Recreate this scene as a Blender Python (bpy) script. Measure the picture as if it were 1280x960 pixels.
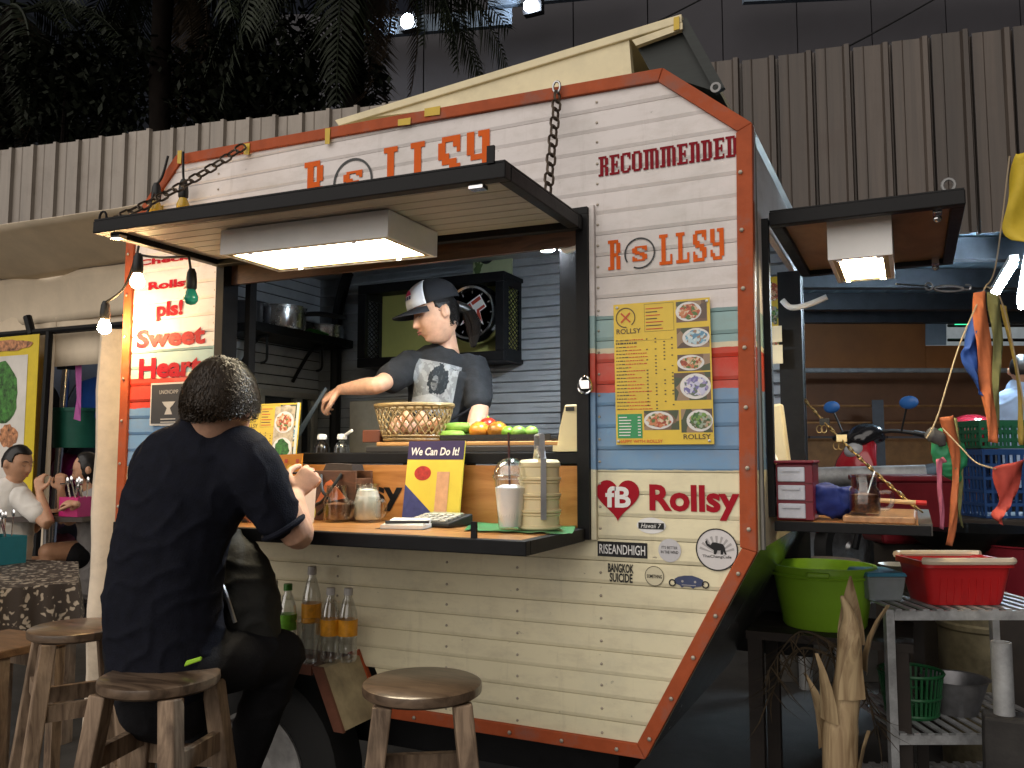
import bpy, bmesh, math, random
from mathutils import Vector, Matrix, noise as mnoise
from mathutils.geometry import tessellate_polygon
random.seed(7)
V = Vector
SC = bpy.context.scene
COL = SC.collection
for _o in list(bpy.data.objects):
    bpy.data.objects.remove(_o)

# ---------------------------------------------------------------- camera
F = 1054.0                        # focal length in pixels of the 1280 x 960 photograph
PSI = math.radians(25.4)
PITCH = math.atan(90 / F)
CAM = V((0.0, -2.4, 1.4))
cam_d = bpy.data.cameras.new('camera')
cam_d.sensor_width = 36.0
cam_d.lens = 36.0 * F / 1280.0
cam_d.clip_start = 0.05
cam_d.clip_end = 500.0
cam = bpy.data.objects.new('camera', cam_d)
COL.objects.link(cam)
cam.location = CAM
cam.rotation_euler = (math.pi / 2 + PITCH, 0, PSI)
SC.camera = cam
_r = V((math.cos(PSI), math.sin(PSI), 0))
_f = V((-math.sin(PSI) * math.cos(PITCH), math.cos(PSI) * math.cos(PITCH), math.sin(PITCH)))
_u = _r.cross(_f)


def ray(u, v):
    return _f + _r * ((u - 640) / F) - _u * ((v - 480) / F)


def J(u, v, d):                   # pixel + distance along the view axis
    return CAM + ray(u, v) * d


def PY(u, v, y):                  # pixel on the vertical plane y
    d = ray(u, v)
    return CAM + d * ((y - CAM.y) / d.y)


def PZ(u, v, z):
    d = ray(u, v)
    return CAM + d * ((z - CAM.z) / d.z)


def PX(u, v, x):
    d = ray(u, v)
    return CAM + d * ((x - CAM.x) / d.x)


# ---------------------------------------------------------------- world, sun, exposure (night market)
world = bpy.data.worlds.new('World')
SC.world = world
world.use_nodes = True
wn = world.node_tree
sky = wn.nodes.new('ShaderNodeTexSky')
sky.sky_type = 'NISHITA'
sky.sun_disc = False
sky.sun_elevation = math.radians(-3.0)
sky.sun_rotation = math.radians(205)
wn.links.new(sky.outputs[0], wn.nodes['Background'].inputs[0])
wn.nodes['Background'].inputs[1].default_value = 0.10

sun_d = bpy.data.lights.new('sun', 'SUN')
sun_d.energy = 1.25
sun_d.angle = math.radians(90)
sun_d.color = (1.0, 0.93, 0.86)
sun = bpy.data.objects.new('sun', sun_d)
COL.objects.link(sun)
sun.location = (-3, -8, 6)
sun.rotation_euler = V((0.16, 0.88, -0.44)).to_track_quat('-Z', 'Y').to_euler()

SC.view_settings.view_transform = 'Standard'
SC.view_settings.look = 'None'
SC.view_settings.exposure = 1.2
SC.view_settings.gamma = 1.0
SC.render.engine = 'CYCLES'
SC.cycles.max_bounces = 8
SC.cycles.transparent_max_bounces = 24

# ---------------------------------------------------------------- object helpers
WL = {}


def wl(o):
    return WL.get(o.name, V((0, 0, 0))) if o else V((0, 0, 0))


def tag(o, label=None, cat=None, group=None, kind=None):
    if label:
        o['label'] = label
    if cat:
        o['category'] = cat
    if group:
        o['group'] = group
    if kind:
        o['kind'] = kind
    return o


def thing(name, label, cat, loc=(0, 0, 0), group=None):
    o = bpy.data.objects.new(name, None)
    o.empty_display_size = 0.05
    COL.objects.link(o)
    o.location = loc
    WL[o.name] = V(loc)
    return tag(o, label, cat, group)


def link_mesh(name, me, mats, parent=None, origin=None):
    o = bpy.data.objects.new(name, me)
    COL.objects.link(o)
    if not isinstance(mats, (list, tuple)):
        mats = [mats]
    for m in mats:
        me.materials.append(m)
    if parent:
        o.parent = parent
        WL[o.name] = wl(parent)
    else:
        o.location = origin if origin is not None else (0, 0, 0)
        WL[o.name] = V(o.location)
    return o


def copy_tree(o, parent=None):
    c = o.copy()
    COL.objects.link(c)
    WL[c.name] = wl(o)
    if parent:
        c.parent = parent
    for ch in o.children:
        copy_tree(ch, c)
    return c


def frame_of(d, ref=None):
    d = V(d).normalized()
    ref = V(ref) if ref is not None else (V((0, 0, 1)) if abs(d.z) < 0.95 else V((0, 1, 0)))
    x = d.cross(ref)
    if x.length < 1e-6:
        x = d.cross(V((1, 0, 0)))
    x.normalize()
    y = x.cross(d).normalized()
    return x, y


class MB:
    def __init__(s):
        s.v = []
        s.f = []
        s.m = []

    def add(s, vs, fs, mi=0):
        b = len(s.v)
        s.v += [V(p) for p in vs]
        for f in fs:
            s.f.append([b + i for i in f])
            s.m.append(mi)
        return s

    def box(s, a, b, mi=0):
        x0, x1 = sorted((a[0], b[0]))
        y0, y1 = sorted((a[1], b[1]))
        z0, z1 = sorted((a[2], b[2]))
        return s.add([(x0, y0, z0), (x1, y0, z0), (x1, y1, z0), (x0, y1, z0), (x0, y0, z1), (x1, y0, z1), (x1, y1, z1), (x0, y1, z1)],
                     [(0, 3, 2, 1), (4, 5, 6, 7), (0, 1, 5, 4), (1, 2, 6, 5), (2, 3, 7, 6), (3, 0, 4, 7)], mi)

    def hexa(s, p, mi=0):         # 8 points: bottom 4 then top 4
        return s.add(p, [(0, 3, 2, 1), (4, 5, 6, 7), (0, 1, 5, 4), (1, 2, 6, 5), (2, 3, 7, 6), (3, 0, 4, 7)], mi)

    def bar(s, a, b, w, h, ref=None, mi=0):      # rectangular bar from a to b
        a, b = V(a), V(b)
        x, y = frame_of(b - a, ref)
        x = x * (w / 2)
        y = y * (h / 2)
        return s.hexa([a - x - y, a + x - y, a + x + y, a - x + y, b - x - y, b + x - y, b + x + y, b - x + y], mi)

    def prism(s, poly, d, mi=0):  # planar polygon swept by vector d
        poly = [V(p) for p in poly]
        d = V(d)
        n = len(poly)
        nrm = sum(((poly[i] - poly[0]).cross(poly[(i + 1) % n] - poly[0]) for i in range(n)), V())
        if nrm.dot(d) > 0:
            poly = poly[::-1]
        tri = tessellate_polygon([poly])
        b = len(s.v)
        s.v += poly + [p + d for p in poly]
        for t in tri:
            t = list(t)
            a_, b_, c_ = (poly[i] for i in t)
            if (b_ - a_).cross(c_ - a_).dot(d) > 0:
                t = t[::-1]
            s.f.append([b + i for i in t])
            s.m.append(mi)
            s.f.append([b + n + i for i in reversed(t)])
            s.m.append(mi)
        for i in range(n):
            j = (i + 1) % n
            s.f.append([b + j, b + i, b + n + i, b + n + j])
            s.m.append(mi)
        return s

    def flat(s, poly, mi=0):
        poly = [V(p) for p in poly]
        b = len(s.v)
        s.v += poly
        for t in tessellate_polygon([poly]):
            s.f.append([b + i for i in t])
            s.m.append(mi)
        return s

    def tube(s, pts, rad, n=8, cap=True, mi=0, ref=None, sq=1.0):
        pts = [V(p) for p in pts]
        k = len(pts)
        if not isinstance(rad, (list, tuple)):
            rad = [rad] * k
        b = len(s.v)
        px = None
        for i in range(k):
            d = (pts[min(i + 1, k - 1)] - pts[max(i - 1, 0)])
            if d.length < 1e-9:
                d = V((0, 0, 1))
            d.normalize()
            if px is None:
                px, py = frame_of(d, ref)
            else:
                px = px - d * px.dot(d)
                if px.length < 1e-6:
                    px, py = frame_of(d, ref)
                px.normalize()
                py = px.cross(d) * -1
            py = d.cross(px)
            for j in range(n):
                a = 2 * math.pi * j / n
                s.v.append(pts[i] + (px * math.cos(a) + py * math.sin(a) * sq) * rad[i])
        for i in range(k - 1):
            for j in range(n):
                q = (j + 1) % n
                s.f.append([b + i * n + j, b + i * n + q, b + (i + 1) * n + q, b + (i + 1) * n + j])
                s.m.append(mi)
        if cap:
            s.f.append([b + j for j in reversed(range(n))])
            s.f.append([b + (k - 1) * n + j for j in range(n)])
            s.m += [mi, mi]
        return s

    def loop(s, pts, r, n=6, mi=0):     # closed ring tube
        pts = [V(p) for p in pts]
        k = len(pts)
        b = len(s.v)
        c = sum(pts, V()) / k
        nrm = (pts[0] - c).cross(pts[k // 4] - c).normalized()
        for i in range(k):
            d = (pts[(i + 1) % k] - pts[i - 1]).normalized()
            x = d.cross(nrm).normalized()
            for j in range(n):
                a = 2 * math.pi * j / n
                s.v.append(pts[i] + (x * math.cos(a) + nrm * math.sin(a)) * r)
        for i in range(k):
            for j in range(n):
                q = (j + 1) % n
                i2 = (i + 1) % k
                s.f.append([b + i * n + j, b + i * n + q, b + i2 * n + q, b + i2 * n + j])
                s.m.append(mi)
        return s

    def lathe(s, prof, c=(0, 0, 0), n=24, axis=(0, 0, 1), mi=0, sx=1.0, sy=1.0, close=False):
        c = V(c)
        ax = V(axis).normalized()
        x, y = frame_of(ax)
        b = len(s.v)
        k = len(prof)
        for r_, h_ in prof:
            for j in range(n):
                a = 2 * math.pi * j / n
                s.v.append(c + ax * h_ + (x * math.cos(a) * sx + y * math.sin(a) * sy) * r_)
        for i in range(k - 1 + (1 if close else 0)):
            i2 = (i + 1) % k
            for j in range(n):
                q = (j + 1) % n
                s.f.append([b + i * n + j, b + i * n + q, b + i2 * n + q, b + i2 * n + j])
                s.m.append(mi)
        if not close:
            if prof[0][0] > 1e-6:
                s.f.append([b + j for j in reversed(range(n))])
                s.m.append(mi)
            if prof[-1][0] > 1e-6:
                s.f.append([b + (k - 1) * n + j for j in range(n)])
                s.m.append(mi)
        return s

    def ball(s, c, r, n=12, k=8, sx=1, sy=1, sz=1, mi=0, rot=None):
        c = V(c)
        b = len(s.v)
        for i in range(1, k):
            t = math.pi * i / k
            for j in range(n):
                a = 2 * math.pi * j / n
                p = V((math.sin(t) * math.cos(a) * r * sx, math.sin(t) * math.sin(a) * r * sy, math.cos(t) * r * sz))
                if rot:
                    p = rot @ p
                s.v.append(c + p)
        tp, bt = V((0, 0, r * sz)), V((0, 0, -r * sz))
        if rot:
            tp, bt = rot @ tp, rot @ bt
        s.v += [c + tp, c + bt]
        T, B = len(s.v) - 2, len(s.v) - 1
        for j in range(n):
            q = (j + 1) % n
            s.f.append([T, b + j, b + q])
            s.f.append([B, b + (k - 2) * n + q, b + (k - 2) * n + j])
            s.m += [mi, mi]
            for i in range(k - 2):
                s.f.append([b + i * n + j, b + (i + 1) * n + j, b + (i + 1) * n + q, b + i * n + q])
                s.m.append(mi)
        return s

    def mesh(s, name, off=V((0, 0, 0)), smooth=False, angle=None, jitter=0):
        me = bpy.data.meshes.new(name)
        me.from_pydata([tuple(p - off) for p in s.v], [], s.f)
        for i, p in enumerate(me.polygons):
            p.material_index = s.m[i]
        if smooth:
            for p in me.polygons:
                p.use_smooth = True
            me.set_sharp_from_angle(angle=math.radians(angle if angle else 40))
        me.update()
        return me

    def build(s, name, mats, parent=None, smooth=False, angle=None, origin=None, bevel=0):
        off = wl(parent) if parent else V(origin if origin is not None else (0, 0, 0))
        me = s.mesh(name, off, smooth, angle)
        o = link_mesh(name, me, mats, parent, origin)
        if bevel:
            b = o.modifiers.new('bevel', 'BEVEL')
            b.width = bevel
            b.segments = 2
            b.limit_method = 'ANGLE'
        return o


def one(name, mb, mats, label, cat, group=None, smooth=False, origin=None, bevel=0, angle=None):
    o = mb.build(name, mats, None, smooth, angle, origin, bevel)
    return tag(o, label, cat, group)


def catmull(pts, k=6):
    pts = [V(p) for p in pts]
    out = []
    n = len(pts)
    for i in range(n - 1):
        p0, p1, p2, p3 = pts[max(i - 1, 0)], pts[i], pts[i + 1], pts[min(i + 2, n - 1)]
        for j in range(k):
            t = j / k
            out.append(0.5 * ((2 * p1) + (p2 - p0) * t + (2 * p0 - 5 * p1 + 4 * p2 - p3) * t * t + (3 * p1 - p0 - 3 * p2 + p3) * t ** 3))
    out.append(pts[-1])
    return out


def sag(a, b, drop, n=10):
    a, b = V(a), V(b)
    return [a.lerp(b, i / n) + V((0, 0, -drop * 4 * (i / n) * (1 - i / n))) for i in range(n + 1)]


# ---------------------------------------------------------------- lettering
def text_polys(s, bold=0.0, shear=0.0, spacing=1.0):
    cu = bpy.data.curves.new('t', 'FONT')
    cu.body = s
    cu.offset = bold
    cu.shear = shear
    cu.space_character = spacing
    cu.resolution_u = 3
    cu.fill_mode = 'FRONT'
    ob = bpy.data.objects.new('t', cu)
    COL.objects.link(ob)
    dg = bpy.context.evaluated_depsgraph_get()
    me = bpy.data.meshes.new_from_object(ob.evaluated_get(dg))
    vs = [V((v.co.x, v.co.y, 0)) for v in me.vertices]
    fs = [list(p.vertices) for p in me.polygons]
    bpy.data.objects.remove(ob)
    bpy.data.curves.remove(cu)
    bpy.data.meshes.remove(me)
    return vs, fs


def place_flat(mb, vs, fs, o, ex, ey, w, h, mi=0):
    """fit a flat shape into the w x h rectangle whose lower left corner is o"""
    x0 = min(v.x for v in vs); x1 = max(v.x for v in vs)
    y0 = min(v.y for v in vs); y1 = max(v.y for v in vs)
    o, ex, ey = V(o), V(ex).normalized(), V(ey).normalized()
    sx = w / max(x1 - x0, 1e-6)
    sy = h / max(y1 - y0, 1e-6)
    mb.add([o + ex * ((v.x - x0) * sx) + ey * ((v.y - y0) * sy) for v in vs], fs, mi)


def text(mb, s, o, ex, ey, w, h, bold=0.0, shear=0.0, mi=0, spacing=1.0):
    vs, fs = text_polys(s, bold, shear, spacing)
    place_flat(mb, vs, fs, o, ex, ey, w, h, mi)


SLAB = {  # block letters with slab serifs, drawn on a small grid
    'R': ['111110', '011011', '011011', '011011', '011110', '011011', '011011', '011011', '111011'],
    'E': ['111111', '011001', '011000', '011010', '011110', '011010', '011000', '011001', '111111'],
    'C': ['011111', '110011', '110001', '110000', '110000', '110000', '110001', '110011', '011110'],
    'O': ['011110', '110011', '110011', '110011', '110011', '110011', '110011', '110011', '011110'],
    'M': ['111111110', '011011011', '011011011', '011011011', '011011011', '011011011', '011011011', '011011011', '111011011'],
    'N': ['111110', '011011', '011011', '011011', '011011', '011011', '011011', '011011', '111011'],
    'D': ['111110', '011011', '011011', '011011', '011011', '011011', '011011', '011011', '111110'],
    'L': ['111100', '011000', '011000', '011000', '011000', '011000', '011001', '011001', '111111'],
    'S': ['011111', '110011', '110001', '111000', '011110', '000111', '100011', '110011', '111110'],
    'Y': ['110111', '110011', '110011', '110011', '011111', '000011', '100011', '110011', '011110'],
}


def slab(mb, s, o, ex, ey, w, h, mi=0, gap=1.0):
    widths = [len(SLAB[c][0]) if c in SLAB else 15 for c in s]
    tot = sum(widths) + gap * (len(s) - 1)
    cw, chh = w / tot, h / 9.0
    o, ex, ey = V(o), V(ex).normalized(), V(ey).normalized()
    x = 0.0
    pos = []
    for c, wd in zip(s, widths):
        pos.append((x * cw, wd * cw))
        if c in SLAB:
            for r_, row in enumerate(SLAB[c]):
                j = 0
                while j < len(row):
                    if row[j] == '1':
                        k = j
                        while k < len(row) and row[k] == '1':
                            k += 1
                        a = (x + j) * cw
                        b = (x + k) * cw
                        y1 = h - r_ * chh
                        y0 = y1 - chh
                        mb.add([o + ex * a + ey * y0, o + ex * b + ey * y0, o + ex * b + ey * y1, o + ex * a + ey * y1], [(0, 1, 2, 3)], mi)
                        j = k
                    else:
                        j += 1
        x += wd + gap
    return pos


def ring_flat(mb, c, ex, ey, r0, r1, n=40, mi=0, a0=0, a1=2 * math.pi):
    c, ex, ey = V(c), V(ex).normalized(), V(ey).normalized()
    pr = []
    for i in range(n + 1):
        a = a0 + (a1 - a0) * i / n
        d = ex * math.cos(a) + ey * math.sin(a)
        pr.append((c + d * r0, c + d * r1))
    for i in range(n):
        mb.add([pr[i][0], pr[i][1], pr[i + 1][1], pr[i + 1][0]], [(0, 1, 2, 3)], mi)


def disc_flat(mb, c, ex, ey, rx, ry=None, n=28, mi=0):
    c, ex, ey = V(c), V(ex).normalized(), V(ey).normalized()
    ry = ry or rx
    b = [c + ex * (math.cos(2 * math.pi * i / n) * rx) + ey * (math.sin(2 * math.pi * i / n) * ry) for i in range(n)]
    mb.add(b, [tuple(range(n))], mi)


def rect_flat(mb, o, ex, ey, x0, y0, x1, y1, mi=0):
    o, ex, ey = V(o), V(ex).normalized(), V(ey).normalized()
    mb.add([o + ex * x0 + ey * y0, o + ex * x1 + ey * y0, o + ex * x1 + ey * y1, o + ex * x0 + ey * y1], [(0, 1, 2, 3)], mi)


def blob_flat(mb, c, ex, ey, rx, ry, seed=0, n=22, rough=0.25, mi=0):
    c, ex, ey = V(c), V(ex).normalized(), V(ey).normalized()
    rnd = random.Random(seed)
    rr = [1 + rnd.uniform(-rough, rough) for _ in range(n)]
    b = [c + ex * (math.cos(2 * math.pi * i / n) * rx * rr[i]) + ey * (math.sin(2 * math.pi * i / n) * ry * rr[i]) for i in range(n)]
    mb.add([c] + b, [(0, i + 1, (i + 1) % n + 1) for i in range(n)], mi)


# ---------------------------------------------------------------- materials
MATS = {}


def M(name, col=(0.5, 0.5, 0.5), rough=0.5, metal=0.0, var=0.12, scale=9.0, bump=0.0, bscale=60.0, trans=0.0, ior=1.45,
      emit=None, estr=0.0, stretch=None, dirt=0.0, dirtcol=(0.06, 0.05, 0.04), dscale=4.0, coat=0.0, spec=None, alpha=1.0, sss=0.0, objrand=0.0):
    if name in MATS:
        return MATS[name]
    m = bpy.data.materials.new(name)
    m.use_nodes = True
    nt = m.node_tree
    b = nt.nodes['Principled BSDF']
    MATS[name] = m
    b.inputs['Base Color'].default_value = (*col, 1)
    b.inputs['Roughness'].default_value = rough
    b.inputs['Metallic'].default_value = metal
    b.inputs['Transmission Weight'].default_value = trans
    b.inputs['IOR'].default_value = ior
    b.inputs['Coat Weight'].default_value = coat
    b.inputs['Alpha'].default_value = alpha
    if sss:
        b.inputs['Subsurface Weight'].default_value = sss
        b.inputs['Subsurface Radius'].default_value = (0.01, 0.004, 0.002)
    if spec is not None:
        b.inputs['Specular IOR Level'].default_value = spec
    if emit:
        b.inputs['Emission Color'].default_value = (*emit, 1)
        b.inputs['Emission Strength'].default_value = estr
    if var or bump or dirt:
        geo = nt.nodes.new('ShaderNodeNewGeometry')
        src = geo.outputs['Position']
        if stretch:
            mp = nt.nodes.new('ShaderNodeMapping')
            mp.inputs['Scale'].default_value = stretch
            nt.links.new(src, mp.inputs[0])
            src = mp.outputs[0]
    if var:
        n = nt.nodes.new('ShaderNodeTexNoise')
        n.inputs['Scale'].default_value = scale
        n.inputs['Detail'].default_value = 6
        n.inputs['Roughness'].default_value = 0.65
        nt.links.new(src, n.inputs['Vector'])
        rp = nt.nodes.new('ShaderNodeValToRGB')
        rp.color_ramp.elements[0].position = 0.3
        rp.color_ramp.elements[1].position = 0.7
        lo = tuple(max(0, c * (1 - var * 1.3)) for c in col)
        hi = tuple(min(1, c * (1 + var)) for c in col)
        rp.color_ramp.elements[0].color = (*lo, 1)
        rp.color_ramp.elements[1].color = (*hi, 1)
        nt.links.new(n.outputs['Fac'], rp.inputs[0])
        last = rp.outputs[0]
        mr = nt.nodes.new('ShaderNodeMapRange')
        mr.inputs['To Min'].default_value = max(0.02, rough - 0.10)
        mr.inputs['To Max'].default_value = min(1, rough + 0.12)
        nt.links.new(n.outputs['Fac'], mr.inputs[0])
        nt.links.new(mr.outputs[0], b.inputs['Roughness'])
    else:
        last = None
    if dirt:
        n2 = nt.nodes.new('ShaderNodeTexNoise')
        n2.inputs['Scale'].default_value = dscale
        n2.inputs['Detail'].default_value = 8
        n2.inputs['Roughness'].default_value = 0.7
        nt.links.new(geo.outputs['Position'], n2.inputs['Vector'])
        r2 = nt.nodes.new('ShaderNodeValToRGB')
        r2.color_ramp.elements[0].position = 0.52
        r2.color_ramp.elements[1].position = 0.75
        r2.color_ramp.elements[0].color = (0, 0, 0, 1)
        r2.color_ramp.elements[1].color = (dirt, dirt, dirt, 1)
        nt.links.new(n2.outputs['Fac'], r2.inputs[0])
        mx = nt.nodes.new('ShaderNodeMix')
        mx.data_type = 'RGBA'
        nt.links.new(r2.outputs[0], mx.inputs[0])
        if last:
            nt.links.new(last, mx.inputs[6])
        else:
            mx.inputs[6].default_value = (*col, 1)
        mx.inputs[7].default_value = (*dirtcol, 1)
        last = mx.outputs[2]
    if last and objrand:
        oi = nt.nodes.new('ShaderNodeObjectInfo')
        m3 = nt.nodes.new('ShaderNodeMapRange')
        m3.inputs['To Min'].default_value = 1 - objrand
        m3.inputs['To Max'].default_value = 1 + objrand
        nt.links.new(oi.outputs['Random'], m3.inputs[0])
        vm = nt.nodes.new('ShaderNodeVectorMath')
        vm.operation = 'SCALE'
        nt.links.new(last, vm.inputs[0])
        nt.links.new(m3.outputs[0], vm.inputs['Scale'])
        last = vm.outputs[0]
    if last:
        nt.links.new(last, b.inputs['Base Color'])
    if bump:
        n3 = nt.nodes.new('ShaderNodeTexNoise')
        n3.inputs['Scale'].default_value = bscale
        n3.inputs['Detail'].default_value = 5
        nt.links.new(src, n3.inputs['Vector'])
        bp = nt.nodes.new('ShaderNodeBump')
        bp.inputs['Strength'].default_value = bump
        bp.inputs['Distance'].default_value = 0.004
        nt.links.new(n3.outputs['Fac'], bp.inputs['Height'])
        nt.links.new(bp.outputs[0], b.inputs['Normal'])
    return m


def wood(name, c1, c2, stretch=(2, 18, 18), scale=2.2, rough=0.45, bump=0.15, dirt=0.0, coat=0.0):
    if name in MATS:
        return MATS[name]
    m = bpy.data.materials.new(name)
    m.use_nodes = True
    nt = m.node_tree
    b = nt.nodes['Principled BSDF']
    MATS[name] = m
    geo = nt.nodes.new('ShaderNodeNewGeometry')
    oi = nt.nodes.new('ShaderNodeObjectInfo')
    ad = nt.nodes.new('ShaderNodeVectorMath')
    ad.operation = 'ADD'
    cx = nt.nodes.new('ShaderNodeCombineXYZ')
    ml = nt.nodes.new('ShaderNodeMath')
    ml.operation = 'MULTIPLY'
    ml.inputs[1].default_value = 9.0
    nt.links.new(oi.outputs['Random'], ml.inputs[0])
    nt.links.new(ml.outputs[0], cx.inputs[0])
    nt.links.new(ml.outputs[0], cx.inputs[2])
    nt.links.new(geo.outputs['Position'], ad.inputs[0])
    nt.links.new(cx.outputs[0], ad.inputs[1])
    mp = nt.nodes.new('ShaderNodeMapping')
    mp.inputs['Scale'].default_value = stretch
    nt.links.new(ad.outputs[0], mp.inputs[0])
    n = nt.nodes.new('ShaderNodeTexNoise')
    n.inputs['Scale'].default_value = scale
    n.inputs['Detail'].default_value = 7
    n.inputs['Roughness'].default_value = 0.6
    n.inputs['Distortion'].default_value = 0.8
    nt.links.new(mp.outputs[0], n.inputs['Vector'])
    rp = nt.nodes.new('ShaderNodeValToRGB')
    rp.color_ramp.elements[0].position = 0.35
    rp.color_ramp.elements[1].position = 0.62
    rp.color_ramp.elements[0].color = (*c1, 1)
    rp.color_ramp.elements[1].color = (*c2, 1)
    nt.links.new(n.outputs['Fac'], rp.inputs[0])
    last = rp.outputs[0]
    if dirt:
        n2 = nt.nodes.new('ShaderNodeTexNoise')
        n2.inputs['Scale'].default_value = 9
        n2.inputs['Detail'].default_value = 8
        nt.links.new(ad.outputs[0], n2.inputs['Vector'])
        r2 = nt.nodes.new('ShaderNodeValToRGB')
        r2.color_ramp.elements[0].position = 0.5
        r2.color_ramp.elements[1].position = 0.72
        r2.color_ramp.elements[0].color = (0, 0, 0, 1)
        r2.color_ramp.elements[1].color = (dirt, dirt, dirt, 1)
        nt.links.new(n2.outputs['Fac'], r2.inputs[0])
        mx = nt.nodes.new('ShaderNodeMix')
        mx.data_type = 'RGBA'
        nt.links.new(r2.outputs[0], mx.inputs[0])
        nt.links.new(last, mx.inputs[6])
        mx.inputs[7].default_value = (0.03, 0.022, 0.015, 1)
        last = mx.outputs[2]
    nt.links.new(last, b.inputs['Base Color'])
    b.inputs['Roughness'].default_value = rough
    b.inputs['Coat Weight'].default_value = coat
    bp = nt.nodes.new('ShaderNodeBump')
    bp.inputs['Strength'].default_value = bump
    bp.inputs['Distance'].default_value = 0.003
    nt.links.new(n.outputs['Fac'], bp.inputs['Height'])
    nt.links.new(bp.outputs[0], b.inputs['Normal'])
    return m


def siding_material():
    m = bpy.data.materials.new('painted_siding')
    m.use_nodes = True
    nt = m.node_tree
    b = nt.nodes['Principled BSDF']
    geo = nt.nodes.new('ShaderNodeNewGeometry')
    sp = nt.nodes.new('ShaderNodeSeparateXYZ')
    nt.links.new(geo.outputs['Position'], sp.inputs[0])
    nz = nt.nodes.new('ShaderNodeTexNoise')
    nz.inputs['Scale'].default_value = 14
    nz.inputs['Detail'].default_value = 3
    nt.links.new(geo.outputs['Position'], nz.inputs['Vector'])
    wob = nt.nodes.new('ShaderNodeMath')
    wob.operation = 'MULTIPLY_ADD'
    wob.inputs[1].default_value = 0.012
    nt.links.new(nz.outputs['Fac'], wob.inputs[0])
    nt.links.new(sp.outputs[2], wob.inputs[2])
    mr = nt.nodes.new('ShaderNodeMapRange')
    mr.inputs['From Min'].default_value = 1.006
    mr.inputs['From Max'].default_value = 2.006
    nt.links.new(wob.outputs[0], mr.inputs[0])
    rp = nt.nodes.new('ShaderNodeValToRGB')
    rp.color_ramp.interpolation = 'CONSTANT'
    stops = [(0.0, (0.78, 0.71, 0.49)), (0.356, (0.17, 0.31, 0.50)), (0.588, (0.60, 0.055, 0.03)), (0.704, (0.74, 0.66, 0.46)), (0.722, (0.30, 0.46, 0.46)), (0.820, (0.74, 0.685, 0.665))]
    while len(rp.color_ramp.elements) < len(stops):
        rp.color_ramp.elements.new(0.5)
    for e, (p, c) in zip(rp.color_ramp.elements, stops):
        e.position = p
        e.color = (*c, 1)
    nt.links.new(mr.outputs[0], rp.inputs[0])

    def mix_noise(last, scale, p0, p1, amt, colr, stretch=None):
        n2 = nt.nodes.new('ShaderNodeTexNoise')
        n2.inputs['Scale'].default_value = scale
        n2.inputs['Detail'].default_value = 8
        n2.inputs['Roughness'].default_value = 0.68
        src = geo.outputs['Position']
        if stretch:
            mp = nt.nodes.new('ShaderNodeMapping')
            mp.inputs['Scale'].default_value = stretch
            nt.links.new(src, mp.inputs[0])
            src = mp.outputs[0]
        nt.links.new(src, n2.inputs['Vector'])
        r2 = nt.nodes.new('ShaderNodeValToRGB')
        r2.color_ramp.elements[0].position = p0
        r2.color_ramp.elements[1].position = p1
        r2.color_ramp.elements[0].color = (0, 0, 0, 1)
        r2.color_ramp.elements[1].color = (amt, amt, amt, 1)
        nt.links.new(n2.outputs['Fac'], r2.inputs[0])
        mx = nt.nodes.new('ShaderNodeMix')
        mx.data_type = 'RGBA'
        nt.links.new(r2.outputs[0], mx.inputs[0])
        nt.links.new(last, mx.inputs[6])
        mx.inputs[7].default_value = (*colr, 1)
        return mx.outputs[2]
    last = mix_noise(rp.outputs[0], 2.1, 0.48, 0.70, 0.36, (0.40, 0.41, 0.36))        # faded repaint patches
    last = mix_noise(last, 6, 0.48, 0.8, 0.36, (0.30, 0.24, 0.17), (1.2, 1, 3))       # grime
    last = mix_noise(last, 5, 0.56, 0.78, 0.24, (0.22, 0.17, 0.12), (5, 1, .6))       # runs below the joints
    last = mix_noise(last, 40, 0.66, 0.72, 0.75, (0.10, 0.085, 0.07), (0.6, 1, 1.2))   # chips and specks
    nt.links.new(last, b.inputs['Base Color'])
    b.inputs['Roughness'].default_value = 0.38
    b.inputs['Specular IOR Level'].default_value = 0.25
    nd = nt.nodes.new('ShaderNodeTexNoise')
    nd.inputs['Scale'].default_value = 3.5
    nt.links.new(geo.outputs['Position'], nd.inputs['Vector'])
    bd = nt.nodes.new('ShaderNodeBump')
    bd.inputs['Strength'].default_value = 0.5
    bd.inputs['Distance'].default_value = 0.02
    nt.links.new(nd.outputs['Fac'], bd.inputs['Height'])
    bp = nt.nodes.new('ShaderNodeBump')
    nt.links.new(bd.outputs[0], bp.inputs['Normal'])
    bp.inputs['Strength'].default_value = 0.18
    bp.inputs['Distance'].default_value = 0.003
    nt.links.new(nz.outputs['Fac'], bp.inputs['Height'])
    nt.links.new(bp.outputs[0], b.inputs['Normal'])
    MATS['painted_siding'] = m
    return m


SIDING = siding_material()
ORANGE = M('orange_paint', (0.40, 0.085, 0.03), 0.6, var=0.14, scale=14, spec=.2, dirt=0.8, dirtcol=(0.14, 0.12, 0.11), dscale=7, bump=0.2)
BLACKM = M('black_steel', (0.008, 0.008, 0.009), 0.48, var=0.25, scale=20, bump=0.1, spec=.22)
BLACKP = M('black_plastic', (0.012, 0.012, 0.012), 0.5, var=0.1)
CHROME = M('chrome', (0.75, 0.75, 0.76), 0.16, 1.0, var=0.1)
STEEL = M('dull_steel', (0.45, 0.45, 0.46), 0.4, 1.0, var=0.2, scale=25)
GALV = M('galvanised', (0.36, 0.37, 0.38), 0.6, 0.4, var=0.25, scale=12, dirt=0.5)
WHITEP = M('white_enamel', (0.88, 0.87, 0.85), 0.35, var=0.04)
CREAMP = M('cream_paint', (0.74, 0.65, 0.42), 0.5, var=0.08, dirt=0.35, dirtcol=(0.3, 0.24, 0.14))
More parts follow.
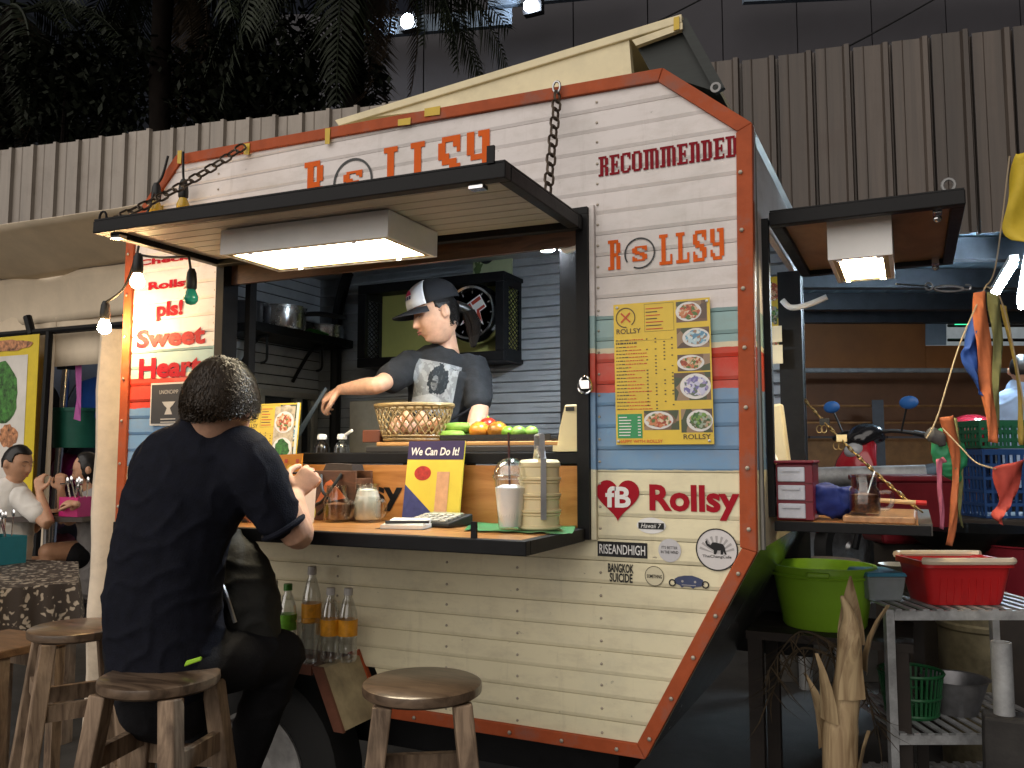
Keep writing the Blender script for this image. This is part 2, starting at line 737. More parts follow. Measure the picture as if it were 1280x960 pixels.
YTAPE = M('yellow_tape', (0.62, 0.42, 0.03), 0.4, var=0.1)
WOODC = wood('counter_wood', (0.30, 0.125, 0.035), (0.47, 0.22, 0.07), (2.0, 20, 20), rough=0.3, coat=0.2)
WOODP = wood('panel_wood', (0.33, 0.125, 0.03), (0.52, 0.235, 0.07), (2.2, 9, 13), scale=1.7, rough=0.35, coat=0.2)
WOODH = wood('header_wood', (0.07, 0.03, 0.012), (0.13, 0.06, 0.027), (3, 20, 20))
PLY = wood('plywood', (0.22, 0.12, 0.045), (0.33, 0.19, 0.08), (6, 3, 10), scale=1.6, rough=0.5)
STOOLW = wood('stool_leg_wood', (0.12, 0.075, 0.045), (0.33, 0.23, 0.15), (14, 14, 2.0), scale=2.6, rough=0.7, dirt=0.5)
SEATW = wood('stool_seat_wood', (0.06, 0.038, 0.024), (0.17, 0.115, 0.075), (3, 16, 12), scale=2.2, rough=0.3, coat=0.25, dirt=0.3)
REDV = M('red_vinyl', (0.36, 0.010, 0.022), 0.5, var=0.08, spec=.12)
DREDV = M('dark_red_vinyl', (0.22, 0.006, 0.014), 0.5, var=0.08, spec=.12)
ORV = M('orange_vinyl', (0.70, 0.12, 0.015), 0.5, var=0.08, spec=.12)
BLKV = M('black_vinyl', (0.01, 0.01, 0.011), 0.3, var=0)
WHTV = M('white_vinyl', (0.78, 0.77, 0.76), 0.35, var=0.03)
GREYV = M('grey_print', (0.38, 0.36, 0.36), 0.45, var=0.1)
NAVYV = M('navy_print', (0.05, 0.065, 0.14), 0.4, var=0.2)


def thin(name, tint, gl, rough):
    # thin clear wall: mostly see-through, brighter reflections at the edges
    m = bpy.data.materials.new(name)
    m.use_nodes = True
    nt = m.node_tree
    nt.nodes.remove(nt.nodes['Principled BSDF'])
    tr = nt.nodes.new('ShaderNodeBsdfTransparent')
    tr.inputs[0].default_value = (*tint, 1)
    go = nt.nodes.new('ShaderNodeBsdfGlossy')
    go.inputs['Roughness'].default_value = rough
    lw_ = nt.nodes.new('ShaderNodeLayerWeight')
    lw_.inputs[0].default_value = gl
    mr = nt.nodes.new('ShaderNodeMapRange')
    mr.inputs['To Min'].default_value = .05
    mr.inputs['To Max'].default_value = .75
    nt.links.new(lw_.outputs['Facing'], mr.inputs[0])
    mx = nt.nodes.new('ShaderNodeMixShader')
    nt.links.new(mr.outputs[0], mx.inputs[0])
    nt.links.new(tr.outputs[0], mx.inputs[1])
    nt.links.new(go.outputs[0], mx.inputs[2])
    nt.links.new(mx.outputs[0], nt.nodes['Material Output'].inputs[0])
    MATS[name] = m
    return m


GLASS = thin('clear_glass', (.93, .95, .94), .32, .04)
CLEARP = thin('clear_plastic', (.95, .96, .97), .28, .10)
# ---------------------------------------------------------------- the setting
ASPH = M('asphalt', (0.045, 0.043, 0.041), 0.75, var=0.3, scale=7, bump=0.5, bscale=90, dirt=0.4, dirtcol=(0.015, 0.014, 0.013))
gm = MB()
gm.add([(-120, -60, 0), (120, -60, 0), (120, 160, 0), (-120, 160, 0)], [(0, 1, 2, 3)])
tag(gm.build('ground', ASPH), kind='structure')

# ---------------------------------------------------------------- food trailer
TR = thing('food_trailer', 'small white caravan food trailer with orange trim and teal, red and blue stripes', 'food trailer', (-1.65, 0.6, 0))
BR, RL, RU, PK, TL, LU, LL, BL = (-.717, .545), (-.396, 1.138), (-.380, 2.342), (-.635, 2.556), (-2.62, 2.60), (-2.885, 2.33), (-2.885, 1.10), (-2.60, .55)
PROF = [BR, RL, RU, PK, TL, LU, LL, BL]
X0, X1 = -2.885, -.385
WX0, WX1, WZ0, WZ1 = -2.36, -.885, 1.157, 2.137
DEPTH = 1.22


def xrange_at(z):
    xs = []
    for i in range(len(PROF)):
        a, b = PROF[i], PROF[(i + 1) % len(PROF)]
        if (a[1] - z) * (b[1] - z) <= 0 and abs(a[1] - b[1]) > .02:
            xs.append(a[0] + (b[0] - a[0]) * (z - a[1]) / (b[1] - a[1]))
    if len(xs) < 2:
        return None
    return min(xs) + .012, max(xs) - .012


side = MB().prism([(x * 1.0, .012, z) for x, z in [BR, RL, RU, PK, (-2.0, 2.586), (-2.0, WZ1), (WX1, WZ1), (WX1, WZ0), (-1.60, WZ0), (-1.60, .56)]], (0, .02, 0)) \
    .prism([(x, .012, z) for x, z in [(-1.601, .70), (-1.601, WZ0), (WX0, WZ0), (WX0, WZ1), (-2.001, WZ1), (-2.001, 2.586), TL, LU, LL, (-2.71, .70)]], (0, .02, 0)).build('side_wall', SIDING, TR)
PITCHZ = (WZ1 - WZ0) / 15


def plank(z0, z1, l0, r0, l1, r1):
    g = random.uniform(.0004, .0016)
    z0 += g
    z1 -= g
    yb, yt, yk = -.0034 + random.uniform(-.0006, .0010), -.0014, .011
    zm = z0 + (z1 - z0) * .16
    MB().add([(l0, yk, z0), (r0, yk, z0), (r0, yb + .003, z0), (l0, yb + .003, z0), (l0 + (l1 - l0) * .16, yb, zm), (r0 + (r1 - r0) * .16, yb, zm),
              (r1, yt, z1), (l1, yt, z1), (r1, yk, z1), (l1, yk, z1)],
             [(0, 1, 2, 3), (3, 2, 5, 4), (4, 5, 6, 7), (7, 6, 8, 9), (9, 8, 1, 0), (0, 3, 4, 7, 9), (1, 8, 6, 5, 2)]).build('plank', SIDING, side)


k = -10
while True:
    z0 = WZ0 + PITCHZ * k
    z1 = z0 + PITCHZ
    k += 1
    if z0 > 2.585:
        break
    z0 = max(z0, .562)
    z1 = min(z1, 2.575)
    if z1 - z0 < .012:
        continue
    a, b = xrange_at(z0 + 1e-4), xrange_at(z1 - 1e-4)
    if not a or not b:
        continue
    if z0 > 2.556 - .02:
        b = (b[0], min(b[1], -.95))
        a = (a[0], min(a[1], -.75))
    if z0 > WZ0 - .001 and z1 < WZ1 + .001:
        plank(z0, z1, a[0], WX0 - .03, b[0], WX0 - .03)
        plank(z0, z1, WX1 + .03, a[1], WX1 + .03, b[1])
    elif z1 < .74:
        s0 = -1.70 + (.72 - z0) * .55
        s1 = -1.70 + (.72 - z1) * .55
        plank(z0, z1, s0 + .045, a[1], s1 + .045, b[1])
        plank(z0, z1, a[0], -2.46, b[0], -2.46)
    else:
        plank(z0, z1, a[0], a[1], b[0], b[1])

# rivets down the seams
rv = MB()
for xc in (-.848, -1.12, -1.37, -1.80, -2.40):
    z = .60
    while z < 2.52:
        inside_win = WZ0 - .02 < z < WZ1 + .02 and WX0 - .03 < xc < WX1 + .02
        if not inside_win and not (z < .74 and xc < -1.5) and not (z > 2.1 and xc in (-1.12, -1.37, -1.8)):
            rv.lathe([(.0045, 0), (.004, .002), (.002, .0032), (0.0, .0036)], (xc, -.0030, z + random.uniform(-.003, .003)), 6, (0, -1, 0))
        z += PITCHZ
for xc in (-.415,):
    z = 1.2
    while z < 2.3:
        rv.lathe([(.0065, 0), (.006, .003), (.003, .0045), (0.0, .005)], (xc, -.0165, z), 6, (0, -1, 0))
        z += .167
for i in range(5):
    t = (i + .5) / 5
    rv.lathe([(.0065, 0), (.006, .003), (.003, .0045), (0.0, .005)], (RL[0] + (BR[0] - RL[0]) * t - .018, -.0165, RL[1] + (BR[1] - RL[1]) * t), 6, (0, -1, 0))
    rv.lathe([(.0065, 0), (.006, .003), (.003, .0045), (0.0, .005)], (-.8 - i * .17, -.0165, .563), 6, (0, -1, 0))
for i in range(7):
    rv.lathe([(.0065, 0), (.006, .003), (.003, .0045), (0.0, .005)], (-2.865, -.0165, 1.2 + i * .17), 6, (0, -1, 0))
tag(rv.build('rivets', M('rivet_metal', (0.40, 0.35, 0.28), .45, .5, var=.2), TR, True), kind='stuff')


# orange trim: one strip per edge of the profile
def inset(i, w):
    n = len(PROF)
    p, a, b = V(PROF[i]), V(PROF[i - 1]), V(PROF[(i + 1) % n])
    d0, d1 = (p - a).normalized(), (b - p).normalized()
    n0, n1 = V((-d0.y, d0.x)), V((-d1.y, d1.x))
    bis = (n0 + n1).normalized()
    return p + bis * (w / max(bis.dot(n0), .2))


TW = [.036, .046, .046, .036, .036, .046, .046, .046]
for i in range(8):
    j = (i + 1) % 8
    w = .045 if i in (1, 5) else .040
    a, b = V(PROF[i]), V(PROF[j])
    ai, bi = inset(i, w), inset(j, w)
    if i == 7:      # bottom strip stops at the wheel arch
        a, ai = V((-1.60, a.y + (b.y - a.y) * .53)), V((-1.60, ai.y + (bi.y - ai.y) * .53))
    e = .0015 * (i % 2)
    MB().prism([(p.x, -.0125 - e, p.y) for p in (a, b, bi, ai)], (0, .032 + e, 0)).build('trim_strip', ORANGE, TR, bevel=.003)
# yellow tape on the top trim
for (u, v, w, h) in ((308, 186, .026, .04), (224, 196, .02, .05), (409, 170, .02, .055), (505, 152, .05, .02), (540, 139, .06, .026), (200, 262, .03, .03)):
    p = PY(u, v, -.018)
    sl = -.02
    MB().prism([p + V((-w / 2, 0, -h / 2)), p + V((w / 2, 0, -h / 2 + sl * .2)), p + V((w / 2 + .002, 0, h / 2)), p + V((-w / 2, 0, h / 2 + .002))], (0, .0025, 0)).build('tape', YTAPE, TR)
# wheel arch trim
MB().prism([(-1.66, -.011, .56), (-1.61, -.011, .56), (-1.705, -.011, .755), (-1.75, -.011, .74)], (0, .02, 0)).build('trim_strip', ORANGE, TR, bevel=.003)

# shell: roof, ends, back, floor
ALU = M('aluminium_skin', (0.55, 0.53, 0.47), .3, .7, var=.15, scale=6, dirt=.4)


def strip(name, a, b, t, y0, y1, m, parent=TR):
    a, b = V(a), V(b)
    d = (b - a).normalized()
    n = V((-d.y, d.x)) * t
    pts = [(p.x, y0, p.y) for p in (a, b, b + n, a + n)]
    return MB().prism(pts, (0, y1 - y0, 0)).build(name, m, parent)


strip('roof', (PK[0], PK[1] - .004), (TL[0], TL[1] - .004), .025, .0325, DEPTH, CREAMP)
strip('roof_edge', (RU[0] - .003, RU[1]), (PK[0] - .003, PK[1]), .022, .0325, DEPTH, ALU)
strip('roof_edge', TL, LU, .022, .0325, DEPTH, ALU)
strip('end_skirt', (BR[0] - .003, BR[1]), (RL[0] - .003, RL[1]), .02, .0325, DEPTH, M('polished_alu', (0.33, 0.34, 0.33), .22, .85, var=.3, scale=5, stretch=(1, 3, 1), dirt=.5))
strip('end_skirt', LL, BL, .02, .0325, DEPTH, ALU)
MB().box((BL[0] + .03, .0325, .56), (BR[0] - .03, DEPTH, .60)).build('floor', BLACKM, TR)
# right hand end wall with its opening
EW = M('end_lining', (0.6, 0.6, 0.58), .5, var=.1)
EY0, EY1, EZ0, EZ1 = .20, 1.06, 1.22, 2.12
MB().box((-.415, .0325, 1.139), (-.395, DEPTH, EZ0)).build('end_wall', SIDING, TR)
MB().box((-.415, .0325, EZ1), (-.395, DEPTH, 2.338)).build('end_wall', SIDING, TR)
MB().box((-.4148, .0325, EZ0), (-.3948, EY0, EZ1)).build('end_wall_panel', SIDING, TR)
MB().box((-.4148, EY1 + .0, EZ0), (-.3948, DEPTH, EZ1)).build('end_wall_panel', SIDING, TR)
MB().box((-.42, EY0, EZ0), (-.375, EY0 + .03, EZ1)).build('end_window_post', BLACKM, TR)
MB().box((-.46, EY1 - .06, EZ0), (-.375, EY1 - .002, EZ1)).build('end_window_post', BLACKM, TR)
MB().box((-.42, EY0 + .03, EZ0), (-.376, EY1 - .06, EZ0 + .025)).build('end_window_sill', BLACKM, TR)
MB().tube([(-.388, .05, 1.14), (-.388, .05, 2.335)], .007, 6).build('edge_bead', M('grey_bead', (.3, .29, .27), .4, .6), TR, True)
# left end wall and interior lining
INT = M('lining_blue_grey', (0.36, 0.38, 0.405), .34, var=.14, scale=7, dirt=.3, dirtcol=(.06, .06, .06))
INTW = M('lining_pale', (0.50, 0.53, 0.56), .4, var=.1, scale=7)
MB().box((-2.882, .0325, 1.11), (-2.865, DEPTH, 2.325)).build('end_wall', CREAMP, TR)
bw = MB().box((-2.88, DEPTH, .6), (-.39, DEPTH + .02, 2.34)).build('back_wall', BLACKM, TR)
lw = MB().box((-2.8645, .034, .62), (-2.855, DEPTH - .002, 2.33)).build('lining', BLACKM, TR)
z = 1.15
while z < 2.34:
    MB().add([(-2.86, 1.205, z), (-.425, 1.205, z), (-.425, 1.197, z + .004), (-2.86, 1.197, z + .004), (-2.86, 1.204, z + .047), (-.425, 1.204, z + .047), (-2.86, 1.2185, z + .047), (-.425, 1.2185, z + .047), (-2.86, 1.2185, z), (-.425, 1.2185, z)],
             [(0, 1, 3, 2)[:4], (2, 3, 5, 4), (4, 5, 7, 6), (8, 9, 1, 0), (0, 2, 4, 6, 8), (1, 9, 7, 5, 3)]).build('plank', INT, bw)
    MB().box((-2.8545, .04, z + .003), (-2.847, 1.196, z + .047)).build('plank', INT, lw)
    z += .05
MB().box((-2.86, .04, 2.34), (-.42, 1.2, 2.355)).build('ceiling_lining', INT, TR)
# black corner rib inside, curved at the top
MB().tube(catmull([(-2.70, 1.15, 1.2), (-2.70, 1.15, 1.8), (-2.70, 1.15, 2.08), (-2.66, 1.13, 2.22), (-2.58, 1.08, 2.33)], 6), .028, 8).build('corner_rib', BLACKM, TR, True)
MB().box((-2.83, .12, 2.32), (-.45, .16, 2.338)).build('roof_bow', BLACKM, TR)

# window frame (black steel)
MB().box((WX0 - .012, -.028, WZ0 - .004), (WX0 + .026, .05, WZ1)).build('window_jamb', BLACKM, TR)
MB().box((WX1 - .026, -.028, WZ0 - .004), (WX1 + .012, .05, WZ1)).build('window_jamb', BLACKM, TR)
MB().box((WX0 - .012, -.029, WZ1 + .001), (WX1 + .012, .05, WZ1 + .022)).build('window_header', BLACKM, TR)
MB().box((WX0 + .027, .012, WZ1 - .085), (WX1 - .027, .030, WZ1 - .002)).build('wood_header', WOODH, TR)
MB().box((WX1 - .125, .085, WZ0), (WX1 - .06, .14, WZ1 - .001)).build('window_post', BLACKM, TR)
MB().box((WX1 - .057, .085, WZ0), (WX1 - .047, .10, WZ1 - .001)).build('sliding_track', CHROME, TR)
MB().box((WX0 + .03, .085, WZ0), (WX0 + .055, .12, WZ1 - .001)).build('window_post', BLACKM, TR)
MB().box((WX0 - .030, -.016, WZ0 - .005), (WX0 - .0125, .011, WZ1 + .03)).build('jamb_strip', SIDING, TR, bevel=.002)
MB().box((WX1 + .0125, -.016, WZ0 - .005), (WX1 + .029, .011, WZ1 + .03)).build('jamb_strip', SIDING, TR, bevel=.002)
# latch on the right jamb
lt = MB().box((-.895, -.045, 1.60), (-.865, -.03, 1.625)).build('latch', CHROME, TR)
MB().loop([V((-.878, -.045, 1.612)) + V((math.cos(a) * .02, -.008 * math.sin(2 * a), math.sin(a) * .026)) for a in [i * math.pi / 8 for i in range(16)]], .0035).build('latch_ring', CHROME, lt, True)

# chassis and wheel
MB().box((-2.5, .15, .40), (-.85, 1.1, .50)).build('chassis', BLACKM, TR)
RUB = M('tyre_rubber', (0.013, 0.013, 0.013), .7, var=.2, bump=.2)
wc = V((-2.05, -.02, .335))
wh = MB().lathe([(.20, -.09), (.30, -.09), (.327, -.07), (.333, 0), (.327, .07), (.30, .09), (.20, .09)], wc, 40, (0, -1, 0), close=True).build('wheel', RUB, TR, True)
rim = MB().lathe([(.205, .085), (.205, .098), (.192, .098), (.182, .075), (.150, .060), (.085, .066), (.075, .085), (.045, .09), (.042, .06), (.0, .06)], wc, 40, (0, -1, 0)).build('rim', M('rim_paint', (.42, .41, .40), .45, .3, var=.25, scale=12, dirt=.6), wh, True)
for i in range(10):
    a = 2 * math.pi * i / 10
    MB().lathe([(.0175, .0), (.0175, .009), (.0, .009)], wc + V((math.cos(a) * .148, -.058, math.sin(a) * .148)), 12, (0, -1, 0)).build('rim_hole', BLACKP, wh, True)
for i in range(5):
    a = 2 * math.pi * i / 5
    MB().lathe([(.011, .0), (.011, .014), (.007, .018), (.0, .018)], wc + V((math.cos(a) * .065, -.075, math.sin(a) * .065)), 6, (0, -1, 0)).build('lug_nut', CHROME, wh)
# fender: flat top and slanted ends standing out from the side
FEN = M('fender_paint', (0.40, 0.33, 0.20), .5, var=.3, dirt=.6)
MB().prism([(-1.735, -.20, .735), (-1.70, -.20, .735), (-1.615, -.20, .555), (-1.65, -.20, .555)], (0, .19, 0)).build('fender_end', FEN, TR)
MB().box((-2.40, -.205, .718), (-1.735, -.012, .736)).build('fender_top', M('fender_top', (0.10, 0.05, 0.035), .5, var=.3), TR)
MB().prism([(-1.738, -.212, .739), (-1.700, -.212, .739), (-1.612, -.212, .552), (-1.648, -.212, .552)], (0, .012, 0)).build('fender_lip', M('rust_brown', (.16, .06, .035), .6, var=.3), TR)
MB().box((-2.40, -.214, .712), (-1.738, -.202, .742)).build('fender_lip', M('rust_brown'), TR)

# roof hatch, propped open
ht = [PY(405, 163, .06), PY(848, 24, .06), PY(786, 55, .06), PY(800, 92, .06), PY(700, 118, .06)]
MB().prism([PY(420, 152, .08), PY(786, 46, .08), PY(790, 100, .08), PY(560, 135, .08)], (0, .03, 0)).build('hatch_side', CREAMP, TR)
hp = [PY(418, 150, .07), PY(852, 17, .07)]
MB().prism([hp[0], hp[1], hp[1] + V((0, 0, -.028)), hp[0] + V((.02, 0, -.026))], (0, .95, 0)).build('hatch_lid', CREAMP, TR, bevel=.003)
hq = PY(790, 50, .069)
MB().prism([hq, PY(853, 28, .069), PY(853, 36, .069), PY(795, 57, .069)], (0, .02, 0)).build('hatch_lip', CREAMP, TR)
DK = M('dark_zinc', (0.022, 0.027, 0.025), .6, .0, var=.3, stretch=(1, 1, 8))
rl = PY(900, 116, .10)
hl = PY(853, 30, .10)
# sloping louvre side of the hatch
MB().prism([PY(797, 60, .10), hl, rl, PY(812, 88, .10)], (0, .8, 0)).build('hatch_louvre', DK, TR)
MB().bar(hl + V((.004, -.012, 0)), rl + V((.004, -.012, 0)), .03, .02, (0, 1, 0)).build('hatch_arm', DK, TR)
MB().lathe([(.009, 0), (.016, 0), (.016, .006), (.009, .006)], rl + V((-.004, -.04, .0)), 16, (0, -1, 0), close=True).build('hatch_eye', M('grey_eye', (.25, .25, .25), .5, .2, var=.2), TR, True)
MB().prism([PY(842, 22, .064), PY(849, 20, .064), PY(849, 36, .064), PY(842, 38, .064)], (0, .004, 0)).build('tape', YTAPE, TR)

# ------------------------------------------------ side awning
AY = -.575
AWN = thing('serving_awning', 'black framed lift-up awning over the serving hatch with pale boarded underside', 'awning', (-1.62, 0, WZ1))
az = 2.085
AX0, AX1 = -2.36, -.885
fr = .035
for nm_, a, b in (('frame_rail', (AX0, AY, az), (AX1, AY + fr, az + .04)), ('frame_rail', (AX0, -.065, az), (AX1, -.031, az + .04)),
                  ('frame_rail', (AX0, AY + fr + .001, az + .001), (AX0 + fr, -.066, az + .039)), ('frame_rail', (AX1 - fr, AY + fr + .001, az + .001), (AX1, -.066, az + .039))):
    MB().box(a, b).build(nm_, BLACKM, AWN, bevel=.003)
MB().box((AX0 + .002, AY + .002, az + .041), (AX1 - .002, -.033, az + .046)).build('top_sheet', BLACKM, AWN)
UND = M('awning_board', (0.40, 0.38, 0.34), .45, var=.12, stretch=(.6, 8, 1), scale=4, dirt=.35)
nb = 8
bwid = (abs(AY) - .066 - fr - .002) / nb
for i in range(nb):
    y0 = AY + fr + .001 + i * bwid
    MB().box((AX0 + fr + .001, y0 + .0015, az + .020), (AX1 - fr - .001, y0 + bwid - .0015, az + .032)).build('board', UND, AWN, bevel=.002)
for p in ((AX0 + .06, AY + .05), (AX1 - .09, AY + .03)):
    q = MB().box((p[0] - .02, p[1] - .015, az - .012), (p[0] + .02, p[1] + .015, az - .001)).build('catch', CHROME, AWN)
MB().box((AX1 - .05, AY - .004, az + .04), (AX1 - .03, AY + .004, az + .085)).build('lug', BLACKM, AWN)
MB().loop([V((AX0 + .02, AY + .02, az + .055)) + V((math.cos(a) * .016, 0, math.sin(a) * .02)) for a in [i * math.pi / 6 for i in range(12)]], .004).build('lug', BLACKM, AWN, True)


AWN.rotation_euler = (0, math.radians(1.1), 0)
AWN.location.z += .014


def chain(name, a, b, drop, mat, label, link=.03, r=.0032, group=None, wdt=.009):
    a, b = V(a), V(b)
    n = max(3, int((b - a).length / (link * .78)))
    pts = sag(a, b, drop, n)
    t = thing(name, label, 'chain', a, group)
    for i in range(n):
        p, q = pts[i], pts[i + 1]
        d = (q - p).normalized()
        x, y = frame_of(d)
        side_ = x if i % 2 else y
        side_ = (side_ * .8 + (y if i % 2 else x) * .45).normalized()
        c = (p + q) / 2
        L = link / 2
        ring = []
        for s_, a0 in ((1, 0), (-1, math.pi)):
            for kk in range(5):
                an = a0 - math.pi / 2 + math.pi * kk / 4
                ring.append(c + d * (s_ * (L - wdt) + math.cos(an) * wdt) + side_ * (math.sin(an) * wdt))
        MB().loop(ring, r, 5).build('link', mat, t, True)
    return t


CHN = M('rusty_chain', (0.10, 0.075, 0.055), .5, .7, var=.3, scale=60)
chain('chain', PY(697, 116, -.03), V((AX1 - .02, -.26, az + .05)), .0, CHN, 'dark steel chain hanging straight down from the roof trim to the awning edge', .05, .0042, wdt=.0125)
chain('chain', PY(305, 182, -.03), V((AX0 + .02, AY + .02, az + .06)), .02, CHN, 'dark steel chain sloping from the roof trim to the awning corner above string lights', .05, .0042, wdt=.0125)
MB().loop([PY(697, 110, -.022) + V((math.cos(a) * .012, -.008, math.sin(a) * .018)) for a in [i * math.pi / 6 for i in range(12)]], .004).build('chain_hook', STEEL, TR, True)


def lamp_box(name, label, x0, x1, y0, y1, z0, z1, emit, estr, rot=0.0):
    c = V(((x0 + x1) / 2, (y0 + y1) / 2, z1))
    t = thing(name, label, 'light', c)
    t_ = .012
    MB().box((x0, y0, z0), (x1, y0 + t_, z1)).build('housing_side', WHITEP, t)
    MB().box((x0, y1 - t_, z0), (x1, y1, z1)).build('housing_side', WHITEP, t)
    MB().box((x0, y0 + t_ + .0005, z0 + .0005), (x0 + t_, y1 - t_ - .0005, z1)).build('housing_end', WHITEP, t)
    MB().box((x1 - t_, y0 + t_ + .0005, z0 + .0005), (x1, y1 - t_ - .0005, z1)).build('housing_end', WHITEP, t)
    MB().box((x0 + t_, y0 + t_, z1 - .012), (x1 - t_, y1 - t_, z1 - .002)).build('housing_back', WHITEP, t)
    rimm = M('lamp_rim', (0.45, 0.36, 0.20), .4, var=.08)
    w = .028
    for a, b in (((x0 + t_, y0 + t_), (x1 - t_, y0 + w)), ((x0 + t_, y1 - w), (x1 - t_, y1 - t_)), ((x0 + t_, y0 + w), (x0 + w, y1 - w)), ((x1 - w, y0 + w), (x1 - t_, y1 - w))):
        MB().box((a[0], a[1], z0 + .002), (b[0], b[1], z0 + .012)).build('rim', rimm, t)
    MB().box((x0 + w, y0 + w, z0 + .006), (x1 - w, y1 - w, z0 + .010)).build('diffuser', M('lamp_glow_' + name, (0.9, 0.85, 0.7), .5, var=0, emit=emit, estr=estr), t)
    for xx in (x0 + .18 * (x1 - x0), x0 + .8 * (x1 - x0)):
        for yy in (y0 + .018, y1 - .018):
            MB().box((xx - .009, yy - .006, z0 - .004), (xx + .009, yy + .006, z0 + .0015)).build('clip', CHROME, t)
    return t


lamp_box('awning_light', 'long white box light glowing under the serving awning', -1.985, -1.345, -.40, -.12, 2.036, 2.116, (1.0, 0.86, 0.60), 13.0).rotation_euler = (0, math.radians(1.1), 0)

# ------------------------------------------------ fold-down serving counter
CZ = 1.185
CY = -.455
CTR = thing('serving_counter', 'fold-down wooden serving counter with black steel edge under the hatch', 'counter', (-1.62, 0, CZ))
MB().box((AX0, CY, CZ - .036), (AX1, CY + .03, CZ + .002)).build('edge_rail', BLACKM, CTR, bevel=.003)
MB().box((AX0, CY + .031, CZ - .035), (AX0 + .03, -.035, CZ + .001)).build('edge_rail', BLACKM, CTR)
MB().box((AX1 - .03, CY + .031, CZ - .035), (AX1, -.035, CZ + .001)).build('edge_rail', BLACKM, CTR)
for i in range(3):
    y0 = CY + .0315 + i * .13
    MB().box((AX0 + .031, y0 + .001, CZ - .02), (AX1 - .031, y0 + .1285, CZ)).build('board', WOODC, CTR, bevel=.002)
MB().box((AX0 + .04, -.033, CZ - .03), (AX1 - .04, .01, CZ - .002)).build('hinge_strip', BLACKM, CTR)
MB().box((AX1 - .16, CY + .006, CZ + .002), (AX1 - .145, CY + .016, CZ + .045)).build('catch', BLACKM, CTR)

# wooden front panel between the counter and the inner ledge
FP = thing('serving_hatch_panel', 'varnished wood panel with black lettering and knots behind the serving counter', 'panel', (-1.62, .03, CZ))
MB().box((WX0 + .03, .020, CZ - .004), (WX1 - .03, .040, CZ + .185)).build('panel', WOODP, FP)
kn = MB()
KNOT = M('wood_knot', (0.10, 0.028, 0.012), .4, var=.2)
blob_flat(kn, PY(672, 610, .0185), (1, 0, 0), (0, 0, 1), .030, .024, 3, rough=.12)
kn.build('knot', KNOT, FP)
tx = MB()
_a = PY(440, 622, .018)
text(tx, 'Rollsy', PY(398, 636, .0185), (1, 0, 0), (0, 0, 1), PY(503, 630, .0185).x - PY(398, 630, .0185).x, .105, .03)
tx.build('lettering', BLKV, FP)

# inner ledge: black worktop with chopping boards on it
LEDGE = thing('inner_worktop', 'black steel worktop edge running along the inside of the serving hatch', 'worktop', (-1.62, .2, 1.375))
MB().box((WX0 + .03, .018, 1.374), (WX1 - .03, .066, 1.412)).build('edge', BLACKM, LEDGE, bevel=.004)
MB().box((WX0 + .03, .067, 1.380), (WX1 - .03, .60, 1.408)).build('top', STEEL, LEDGE)
# ---------------------------------------------------------------- corrugated wall behind
WD = V((.985, .172, 0)).normalized()
WN = V((.172, -.985, 0)).normalized()         # towards the camera
WP = J(1000, 67, 6.6)
WTOP = WP.z
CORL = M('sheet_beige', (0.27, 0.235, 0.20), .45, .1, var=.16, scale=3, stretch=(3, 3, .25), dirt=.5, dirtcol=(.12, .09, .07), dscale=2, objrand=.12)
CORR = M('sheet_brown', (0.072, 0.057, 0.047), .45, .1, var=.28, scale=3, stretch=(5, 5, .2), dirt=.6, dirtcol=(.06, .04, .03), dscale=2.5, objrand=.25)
wall = thing('corrugated_wall', 'tall corrugated metal sheet fence behind the food trailer', 'wall', (WP.x, WP.y, 0))


def wall_t(u):
    d = ray(u, 300)
    d2 = V((d.x, d.y, 0))
    # CAM + s*d2 = WP + t*WD
    return solve_t(d2, WP - CAM)


def solve_t(d2, q):
    # s*d2 - t*WD = q
    det = d2.x * (-WD.y) + WD.x * d2.y
    return (d2.x * q.y - d2.y * q.x) / det


PW = .275
t = wall_t(-40)
tend = wall_t(1330)
t_open = wall_t(975)
while t < tend:
    rb = PW * .22
    zb = 3.02 if t > t_open else .02
    top = WTOP + random.uniform(-.012, .012) + (.0 if int(t * 3) % 2 else .012)
    left_ = t < wall_t(880)
    prof = ([(0, 0)] if left_ else [(0, -.05), (.018, -.05), (.022, 0)]) + [(PW * .30, 0), (PW * .33, .006), (PW * .36, 0), (PW - rb, 0), (PW - rb * .78, .034), (PW - rb * .22, .034), (PW, 0)]
    mb = MB()
    vs = []
    for (a, h) in prof:
        p = WP + WD * (t + a) + WN * h
        vs.append((p.x, p.y, zb))
        vs.append((p.x, p.y, top))
    mb.add(vs, [(2 * i, 2 * i + 2, 2 * i + 3, 2 * i + 1) for i in range(len(prof) - 1)])
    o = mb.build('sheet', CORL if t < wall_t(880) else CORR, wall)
    so = o.modifiers.new('solid', 'SOLIDIFY')
    so.thickness = .004
    so.offset = -1
    t += PW

